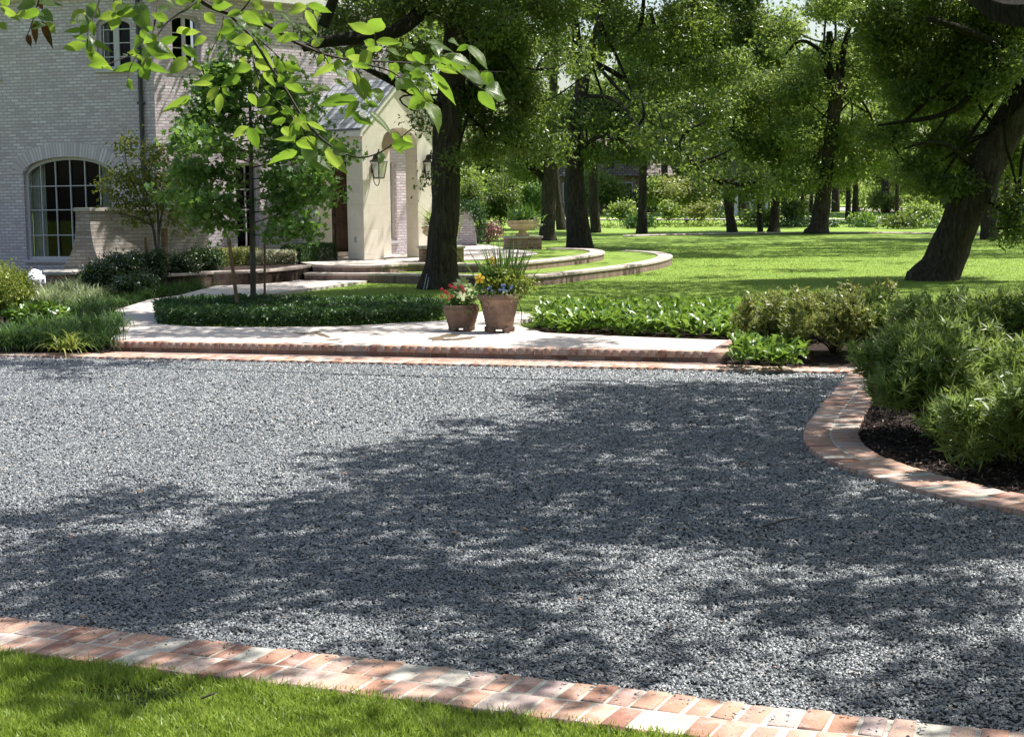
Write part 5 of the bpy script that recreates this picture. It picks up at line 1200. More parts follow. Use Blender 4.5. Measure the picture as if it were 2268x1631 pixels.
smalloak(1213, 531, [(1213, 532, 40), (1213, 520, 34), (1214, 450, 32), (1217, 380, 29), (1220, 300, 27), (1225, 200, 20), (1230, 60, 14)], 'oak trunk forking low at left, just left of the tall straight oak', [(1200, 300, 60, 50, 2, 2), (1250, 330, 60, 40, 2, 2), (1160, 340, 50, 40, 1, 2)], 203, limbs=[[(1214, 410, 14), (1195, 385, 14), (1172, 368, 12), (1150, 365, 6)]])
smalloak(1242, 508, [(1245, 509, 26), (1238, 470, 18), (1232, 420, 16), (1228, 330, 12)], 'slim leaning trunk between the two left oaks', [(1230, 330, 40, 30, 2, 2)], 204, 500)
smalloak(1318, 514, [(1319, 515, 26), (1318, 500, 23), (1314, 430, 20), (1312, 330, 17), (1310, 220, 12)], 'slender oak close to the right of the tall straight oak', [(1330, 250, 70, 50, 1, 3), (1380, 210, 60, 40, 1, 3), (1310, 190, 60, 50, 0, 3)], 205, 1100)
smalloak(1420, 516, [(1420, 517, 26), (1421, 500, 22), (1422, 440, 18), (1424, 370, 17), (1426, 280, 13), (1430, 180, 8)], 'slender straight oak alone in the middle lawn', [(1440, 260, 80, 50, 0, 3), (1400, 230, 70, 40, 2, 3), (1470, 200, 70, 50, 0, 3)], 206, 1300)
smalloak(1619, 513, [(1621, 514, 27), (1617, 490, 20), (1610, 430, 17), (1603, 370, 15), (1598, 290, 13), (1590, 200, 9)], 'slender oak leaning left under the long low limb', [(1600, 230, 90, 60, 0, 3), (1640, 180, 80, 50, 1, 3), (1560, 290, 60, 40, 0, 3), (1650, 330, 70, 40, 0, 2)], 207, 1700, mat='oakleaf2')
smalloak(1683, 512, [(1683, 513, 14), (1682, 470, 12), (1681, 380, 9)], 'thinnest trunk of the middle group', [(1690, 330, 60, 40, 0, 3)], 208, 600)
smalloak(1714, 513, [(1713, 514, 32), (1714, 500, 22), (1717, 450, 20), (1720, 380, 17), (1722, 260, 12)], 'oak trunk with flared foot in the middle group', [(1690, 400, 50, 30, 0, 2), (1735, 410, 50, 30, 0, 2), (1730, 280, 90, 60, 0, 3), (1700, 210, 90, 60, 1, 3), (1760, 230, 80, 60, 2, 3), (1770, 330, 60, 30, 0, 3)], 209, 1900, mat='oakleaf2')
oak('oak_tree', 'forked oak with crooked upper limbs, right of centre lawn', (1815, 516),
    [(1808, 518, 62), (1812, 505, 42), (1818, 470, 37), (1826, 410, 32), (1834, 350, 28), (1840, 300, 26), (1846, 250, 28), (1856, 210, 33), (1852, 180, 36), (1848, 160, 22)],
    [[(1852, 185, 22), (1835, 160, 22), (1828, 130, 20), (1838, 95, 15), (1836, 70, 12)], [(1855, 190, 20), (1862, 150, 22), (1868, 110, 14), (1880, 60, 10), (1885, 0, 8)], [(1830, 135, 10), (1810, 105, 9), (1770, 85, 7), (1740, 120, 5)], [(1858, 215, 14), (1920, 200, 12), (1960, 195, 10), (1990, 200, 5)]],
    [(1900, 385, 60, 34, 0, 2), (1950, 350, 60, 40, 1, 2), (1770, 400, 50, 30, -1, 2), (1860, 60, 70, 40, 0, 3), (1790, 130, 60, 30, 1, 3), (1920, 120, 80, 60, 1, 3), (1760, 200, 70, 40, 1, 3), (1930, 190, 60, 30, -1, 2), (1880, 310, 60, 40, 1, 2), (1790, 290, 60, 40, 0, 2), (1830, 20, 90, 30, 1, 3), (1780, 370, 60, 40, 2, 2), (1960, 260, 70, 50, 2, 3)],
    4200, 9, .18, 210, mat='oakleaf2', cr=.3, group='oaks on the lawn')
oak('oak_tree', 'massive leaning oak at the right side of the lawn', (2075, 617),
    [(2068, 622, 128), (2072, 610, 106), (2084, 590, 92), (2103, 545, 84), (2125, 490, 84), (2158, 420, 80), (2192, 345, 78), (2240, 265, 76), (2292, 180, 74), (2345, 90, 70), (2395, 0, 64), (2450, -140, 54)],
    [[(2262, 225, 16), (2205, 196, 16, -.3), (2165, 192, 14, -.5), (2150, 205, 12, -.6), (2133, 230, 15, -.8), (2105, 248, 13, -1), (2060, 262, 11, -1.2), (2000, 270, 8, -1.3), (1945, 278, 5, -1.4)], [(2100, 250, 7, -1), (2085, 275, 5, -1), (2065, 300, 3, -1)], [(2160, 380, 12), (2120, 330, 10, -1), (2060, 310, 8, -2), (2000, 330, 5, -2)], [(2300, 160, 26), (2210, 100, 24, -1), (2120, 60, 18, -2), (2050, 40, 12, -2)], [(2180, 440, 14), (2230, 470, 12, -.5), (2262, 520, 6, -.8)]],
    [(2100, 330, 80, 50, .8, 1), (2040, 380, 50, 30, .6, .8), (2080, 400, 70, 30, -.4, .5), (2060, 170, 100, 60, 1, 1.4), (2140, 110, 90, 60, 1, 1.4), (2000, 100, 90, 60, 1.5, 1.4), (2180, 60, 90, 60, 0, 1.2), (2262, 340, 30, 50, 1, .8), (2262, 440, 36, 36, -.6, .5), (2255, 505, 32, 45, -.8, .4), (2200, 150, 60, 60, -1, .8), (2010, 220, 60, 40, 0, .8), (1960, 300, 50, 30, -.6, .6), (2100, 20, 120, 50, 0, 1.4), (2140, 240, 60, 60, 1.4, 1), (1960, 40, 70, 60, 1.5, 1.2)],
    8500, 9, .10, 211, cr=.17, tm='oak', group='oaks on the lawn', rough=.13)
smalloak(2190, 529, [(2190, 530, 44), (2190, 510, 36), (2193, 450, 34), (2196, 380, 32), (2200, 280, 28), (2205, 150, 20)], 'oak trunk directly behind the massive leaning oak', [(2150, 300, 90, 60, 2, 3), (2080, 250, 90, 60, 3, 3), (2240, 280, 80, 80, 1, 3)], 212, 1900)
for i, (x, y, w) in enumerate([(1877, 489, 11), (1893, 490, 13), (1775, 496, 9), (1795, 498, 9), (1985, 490, 9)]):
    smalloak(x, y, [(x, y+1, w*1.25), (x+1, y-40, w), (x+2, y-110, w*.8), (x+4, y-200, w*.5)], ('thin distant trunk beyond the lawn, %s' % ['just right of the forked oak', 'second right of the forked oak', 'left of the forked oak foot', 'touching the forked oak foot', 'left of the massive leaning oak', 'between the middle group and the forked oak', 'left of the oak under the low limb', 'between the two slender lawn oaks'][i]),
             [(x-20, y-190, 60, 50, 0, 4), (x+30, y-250, 60, 50, 0, 4), (x, y-140, 50, 26, 0, 3)], 220+i, 800, .24, 'oakleaf2' if i % 2 else 'oakleaf', cr=.4, group='distant trees')
# understorey small trees and shrubs along the far edge of the lawn
def farbush(x, y, w, h, lab, mat, seed, L=.2, name='far_shrub', stemmed=False, dens=1., cr=.2, group='shrubs along the far lawn edge'):
    p = atg(x, y); Yc = p[1]; wm = w/F*Yc; hm = h/F*Yc; rr = np.random.default_rng(seed); bl = []
    for i in range(10):
        a = rr.uniform(0, 6.28); q = math.sqrt(rr.random())*.33
        bl.append((math.cos(a)*q*wm, math.sin(a)*q*min(wm, 5), hm*((.42 if stemmed else .28)+.4*rr.random()*(1-q)), wm*.22*(.7+.6*rr.random()), min(wm, 5)*.2, hm*.2*(.7+.6*rr.random())))
    n = int(dens*3*wm*hm*1.5/(L*L*.28)/7)
    root = tag(empty(name, tuple(p)), lab, 'shrub' if not stemmed else 'small tree', group)
    foliage('foliage', bl, n, 7, cr, L, 'leaf', M[mat], root, seed, shell=.4, zmin=.05, keep=airy if h > 120 else None)
    if stemmed or h > 60:
        stems('stem', (0, 0, 0), [tuple(np.array(q[:3])*.95) for q in bl[:6]], .03, M['bark2'], root, seed=seed, bend=1)
    return root
fb = [(1520, 494, 170, 125, 'pale sunlit small tree behind the slender middle oak', 'azalea', True), (1445, 494, 90, 110, 'grey green small tree left of the pale sunlit one', 'oakleaf2', True), (1375, 500, 70, 60, 'thin branched shrub right of the slender oak pair', 'oakleaf2', True), (1545, 500, 50, 55, 'bare stemmed shrub under the pale sunlit tree', 'azalea', True), (1480, 500, 40, 60, 'twiggy shrub right of the lone slender oak', 'oakleaf2', True),
      (1110, 515, 130, 175, 'dark green small tree behind the visible urn', 'oakleaf', False), (1040, 520, 90, 150, 'dense dark shrub behind the ivy pier', 'oakleaf', False), (1185, 505, 80, 140, 'deep green shrub left of the low forking oak', 'mapleleaf', False), (1130, 440, 90, 60, '', '', 0),
      (1080, 540, 70, 62, 'pink tipped shrub left of the visible urn', 'pinkleaf', False), (1048, 552, 60, 42, 'small grey green shrub by the terrace beside the ivy pier', 'whiteleaf', False), (1760, 500, 60, 90, 'green shrub between trunks of the middle group', 'oakleaf', False), (1800, 480, 60, 60, 'pale flowering shrub left of the forked oak', 'whiteleaf', False), (1915, 500, 90, 30, 'low green planting right of the forked oak', 'broad', False),
      (2000, 505, 120, 34, 'long dark low shrub right of the thin distant trunks', 'oakleaf', False), (1580, 455, 60, 80, 'dark round evergreen left of the white columned house', 'cover', False), (2050, 500, 110, 60, 'green shrub just left of the leaning oak', 'oakleaf2', False), (1960, 470, 90, 60, 'grey green bush beyond the road', 'oakleaf2', False), (2240, 520, 80, 90, 'dark shrub right of the leaning oak', 'oakleaf', False), (1350, 470, 90, 90, 'sunlit bush behind the slender oak pair', 'oakleaf2', False), (1680, 500, 90, 50, 'bush between the middle trunks', 'oakleaf2', False), (1420, 505, 80, 30, 'low bush behind the lone slender oak', 'cover', False), (1240, 470, 90, 80, 'bush behind the leaning slim trunk', 'oakleaf2', False), (2120, 480, 120, 80, 'large bush behind the massive leaning oak', 'oakleaf', False)]
for i, (x, y, w, h, lab, mat, st) in enumerate(fb):
    if lab: farbush(x, y, w, h, lab, mat, 240+i, L=.2 if y < 510 else .12, stemmed=bool(st), cr=.2 if y < 510 else .12)
bz_ = [(1010, 500, 120, 190), (1090, 480, 130, 230), (1175, 470, 120, 210), (1255, 468, 120, 150), (1330, 474, 110, 120), (1400, 462, 90, 100), (1475, 460, 120, 190), (1545, 458, 110, 260), (1730, 460, 120, 200), (1800, 458, 130, 240), (1880, 456, 130, 210), (1950, 457, 130, 240), (2030, 459, 140, 220), (2110, 464, 150, 250), (2200, 470, 160, 260), (2290, 478, 160, 250)]
wh_ = ['behind the ivy pier', 'behind the pink tipped shrub', 'behind the visible urn', 'behind the low forking oak', 'low before the brown roofed house', 'right of the brown roof', 'behind the lone slender oak', 'above the pale sunlit tree', 'behind the middle trunk group', 'behind the forked oak foot', 'between forked oak and thin distant trunks', 'behind the thin distant trunks', 'behind the far road bend', 'left behind the massive leaning oak', 'right behind the massive leaning oak', 'at the far right edge']
for i, ((x, y, w, h), lb_) in enumerate(zip(bz_, wh_)):
    farbush(x, y, w, h, 'leafy background tree '+lb_, ['oakleaf2', 'oakleaf', 'azalea', 'oakleaf2', 'oakleaf2'][i % 5], 330+i, L=.27, name='background_tree', stemmed=False, dens=1.3, cr=.35, group='leafy background trees')
# far hedges
def farhedge(x0, x1, y, h, lab, mat, seed, w=1.2):
    a, b = atg(x0, y), atg(x1, y); return boxhedge([a, b], w, h, lab, seed, a[2], mat, .28, .5, 'far_hedge')
farhedge(1400, 1560, 470, 1.3, 'long clipped hedge in front of the brown roofed house', 'cover', 270)
farhedge(1560, 1650, 473, 1.2, 'clipped hedge left of the far white columned porch', 'oakleaf', 271)
def lowstrip(pts_px, lab, mat, seed, h=.35, w=1.2):
    P_ = [atg(x, y) for x, y in pts_px]; rr = np.random.default_rng(seed); bl = []
    for a, b in zip(P_[:-1], P_[1:]):
        nn_ = max(2, int(np.linalg.norm(b-a)/.8))
        for i in range(nn_):
            c = a+(b-a)*(i+rr.random()*.6)/nn_; bl.append((c[0], c[1]+rr.normal()*w*.3, c[2]+h*.3*rr.random(), .7, w*.6, h*(.5+.7*rr.random())))
    o = foliage('far_planting', bl, len(bl)*34, 6, .14, .17, 'leaf', M[mat], None, seed, shell=.3, zmin=.1); o['kind'] = 'stuff'; o['label'] = lab
lowstrip([(1330, 504), (1450, 502), (1600, 501), (1680, 501)], 'low planting along the far lawn edge, left part', 'oakleaf2', 401, .28)
lowstrip([(1690, 501), (1830, 502), (1960, 502), (2060, 504), (2160, 507)], 'darker low planting along the far lawn edge, right part', 'cover', 402, .5)
farhedge(1490, 1610, 484, 1.1, 'long low clipped hedge behind the sunlit small tree', 'oakleaf', 403)
farhedge(1905, 2080, 468, 1.0, 'clipped hedge beyond the far road', 'oakleaf2', 404)
# distant wood closing the view
rr = np.random.default_rng(280); bl = []
for i in range(120):
    X = rr.uniform(-60, 105); Y = rr.uniform(150, 215); z = float(gz(Y)); h = rr.uniform(3, 19)
    bl.append((X, Y, z+h*rr.uniform(.25, 1), rr.uniform(3, 6), rr.uniform(3, 5), rr.uniform(1.8, 4)))
for i in range(70):
    X = rr.uniform(-60, 105); Y = rr.uniform(170, 200); bl.append((X, Y, float(gz(Y))+rr.uniform(0, 3), 5, 4, 2.5))
o = foliage('distant_woodland', bl, 30000, 7, .8, .50, 'leaf', M['oakleaf2'], None, 281, shell=.5, keep=airy); o['kind'] = 'stuff'; o['label'] = 'far belt of trees beyond the road'
# mid trees: crowns only partly seen, each a tree of its own
mt = [(1560, 471, 1560, 120, 150, 90, 'tree with a broad crown high above the pale sunlit tree'), (1960, 470, 1960, 120, 150, 110, 'tree with a broad crown left above the leaning oak'), (1130, 474, 1120, 110, 130, 90, 'tree with a dark crown above the visible urn'), (2230, 476, 2220, 180, 150, 120, 'tree with a dark crown at the right edge'), (1740, 470, 1740, 140, 140, 90, 'tree with a crown high above the middle group'), (870, 520, 860, 90, 120, 70, 'tree rising behind the porch roof'), (1350, 470, 1370, 210, 120, 70, 'tree crown filling behind the tall straight oak'), (1655, 471, 1670, 70, 130, 90, 'tree with a high crown right of the oak under the low limb'), (1850, 469, 1850, 130, 160, 90, 'tree whose crown fills behind the fork of the crooked oak'), (1470, 471, 1480, 110, 130, 90, 'tree with a tall crown behind the lone slender oak'), (2090, 472, 2080, 170, 150, 120, 'tree with a crown behind the massive leaning oak')]
for i, (bx, by, cx, cy, rx, ry, lab) in enumerate(mt):
    rr = np.random.default_rng(290+i); bs = [(cx+rr.normal()*rx*.5, cy+rr.normal()*ry*.5, rx*.42, ry*.42, rr.normal()*2, 2.5) for _ in range(9)]
    Yb = atg(bx, by)[1]
    oak('broadleaf_tree', lab, (bx, by), [(bx, by+1, 20), (bx, by-60, 15), (bx+4, by-170, 13), (cx, cy, 8), (cx, cy-90, 4)], [], bs, 2600, 9, .33, 290+i, 'oakleaf2' if i % 2 == 0 else 'oakleaf', 'bark', 'broad crowned trees behind', .4)
# ---- young maple in the ground cover
p0 = at(560, 692, WZ); Ym = p0[1]
def mp_(x, y, d=0): return atY(x, y, Ym+d)-p0
root = tag(empty('young_maple', tuple(p0)), 'young staked maple with dense green crown in the ground cover bed', 'tree')
mb = MB(); a, b = smooth_both([mp_(561, 700), mp_(560, 600), mp_(558, 500), mp_(556, 400), mp_(556, 300), mp_(552, 200), mp_(548, 110)], [.05, .045, .042, .034, .026, .017, .007]); mb.tube(a, list(b), 10, .05, 1); mb.build('trunk', M['bark2'], root, smooth=True, uv=False)
rr = np.random.default_rng(301); br = MB(); bl = []
for i in range(30):
    y0 = 520-13*i*.95; x0 = 557; s = -1 if i % 2 else 1; ln = (196-abs(i-8)*5.2)*rr.uniform(.7, 1.05); d = rr.normal()*.55
    e = mp_(x0+s*ln, y0-ln*rr.uniform(.05, .6)+14, d); m_ = (mp_(x0, y0)+e)/2+np.array([0, 0, -.08])
    br.tube(smooth_path([mp_(x0, y0), m_, e], 2), list(np.linspace(.014, .003, 9)), 5)
    for f in (.35, .6, .85, 1.0): 
        c = mp_(x0, y0)*(1-f)+e*f; bl.append((c[0], c[1]+rr.normal()*.12, c[2], .26, .24, .19))
br.build('branches', M['bark2'], root, uv=False)
bl += [(*(mp_(x, y)), .25, .2, .22) for x, y in ((545, 110), (520, 90), (560, 70), (600, 150), (480, 170))]
foliage('crown', bl, 1100, 8, .11, .10, 'maple', M['mapleleaf'], root, 302, wr=.85, shell=.3, up=.6, outward=.3)
# ---- crape myrtle
p0 = at(350, 641, LAWN); Yc = p0[1]
root = tag(empty('crape_myrtle', tuple(p0)), 'thin multi stemmed crape myrtle with reddish tips in front of the garden wall', 'small tree')
def mc(x, y, d=0): return atY(x, y, Yc+d)-p0
st = MB()
for tr_ in ([(350, 642), (345, 545), (340, 500), (320, 455), (300, 420), (280, 370), (275, 310)], [(352, 642), (350, 540), (356, 480), (370, 420), (385, 370)], [(349, 642), (345, 530), (330, 470), (290, 450), (240, 430)], [(351, 642), (352, 500), (345, 430), (330, 380), (300, 340)], [(340, 500), (300, 480), (250, 470)]):
    a = smooth_path([mc(*q, (i-3)*.05) for i, q in enumerate(tr_)], 2); st.tube(a, list(np.linspace(.035, .006, len(a))), 7)
st.build('stems', M['bark2'], root, smooth=True, uv=False)
C = [(300, 400, 45, 40), (260, 390, 40, 24), (340, 380, 45, 40), (375, 400, 40, 45), (330, 450, 50, 30), (280, 450, 40, 20), (385, 450, 40, 35), (280, 320, 22, 30), (235, 420, 30, 14), (345, 340, 30, 26), (395, 500, 20, 20), (310, 490, 30, 12)]
foliage('crown', [(*mc(x, y), rx/F*Yc, .4, ry/F*Yc) for x, y, rx, ry in C], 420, 8, .10, .09, 'leaf', M['myrtle'], root, 305, up=.3)
# cables up the oak trunk
p = atg(968, 634); cb = MB()
for dx in (0, 6): cb.tube([atY(938+dx, 640, p[1]-1.05), atY(944+dx, 612, p[1]-.75), atY(951+dx*.5, 585, p[1]-.5), atY(957, 480, p[1]-.42), atY(961, 330, p[1]-.42)], .009, 5)
tag(cb.build('cable', M['hose'], None, uv=False), 'pair of pale conduits running up the big oak trunk', 'cable')
# fallen leaves and twigs
dl = None
FL = [(193, 1366), (1643, 1030), (1480, 1390), (800, 1016), (1090, 1199), (1150, 1170), (765, 1050), (610, 925), (1738, 1010), (1905, 1040), (300, 1090), (660, 920), (430, 1410), (1290, 1330), (1000, 1180), (150, 1190)]
for i, (x, y) in enumerate(FL):
    q = at(x, y, .012)
    if dl is None:
        T, Fc = TM['oval']; dl = fast_mesh('fallen_leaf', T*np.array([.03, .05, .05]), Fc, M['dead'], rnd=[.5]*6); o = dl
    else: o = dl.copy(); COL.objects.link(o)
    o.location = tuple(q+np.array([0, 0, .006])); o.rotation_euler = (random.uniform(-.3, .3), random.uniform(-.3, .3), random.uniform(0, 6.28)); o.scale = [random.uniform(.7, 1.2)]*3
    tag(o, 'small dry orange brown leaf lying on the gravel', 'leaf', 'dry leaves on the gravel')
for i, (x, y) in enumerate([(1738, 513), (1700, 577), (1733, 604), (1860, 611), (1590, 600)]):
    o = dl.copy(); COL.objects.link(o); o.name = 'fallen_leaf'; o.location = tuple(at(x, y+1, LAWN+.03)); o.scale = [1.6]*3; tag(o, 'dry brown leaf lying on the sunny lawn', 'leaf', 'dry leaves on the lawn')
for i, (pts_, lab) in enumerate([([(445, 1545), (468, 1536), (480, 1531)], 'short dark twig lying in the near grass'), ([(1690, 1165), (1740, 1150), (1790, 1142)], 'thin dark twig lying on the shaded gravel')]):
    mb = MB(); mb.tube([at(x, y, .02+.01*(k_ == 1)+(.03 if i == 0 else 0)) for k_, (x, y) in enumerate(pts_)], [.005, .004, .002], 5); tag(mb.build('twig', M['twig'], None, uv=False), lab, 'twig')
# ================================================================ NEIGHBOURS, ROAD
rd = [atg(1690, 470), atg(1800, 466), atg(1990, 471), atg(2267, 483), atg(2600, 497), atg(2600, 489), atg(2267, 474), atg(2000, 462), atg(1850, 459), atg(1690, 464)]
mb = MB(); mb.add([(p[0], p[1], p[2]+.03) for p in rd], [(0, 1, 8, 9), (1, 2, 7, 8), (2, 3, 6, 7), (3, 4, 5, 6)]); o = mb.build('road', M['road']); o['kind'] = 'structure'; o['label'] = 'pale curving road beyond the lawn'
mb = MB(); A_ = [atg(x, 487) for x in (1200, 1600, 2000)]; B_ = [atg(x, 485) for x in (1200, 1600, 2000)]; mb.add([(p[0], p[1], p[2]+.03) for p in A_+B_], [(0, 1, 4, 3), (1, 2, 5, 4)]); o = mb.build('pavement', M['road']); o['kind'] = 'structure'; o['label'] = 'narrow far pavement'
cu = [at(x, y, LAWN) for x, y in ((1380, 523), (1600, 517.5), (1850, 515), (2267, 519))]
mb = MB(); cu = smooth_path(cu, 2); n = len(cu)
mb.add([(p[0], p[1], LAWN) for p in cu]+[(p[0], p[1]+.1, LAWN+.05) for p in cu]+[(p[0], p[1]+.35, LAWN+.05) for p in cu]+[(p[0], p[1]+.35, LAWN-.05) for p in cu], [(i+k*n, i+1+k*n, i+1+(k+1)*n, i+(k+1)*n) for k in range(3) for i in range(n-1)]); tag(mb.build('low_kerb_wall', M['capbrick']), 'thin low kerb crossing the far lawn', 'low wall')
def neighbour(x0, x1, ybase, ywall, yroof, Y, lab, wallmat, cols=False):
    a, b = atY(x0, ybase, Y), atY(x1, ybase, Y); zw = atY(x0, ywall, Y)[2]; zr = atY(x0, yroof, Y)[2]; z0 = float(gz(Y))-.2
    root = tag(empty('neighbour_house', (a[0], Y, z0)), lab, 'house'); w = b[0]-a[0]
    mb = MB(); mb.box(0, w, 0, 8, 0, zw-z0); mb.build('wall', M[wallmat], root)
    mb = MB(); e = .6; H1 = zw-z0; H2 = zr-z0; mb.add([(-e, -e, H1), (w+e, -e, H1), (w+e, 9, H1), (-e, 9, H1), (w*.15, 4, H2), (w*.85, 4, H2)], [(0, 1, 5, 4), (1, 2, 5), (2, 3, 4, 5), (3, 0, 4), (3, 2, 1, 0)]); mb.build('roof', M['shingle'], root)
    nw = 4
    for i in range(nw):
        cx = w*(i+.5)/nw; mb = MB(); mb.box(cx-.55, cx+.55, -.05, -.005, 1.0, 2.6); o = mb.build('window', M['white'], root); mb = MB(); mb.box(cx-.45, cx+.45, -.07, -.052, 1.1, 2.5); mb.build('pane', M['glass'], o)
    if cols:
        for i in range(4):
            mb = MB(); mb.lathe([(.22, 0), (.22, .15), (.16, .2), (.14, H1-.5), (.2, H1-.35), (.2, H1-.25)], 14, (w*(.12+.25*i), -1.6)); mb.build('column', M['fascia'], root, smooth=True)
        mb = MB(); mb.box(-.2, w+.2, -2, 0, H1-.25, H1-.002); mb.build('porch_beam', M['fascia'], root)
neighbour(1230, 1480, 470, 392, 300, 128, 'neighbouring house with brown shingle roof seen between the slender oaks', 'oldbrick')
neighbour(1575, 1705, 458, 402, 352, 118, 'far brick house with white columns in its porch', 'oldbrick', True)
# ================================================================ OVERHANGING NEAR FOLIAGE
def R1(x, y): return (x/4.0, y/4.0)
def R2(x, y): return (567+x/4.0, y/4.0)
BR = [
 ([R1(1500, -260), R1(1700, -60), R1(1780, 10), R1(1900, 80), R1(2100, 140), R1(2268, 170), R2(200, 280), R2(330, 370), R2(500, 440), R2(620, 490), R2(870, 540), R2(1100, 545), R2(1450, 565), R2(1600, 572), R2(1680, 530)], .013, .0025, 3.9, 4.3),
 ([R1(2030, 130), R1(2150, 240), R1(2268, 380), R2(100, 560), R2(250, 770), R2(400, 1030), R2(560, 1220), R2(700, 1320), R2(850, 1390), R2(960, 1400), R2(1100, 1355), R2(1250, 1250), R2(1390, 1130)], .007, .002, 3.95, 3.7),
 ([R1(1740, 10), R1(1690, 60), R1(1500, 170), R1(1400, 300), R1(1330, 450), R1(1270, 580)], .005, .002, 3.9, 3.8), ([R1(1440, -200), R1(1400, 0), R1(1380, 150), R1(1340, 370), R1(1240, 460), R1(1050, 530), R1(900, 600)], .005, .0015, 4.0, 3.7),
 ([R1(900, -200), R1(885, 10), R1(830, 150), R1(780, 260), R1(770, 430)], .005, .0018, 3.9, 3.8), ([R1(1210, 490), R1(1140, 620), R1(1125, 750)], .003, .0012, 3.75, 3.7), ([R1(1980, 150), R1(1960, 280), R1(1880, 430), R1(1840, 520)], .003, .0012, 3.95, 3.9),
 ([R1(2170, 260), R1(2230, 450), R1(2255, 600), R2(50, 780), R2(190, 900), R2(330, 1020), R2(480, 1240)], .004, .0015, 3.95, 3.8), ([R2(320, 1040), R2(335, 1180), R2(370, 1350)], .003, .0012, 3.8, 3.8), ([R2(870, 590), R2(940, 700), R2(960, 860), R2(1000, 960)], .003, .0012, 4.0, 4.0),
 ([R2(600, 490), R2(645, 560), R2(650, 650)], .003, .0012, 4.0, 4.0), ([R2(1020, 530), R2(1050, 450), R2(1050, 300)], .003, .0015, 4.1, 4.1), ([R2(960, 570), R2(1180, 620), R2(1290, 700), R2(1400, 750), R2(1500, 880)], .004, .0015, 4.1, 4.1), ([R2(1360, 610), R2(1430, 710), R2(1480, 810)], .003, .0012, 4.1, 4.15),
 ([R1(380, -200), R1(345, 10), R1(310, 100), R1(290, 190), R1(240, 320)], .004, .0015, 3.8, 3.8), ([R2(1640, 560), R2(1800, 640), R2(1960, 770), R2(2030, 800)], .003, .0015, 4.2, 4.3), ([R2(200, 290), R2(350, 330), R2(480, 400), R2(600, 480)], .003, .002, 3.95, 4.0), ([R1(2100, 140), R1(2210, 20), R1(2240, -80)], .004, .002, 3.9, 3.9), ([R1(1000, -150), R1(1010, 60), R1(1025, 125)], .003, .0015, 3.9, 3.9), ([R2(2, 330), R2(200, 500), R2(290, 640)], .003, .001, 3.9, 3.9), ([R2(1900, 630), R2(2210, 640)], .002, .001, 4.2, 4.2)]
elm = tag(empty('elm_tree', (-3.3, 5.2, 0)), 'near elm whose leafy branch hangs into the top left of the view', 'tree')
eo = np.array([-3.3, 5.2, 0])
tb_ = MB(); tb_.tube(smooth_path([(0, 0, -.1), (.05, 0, 1.5), (-.05, 0, 3), (.1, -.2, 4.6), (.2, -.2, 6)], 2), list(np.linspace(.15, .06, 17)), 14, .08, 4); tb_.build('trunk', M['bark2'], elm, smooth=True, uv=False)
first = atY(*BR[0][0][0], 3.9)-eo
tb_ = MB(); tb_.tube(smooth_path([(0, 0, 2.4), (.6, -.6, 3.1), first*.5+np.array([0, 0, 1.9]), first], 2), list(np.linspace(.05, .014, 13)), 10); 
for j in (3, 4, 14, 18):
    f_ = atY(*BR[j][0][0], BR[j][3])-eo; tb_.tube(smooth_path([(.9, -.8, 3.3), (.9, -.8, 3.3)*np.array(.5)+f_*.5+np.array([0, 0, .25]), f_], 2), list(np.linspace(.02, .006, 9)), 7)
tb_.build('limb', M['bark2'], elm, smooth=True, uv=False)
bm_ = MB()
for pts, r0, r1, ya, yb in BR:
    r0 *= .6; r1 *= .6
    n = len(pts); a = np.array([atY(x, y, ya+(yb-ya)*i/(n-1))-eo for i, (x, y) in enumerate(pts)]); a = smooth_path(a, 2); bm_.tube(a, list(np.linspace(r0, r1, len(a))), 6)
bm_.build('branch', M['twig'], elm, smooth=True, uv=False)
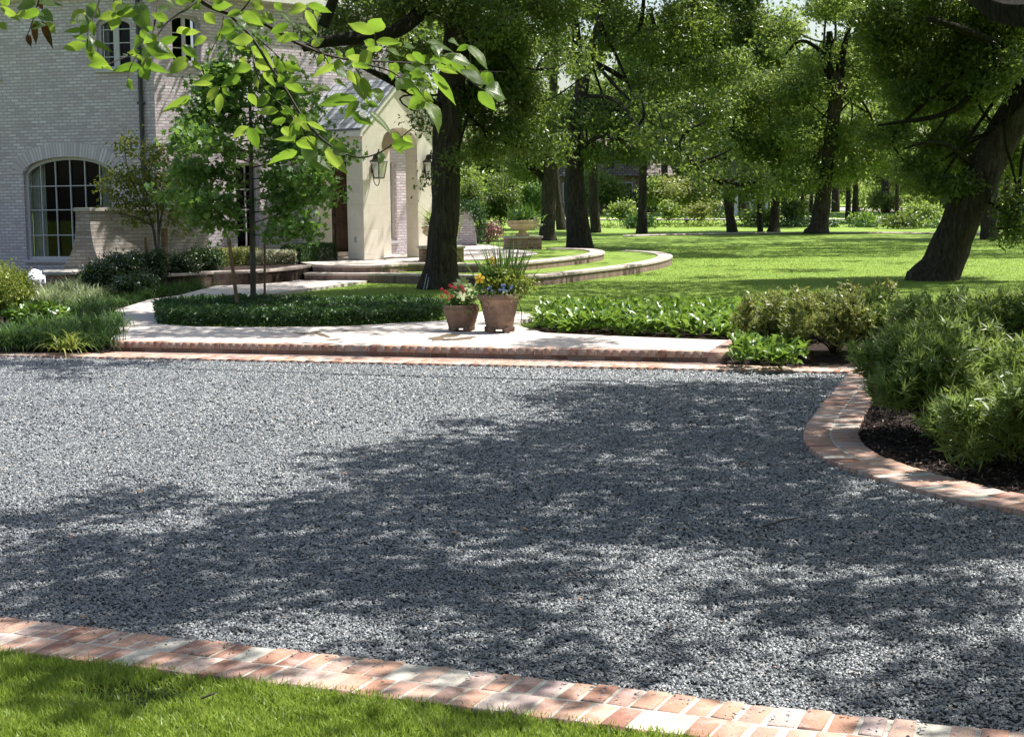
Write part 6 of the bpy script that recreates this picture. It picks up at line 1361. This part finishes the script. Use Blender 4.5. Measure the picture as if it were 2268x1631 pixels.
L1 = [(320,40,70,40,140,'d'),(0,60,140,160,90,'u'),(0,200,40,260,70,'u'),(330,30,540,10,60,'w'),(350,100,190,150,100,'u'),(360,100,490,200,120,'d'),(400,200,480,290,90,'u'),(750,90,610,205,115,'u'),(890,150,690,5,140,'d'),(730,265,565,280,62,'u'),(770,350,645,315,55,'u'),(765,390,515,432,95,'g'),(790,350,990,450,60,'g'),(760,440,985,635,105,'g'),(1030,130,870,160,95,'u'),(1020,120,1210,85,112,'u'),(1030,120,965,265,125,'u'),(1215,20,1320,290,180,'d'),(1000,100,1080,0,90,'u'),(1280,330,1175,430,160,'d'),(1240,270,1310,350,80,'u'),(1250,590,1000,610,110,'u'),(1260,570,1478,630,92,'u'),(1260,590,1290,705,120,'u'),(1270,540,1155,460,60,'u'),(1340,545,1280,515,40,'u'),(1380,430,1538,485,92,'u'),(1410,400,1572,320,100,'u'),(1670,520,1480,645,125,'u'),(1690,850,1410,1000,95,'u'),(1560,290,1695,240,80,'u'),(1610,290,1760,270,90,'u'),(1610,400,1735,510,90,'u'),(1700,540,1765,595,60,'u'),(1810,120,1905,210,105,'u'),(1940,295,2080,240,80,'u'),(2080,380,2200,430,100,'u'),(2230,600,2040,610,115,'u'),(2130,680,1945,760,112,'u'),(1950,770,1790,905,115,'d'),(1900,680,1730,720,70,'u'),(1950,830,1910,1005,80,'u'),(1880,745,1700,740,60,'u'),(2200,1120,2040,1225,100,'u'),(2200,1130,2265,1315,110,'u'),(2200,830,2268,930,90,'u'),(1970,780,2030,840,60,'u'),(1700,20,1780,90,90,'g'),(1560,-20,1610,40,80,'u'),(1830,330,1700,390,80,'u'),(2000,330,2120,300,80,'g'),(2180,560,2120,500,70,'u'),(240,310,245,400,55,'b'),(300,205,285,365,60,'b'),(370,185,398,385,70,'b'),(340,30,375,80,50,'b'),
 (2080,-60,2230,0,80,'u'),(1890,20,2010,-30,90,'g'),(2100,180,2200,260,60,'w'),(90,20,0,10,120,'u')]
L2 = [(450,60,265,105,112,'u'),(450,40,665,90,92,'u'),(440,90,520,270,82,'u'),(200,110,350,210,48,'w'),(540,70,535,155,60,'u'),(290,220,105,290,85,'g'),(380,220,590,365,50,'w'),(1050,300,815,205,120,'u'),(1040,290,1110,150,170,'u'),(1060,370,1268,355,85,'u'),(1050,400,955,360,90,'u'),(1025,460,900,555,115,'g'),(780,560,885,580,80,'d'),(690,580,495,675,112,'u'),(700,620,825,690,92,'w'),(250,550,180,635,120,'u'),(290,480,400,600,68,'w'),(400,690,240,715,80,'d'),(530,745,325,725,50,'w'),(660,790,498,778,60,'w'),(250,740,435,800,105,'u'),(680,710,825,775,60,'w'),(870,640,965,905,110,'d'),(930,680,1022,890,95,'g'),(1050,780,1115,890,112,'w'),(900,880,540,920,150,'u'),(920,900,750,1040,130,'d'),(930,920,1000,970,80,'w'),(850,1000,1022,1100,115,'u'),(1000,985,1225,1190,62,'w'),(1160,440,1305,480,70,'w'),(1310,420,1420,385,60,'w'),(1500,370,1765,435,72,'w'),(1570,395,1640,490,90,'w'),(1700,370,1822,370,65,'w'),(1870,400,2072,595,95,'w'),(1880,400,1770,450,60,'g'),(1650,495,1945,545,82,'w'),(1720,540,1885,650,72,'u'),(1850,560,1995,690,82,'u'),(1390,460,1485,545,85,'u'),(1330,490,1412,535,65,'u'),(1480,485,1535,565,60,'u'),(1300,610,1430,580,62,'w'),(1430,600,1555,630,50,'w'),(1560,640,1765,895,105,'u'),(1360,640,1485,700,115,'u'),(1430,710,1560,722,42,'w'),(1325,760,1435,835,82,'u'),(1445,820,1572,905,95,'g'),(1505,850,1335,965,142,'g'),(1520,905,1665,1130,125,'w'),(1520,900,1545,1000,90,'u'),(1800,620,2065,745,92,'w'),(1970,810,2120,965,118,'u'),(2020,795,2240,850,150,'w'),(1600,600,1790,662,42,'g'),(1190,560,1210,620,60,'g'),(1185,640,1210,710,50,'g'),(200,985,0,990,95,'u'),(225,935,335,1020,62,'u'),(265,1050,118,1100,74,'g'),(330,1040,470,1150,74,'u'),(0,1120,75,1175,80,'u'),(230,1130,310,1210,92,'u'),(350,1240,165,1225,62,'u'),(370,1260,525,1220,70,'u'),(365,1340,80,1425,132,'u'),(470,1260,495,1420,115,'w'),(500,1265,625,1330,90,'w'),(400,1350,668,1520,115,'u'),(610,1315,795,1545,115,'u'),(450,1080,605,1135,60,'u'),(0,90,40,0,120,'g'),(80,100,150,190,60,'u'),(1040,460,1120,400,60,'u'),(1500,640,1380,600,70,'u'),(60,640,160,750,70,'u'),(160,30,230,90,80,'u'),(640,600,760,640,50,'g'),(1100,520,1180,545,40,'w'),(1640,540,1560,490,60,'u'),(1230,690,1320,730,50,'w'),(820,620,880,760,70,'g'),(860,570,1020,600,60,'u'),(700,440,770,520,40,'g')]
m, t, o = nt('elm_leaf'); uv = coord(t, 'UV'); sx = N(t, 'ShaderNodeSeparateXYZ'); t.links.new(uv, sx.inputs[0])
ab = N(t, 'ShaderNodeMath', operation='ABSOLUTE'); t.links.new(sx.outputs[0], ab.inputs[0])
v1 = N(t, 'ShaderNodeMath', operation='MULTIPLY_ADD', inp={1: -.55}); t.links.new(ab.outputs[0], v1.inputs[0]); t.links.new(sx.outputs[1], v1.inputs[2])
v2 = N(t, 'ShaderNodeMath', operation='MULTIPLY', inp={1: 82.0}); t.links.new(v1.outputs[0], v2.inputs[0]); v3 = N(t, 'ShaderNodeMath', operation='SINE'); t.links.new(v2.outputs[0], v3.inputs[0])
vein = N(t, 'ShaderNodeMapRange', inp={1: .80, 2: 1.0, 3: 0.0, 4: 1.0}); t.links.new(v3.outputs[0], vein.inputs[0])
mid_ = N(t, 'ShaderNodeMapRange', inp={1: .0, 2: .05, 3: 1.0, 4: 0.0}); t.links.new(ab.outputs[0], mid_.inputs[0])
vm = N(t, 'ShaderNodeMath', operation='MAXIMUM'); t.links.new(vein.outputs[0], vm.inputs[0]); t.links.new(mid_.outputs[0], vm.inputs[1])
a = N(t, 'ShaderNodeAttribute', attribute_name='rnd'); c = ramp(t, a.outputs['Fac'], [(0, (.035, .075, .015)), (.6, (.07, .13, .022)), (1, (.11, .17, .03))])
vf = N(t, 'ShaderNodeMath', operation='MULTIPLY', inp={1: .45}); t.links.new(vm.outputs[0], vf.inputs[0])
tc = ramp(t, a.outputs['Fac'], [(0, (.16, .30, .025)), (.5, (.26, .42, .04)), (1, (.40, .53, .07))]); tc = mix(t, vf.outputs[0], tc, (.10, .18, .02))
p = princ(t, None, mix(t, vf.outputs[0], c, (.13, .17, .05)), .34, .9, bump(t, v3.outputs[0], .0008, .7)); tl = N(t, 'ShaderNodeBsdfTranslucent'); t.links.new(tc, tl.inputs[0])
mx = N(t, 'ShaderNodeMixShader', inp={0: .5}); t.links.new(p.outputs[0], mx.inputs[1]); t.links.new(tl.outputs[0], mx.inputs[2]); t.links.new(mx.outputs[0], o.inputs[0]); M['elm'] = m
ns = 10; prof = [0, .50, .80, .96, 1.0, .97, .86, .68, .44, .17, 0]
def elm_leaves(lst, name, mat, rgn):
    V = []; Fc = []; UV = []; rv = []
    for (P0, A, Nn, L, W, r) in lst:
        X = np.cross(A, Nn); X /= np.linalg.norm(X); Z = np.cross(X, A); fold = rgn.uniform(.12, .6); cur = rgn.uniform(.05, .55); ph = rgn.uniform(0, 6); wv = rgn.uniform(.05, .22); tw = rgn.normal()*.25
        b = len(V); rows_ = []
        for i in range(ns+1):
            s = i/ns; hw = prof[i]*W/2; cz = -cur*s*s*L*.6
            row = []
            for q in (-1, -.5, 0, .5, 1):
                ser = 1+(.05 if (i % 2) and abs(q) == 1 else 0); x = q*hw*ser; z = cz+abs(q)*hw*fold*1.2-abs(q)**2*hw*fold*.6+tw*x*s+abs(q)**2*hw*wv*math.sin(s*8+ph+q)
                V.append(P0+X*x+A*(s*L)+Z*z); row.append((q, s))
            rows_.append(row)
        for i in range(ns):
            for k in range(4):
                Fc.append((b+i*5+k, b+i*5+k+1, b+i*5+5+k+1, b+i*5+5+k)); UV += [rows_[i][k], rows_[i][k+1], rows_[i+1][k+1], rows_[i+1][k]]; rv.append(r)
    return fast_mesh(name, V, Fc, mat, elm, rnd=rv, uv=UV, smooth=True)
rgn = np.random.default_rng(77); good = []; brown = []
for (Rf, LL) in ((R1, L1), (R2, L2)):
    for (x0, y0, x1, y1, w, kd) in LL:
        a = Rf(x0, y0); b = Rf(x1, y1); Y = 3.95+.3*mnoise.noise(Vector((a[0]*.01, a[1]*.01, 1)))+rgn.normal()*.07+(.2 if Rf is R2 and x0 > 1200 else 0)
        P0 = atY(*a, Y); P1 = atY(*b, Y); v = P1-P0; v[1] = 0
        if kd == 'u' or kd == 'b': nr = np.array([.25, -.80, -.55])+rgn.normal(size=3)*.14
        elif kd == 'w': nr = np.array([.42, -.62, .64])+rgn.normal(size=3)*.07
        elif kd == 'g': nr = np.array([-.1, -.95, -.12])+rgn.normal(size=3)*.10
        else: nr = np.array([-.45, -.85, .42])+rgn.normal(size=3)*.05
        nr = unit(nr); k_ = -(v@nr)/nr[1]; v[1] = np.clip(k_, -1.1*np.linalg.norm(v), 1.1*np.linalg.norm(v)); L = np.linalg.norm(v); W = w/4/F*Y*(.92 if kd != 'w' else 1.3)
        if kd == 'u' or kd == 'b': nn_ = -nr       # upper side away from the camera
        else: nn_ = nr
        (brown if kd == 'b' else good).append((P0-eo, v/L, nn_, L, W, rgn.random()))
# smaller leaves all along the twigs
for pts_, r0_, r1_, ya_, yb_ in BR:
    nb = len(pts_); ln_ = sum(math.hypot(pts_[i+1][0]-pts_[i][0], pts_[i+1][1]-pts_[i][1]) for i in range(nb-1))
    for _ in range(int(ln_/26)):
        f_ = rgn.random()*(nb-1); i_ = int(f_); f_ -= i_; xx = pts_[i_][0]*(1-f_)+pts_[i_+1][0]*f_; yy = pts_[i_][1]*(1-f_)+pts_[i_+1][1]*f_
        if yy > 330 and rgn.random() < .75: continue
        Y = ya_+(yb_-ya_)*(i_+f_)/(nb-1)+rgn.normal()*.06; a_ = rgn.uniform(0, 6.28); ll = rgn.uniform(22, 52); P0 = atY(xx, yy, Y); P1 = atY(xx+ll*math.cos(a_), yy+ll*.7*math.sin(a_)+6, Y); v = P1-P0; v[1] = 0
        kd = rgn.choice(['u', 'u', 'g', 'w', 'd', 'u']); nr = {'u': np.array([.25, -.8, -.5]), 'g': np.array([-.1, -.95, -.12]), 'w': np.array([.42, -.62, .64]), 'd': np.array([-.45, -.85, .42])}[kd]+rgn.normal(size=3)*.12
        nr = unit(nr); k_ = -(v@nr)/nr[1]; v[1] = np.clip(k_, -.6*np.linalg.norm(v), .6*np.linalg.norm(v)); L = np.linalg.norm(v)
        good.append((P0-eo, v/L, -nr if kd == 'u' else nr, L, L*rgn.uniform(.45, .65), rgn.random()))
elm_leaves(good, 'leaves', M['elm'], rgn); elm_leaves(brown, 'withered_leaves', M['dead_dark'], rgn)
# ================================================================ SHADE CANOPY (out of frame crown and added leaves that shade the court and lawn)
DK = [(1500, 945, 360, 90, 1), (1250, 1045, 470, 85, 1), (1720, 1060, 420, 120, 1), (1680, 885, 220, 45, 1), (2130, 1190, 260, 70, .9), (720, 1165, 330, 45, .95), (150, 1130, 260, 26, .9), (200, 1240, 330, 50, .75), (620, 1320, 640, 62, .95), (1180, 1200, 420, 55, .9), (120, 1345, 200, 35, .8), (1150, 1330, 260, 40, .7), (1560, 1330, 240, 45, .6), (2010, 1340, 280, 45, .6), (1050, 1440, 460, 50, .75), (1750, 1490, 420, 50, .65), (2150, 1540, 300, 50, .6), (1000, 960, 130, 22, .5), (570, 1090, 140, 12, .7), (340, 1085, 80, 8, .6), (130, 803, 240, 8, .9), (1870, 1200, 240, 50, .85), (1500, 1180, 300, 50, .9), (860, 1240, 280, 40, .8)]
LT = [(1520, 1255, 220, 34, .9), (1950, 1275, 240, 24, .8), (560, 1235, 150, 16, .8), (380, 1300, 160, 16, .5), (1350, 1400, 200, 26, .7), (2200, 1420, 200, 30, .8), (800, 1430, 140, 18, .4), (230, 1190, 170, 14, .7), (1650, 1420, 180, 26, .6)]
def dens(px, py):
    d = np.zeros_like(px)
    for cx, cy, rx, ry, v in DK: d = np.maximum(d, v*(((px-cx)/rx)**2+((py-cy)/ry)**2 < 1))
    for cx, cy, rx, ry, v in LT: d = np.where(((px-cx)/rx)**2+((py-cy)/ry)**2 < 1, d*(1-v), d)
    d = np.where(py > 1440, np.maximum(d*.8, .27), d); d = np.where((py > 1150) & (py <= 1440), np.maximum(d, .25), d)
    d = np.where(py > 1130, d*.93, d); d = np.where((py > 1230) & (px > 1150), d*.92, d)
    d = np.where((px > 1880) & (py > 820) & (py < 1100), .3, d)
    # raised walk, bed and lawn behind
    d = np.where((py < 785), .15, d)
    d = np.where((py < 770) & (py > 628) & (px < 960), .55, d); d = np.where((py < 800) & (px < 240), .35, d)
    d = np.where((py < 700) & (py > 632) & (px > 1120), .72, d); d = np.where((py < 720) & (py > 700) & (px > 1120), .25, d)
    d = np.where((py < 628) & (py > 560), np.where(px > 1250, .12, .45), d); d = np.where((py < 578), np.where(px > 1180, .56, .3), d); d = np.where((py < 560) & (px <= 1180), .3, d)
    d = np.where((py > 700) & (py < 800) & (px > 1150), .08, d)
    return d
rng = np.random.default_rng(500)
def canopy(name, root, x0, x1, y0, y1, per, hz, L, nl, cr, seed, mat='oakleaf'):  # leaf clusters set up the sun's rays to cast a drawn shade pattern
    rr = np.random.default_rng(seed); n = int((x1-x0)*(y1-y0)*per); G = np.stack([rr.uniform(x0, x1, n), rr.uniform(y0, y1, n), np.zeros(n)], 1)
    px, py = proj(G); wn = np.array([(mnoise.noise(Vector((g[0]*1.1, g[1]*.8, 9.+seed))), mnoise.noise(Vector((g[0]*1.1, g[1]*.8, 33.+seed)))) for g in G]); near_ = py > 835; px = px+wn[:, 0]*190*near_; py = np.where(near_, np.maximum(py+wn[:, 1]*75, 800), py); nz = np.array([mnoise.fractal(Vector((g[0]*.75, g[1]*.75, seed*.1)), .8, 2.0, 3) for g in G]); dd = dens(px, py)
    inside = (px > -900) & (px < 3200)
    k = ((.5+nz*.75) < dd) & inside; G = G[k]; n = len(G)
    h = hz[0]+(hz[1]-hz[0])*rr.random(n); C = G+SUN[None]*(h/SUN[2])[:, None]
    P = np.repeat(C, nl, 0)+rr.normal(size=(n*nl, 3))*cr; m_ = len(P)
    # keep these leaves out of the picture
    qx, qy = proj(P); vis = (qy > -14) & (qx > -30) & (qx < 2300) & (P[:, 1] > 0); P = P[~vis]; m_ = len(P)
    p0 = np.array(root.location); Ls = L*(.7+.6*rr.random(m_))
    leaves(name, P-p0, rdir(m_, rr), unit(rdir(m_, rr)+np.array([0, 0, .8])), Ls, Ls*.55, 'leaf', M[mat], root, rnd=rr.random(m_)); print(name, m_)
    return C-p0
near = tag(empty('shade_oak', (11, 16.5, .1)), 'big oak outside the view whose mossy limb crosses the top right corner', 'tree', 'oaks on the lawn')
def limbw(px, py, Y): return atY(px, py, Y)-np.array([11, 16.5, .1])
mb = MB(); mb.tube(smooth_path([(0, 0, -.2), (.1, 0, 1.2), (0, .1, 3), (-.4, .1, 5), (-.8, 0, 7.5), (-1, -.5, 10)], 2), list(np.linspace(.5, .2, 21)), 18, .14, 2); mb.build('trunk', M['bark'], near, smooth=True, uv=False)
mb = MB(); a, b = smooth_both([(-.2, .1, 3.4), limbw(2420, 10, 19), limbw(2300, 34, 20), limbw(2225, 30, 20.5), limbw(2165, -8, 21), limbw(2120, -70, 21.5), limbw(2000, -260, 22)], [.26, .22, .19, .17, .15, .12, .06]); mb.tube(a, list(b), 12, .2, 5); mb.build('limb', M['barkdark'], near, smooth=True, uv=False)
Cc = canopy('crown', near, -7.5, 9.5, 4.3, 21.5, 52, (5.5, 9.5), .16, 12, .17, 51)
mb = MB(); rr = np.random.default_rng(9)
hub = [np.array([-.8, 0, 7.5]), np.array([-.4, .1, 5.2]), np.array([-1, -.5, 9.5])]
for i in range(5):
    c = Cc[rr.integers(len(Cc))]; a = hub[i % 3]; m_ = a*.45+c*.55+np.array([0, 0, .9]); q = smooth_path([a, m_, c], 2)
    w_ = q+np.array([11, 16.5, .1]); qx, qy = proj(w_); 
    if ((qy > -25) & (qx < 2300) & (qx > -50)).any(): continue
    mb.tube(q, list(np.linspace(.075, .012, len(q))), 6, .1, i)
mb.build('branches', M['barkdark'], near, uv=False)
bl = []; rr = np.random.default_rng(61)
for _ in range(90): bl.append((rr.uniform(13.5, 23)-11, rr.uniform(1, 30)-16.5, rr.uniform(3.5, 12), 1.7, 1.7, 1.2))
for _ in range(110): bl.append((rr.uniform(-9, 14)-11, rr.uniform(-12, .5)-16.5, rr.uniform(3.2, 12), 1.6, 1.2, 1.2))
foliage('sky_block_leaves', bl, 7000, 9, .4, .34, 'leaf', M['oakleaf'], near, 62)  # unseen foliage added right of and behind the camera to block sky light
lean = [o for o in bpy.data.objects if 'massive leaning' in str(o.get('label', ''))][0]
canopy('added_shade_leaves', lean, -11, 13, 21.5, 38, 20, (6.6, 9.5), .19, 12, .22, 52)  # unseen leaves added above the lawn to cast its shade bands
canopy('added_shade_leaves', lean, -8, 26, 38, 78, 12, (9.5, 13), .28, 11, .32, 53)  # more unseen leaves, added to dapple the far lawn; only parented to this oak
# ================================================================ LIGHT
w = bpy.data.worlds.new('World'); SC.world = w; w.use_nodes = True; t = w.node_tree; t.nodes.clear()
sky = t.nodes.new('ShaderNodeTexSky'); sky.sky_type = 'NISHITA'; sky.sun_disc = False; sky.sun_elevation = EL; sky.sun_rotation = math.atan2(SUN[0], SUN[1]); sky.air_density = 1.2; sky.dust_density = 2.5; sky.ozone_density = 1.0
bg = t.nodes.new('ShaderNodeBackground'); bg.inputs[1].default_value = .095; wo = t.nodes.new('ShaderNodeOutputWorld'); t.links.new(sky.outputs[0], bg.inputs[0]); t.links.new(bg.outputs[0], wo.inputs[0])
ld = bpy.data.lights.new('sun', 'SUN'); ld.energy = 5.0; ld.angle = RAD(.53); ld.color = (1, .965, .91); lo = bpy.data.objects.new('sun', ld); COL.objects.link(lo)
lo.rotation_euler = Vector(-SUN).to_track_quat('-Z', 'Y').to_euler(); lo.location = (10, 5, 30)
SC.view_settings.view_transform = 'Standard'; SC.view_settings.look = 'None'; SC.view_settings.gamma = 1; SC.view_settings.exposure = 1.0
SC.render.engine = 'CYCLES'; SC.cycles.max_bounces = 8; SC.cycles.transparent_max_bounces = 12; SC.cycles.transmission_bounces = 6; SC.cycles.diffuse_bounces = 4
try: SC.cycles.use_denoising = True
except Exception: pass
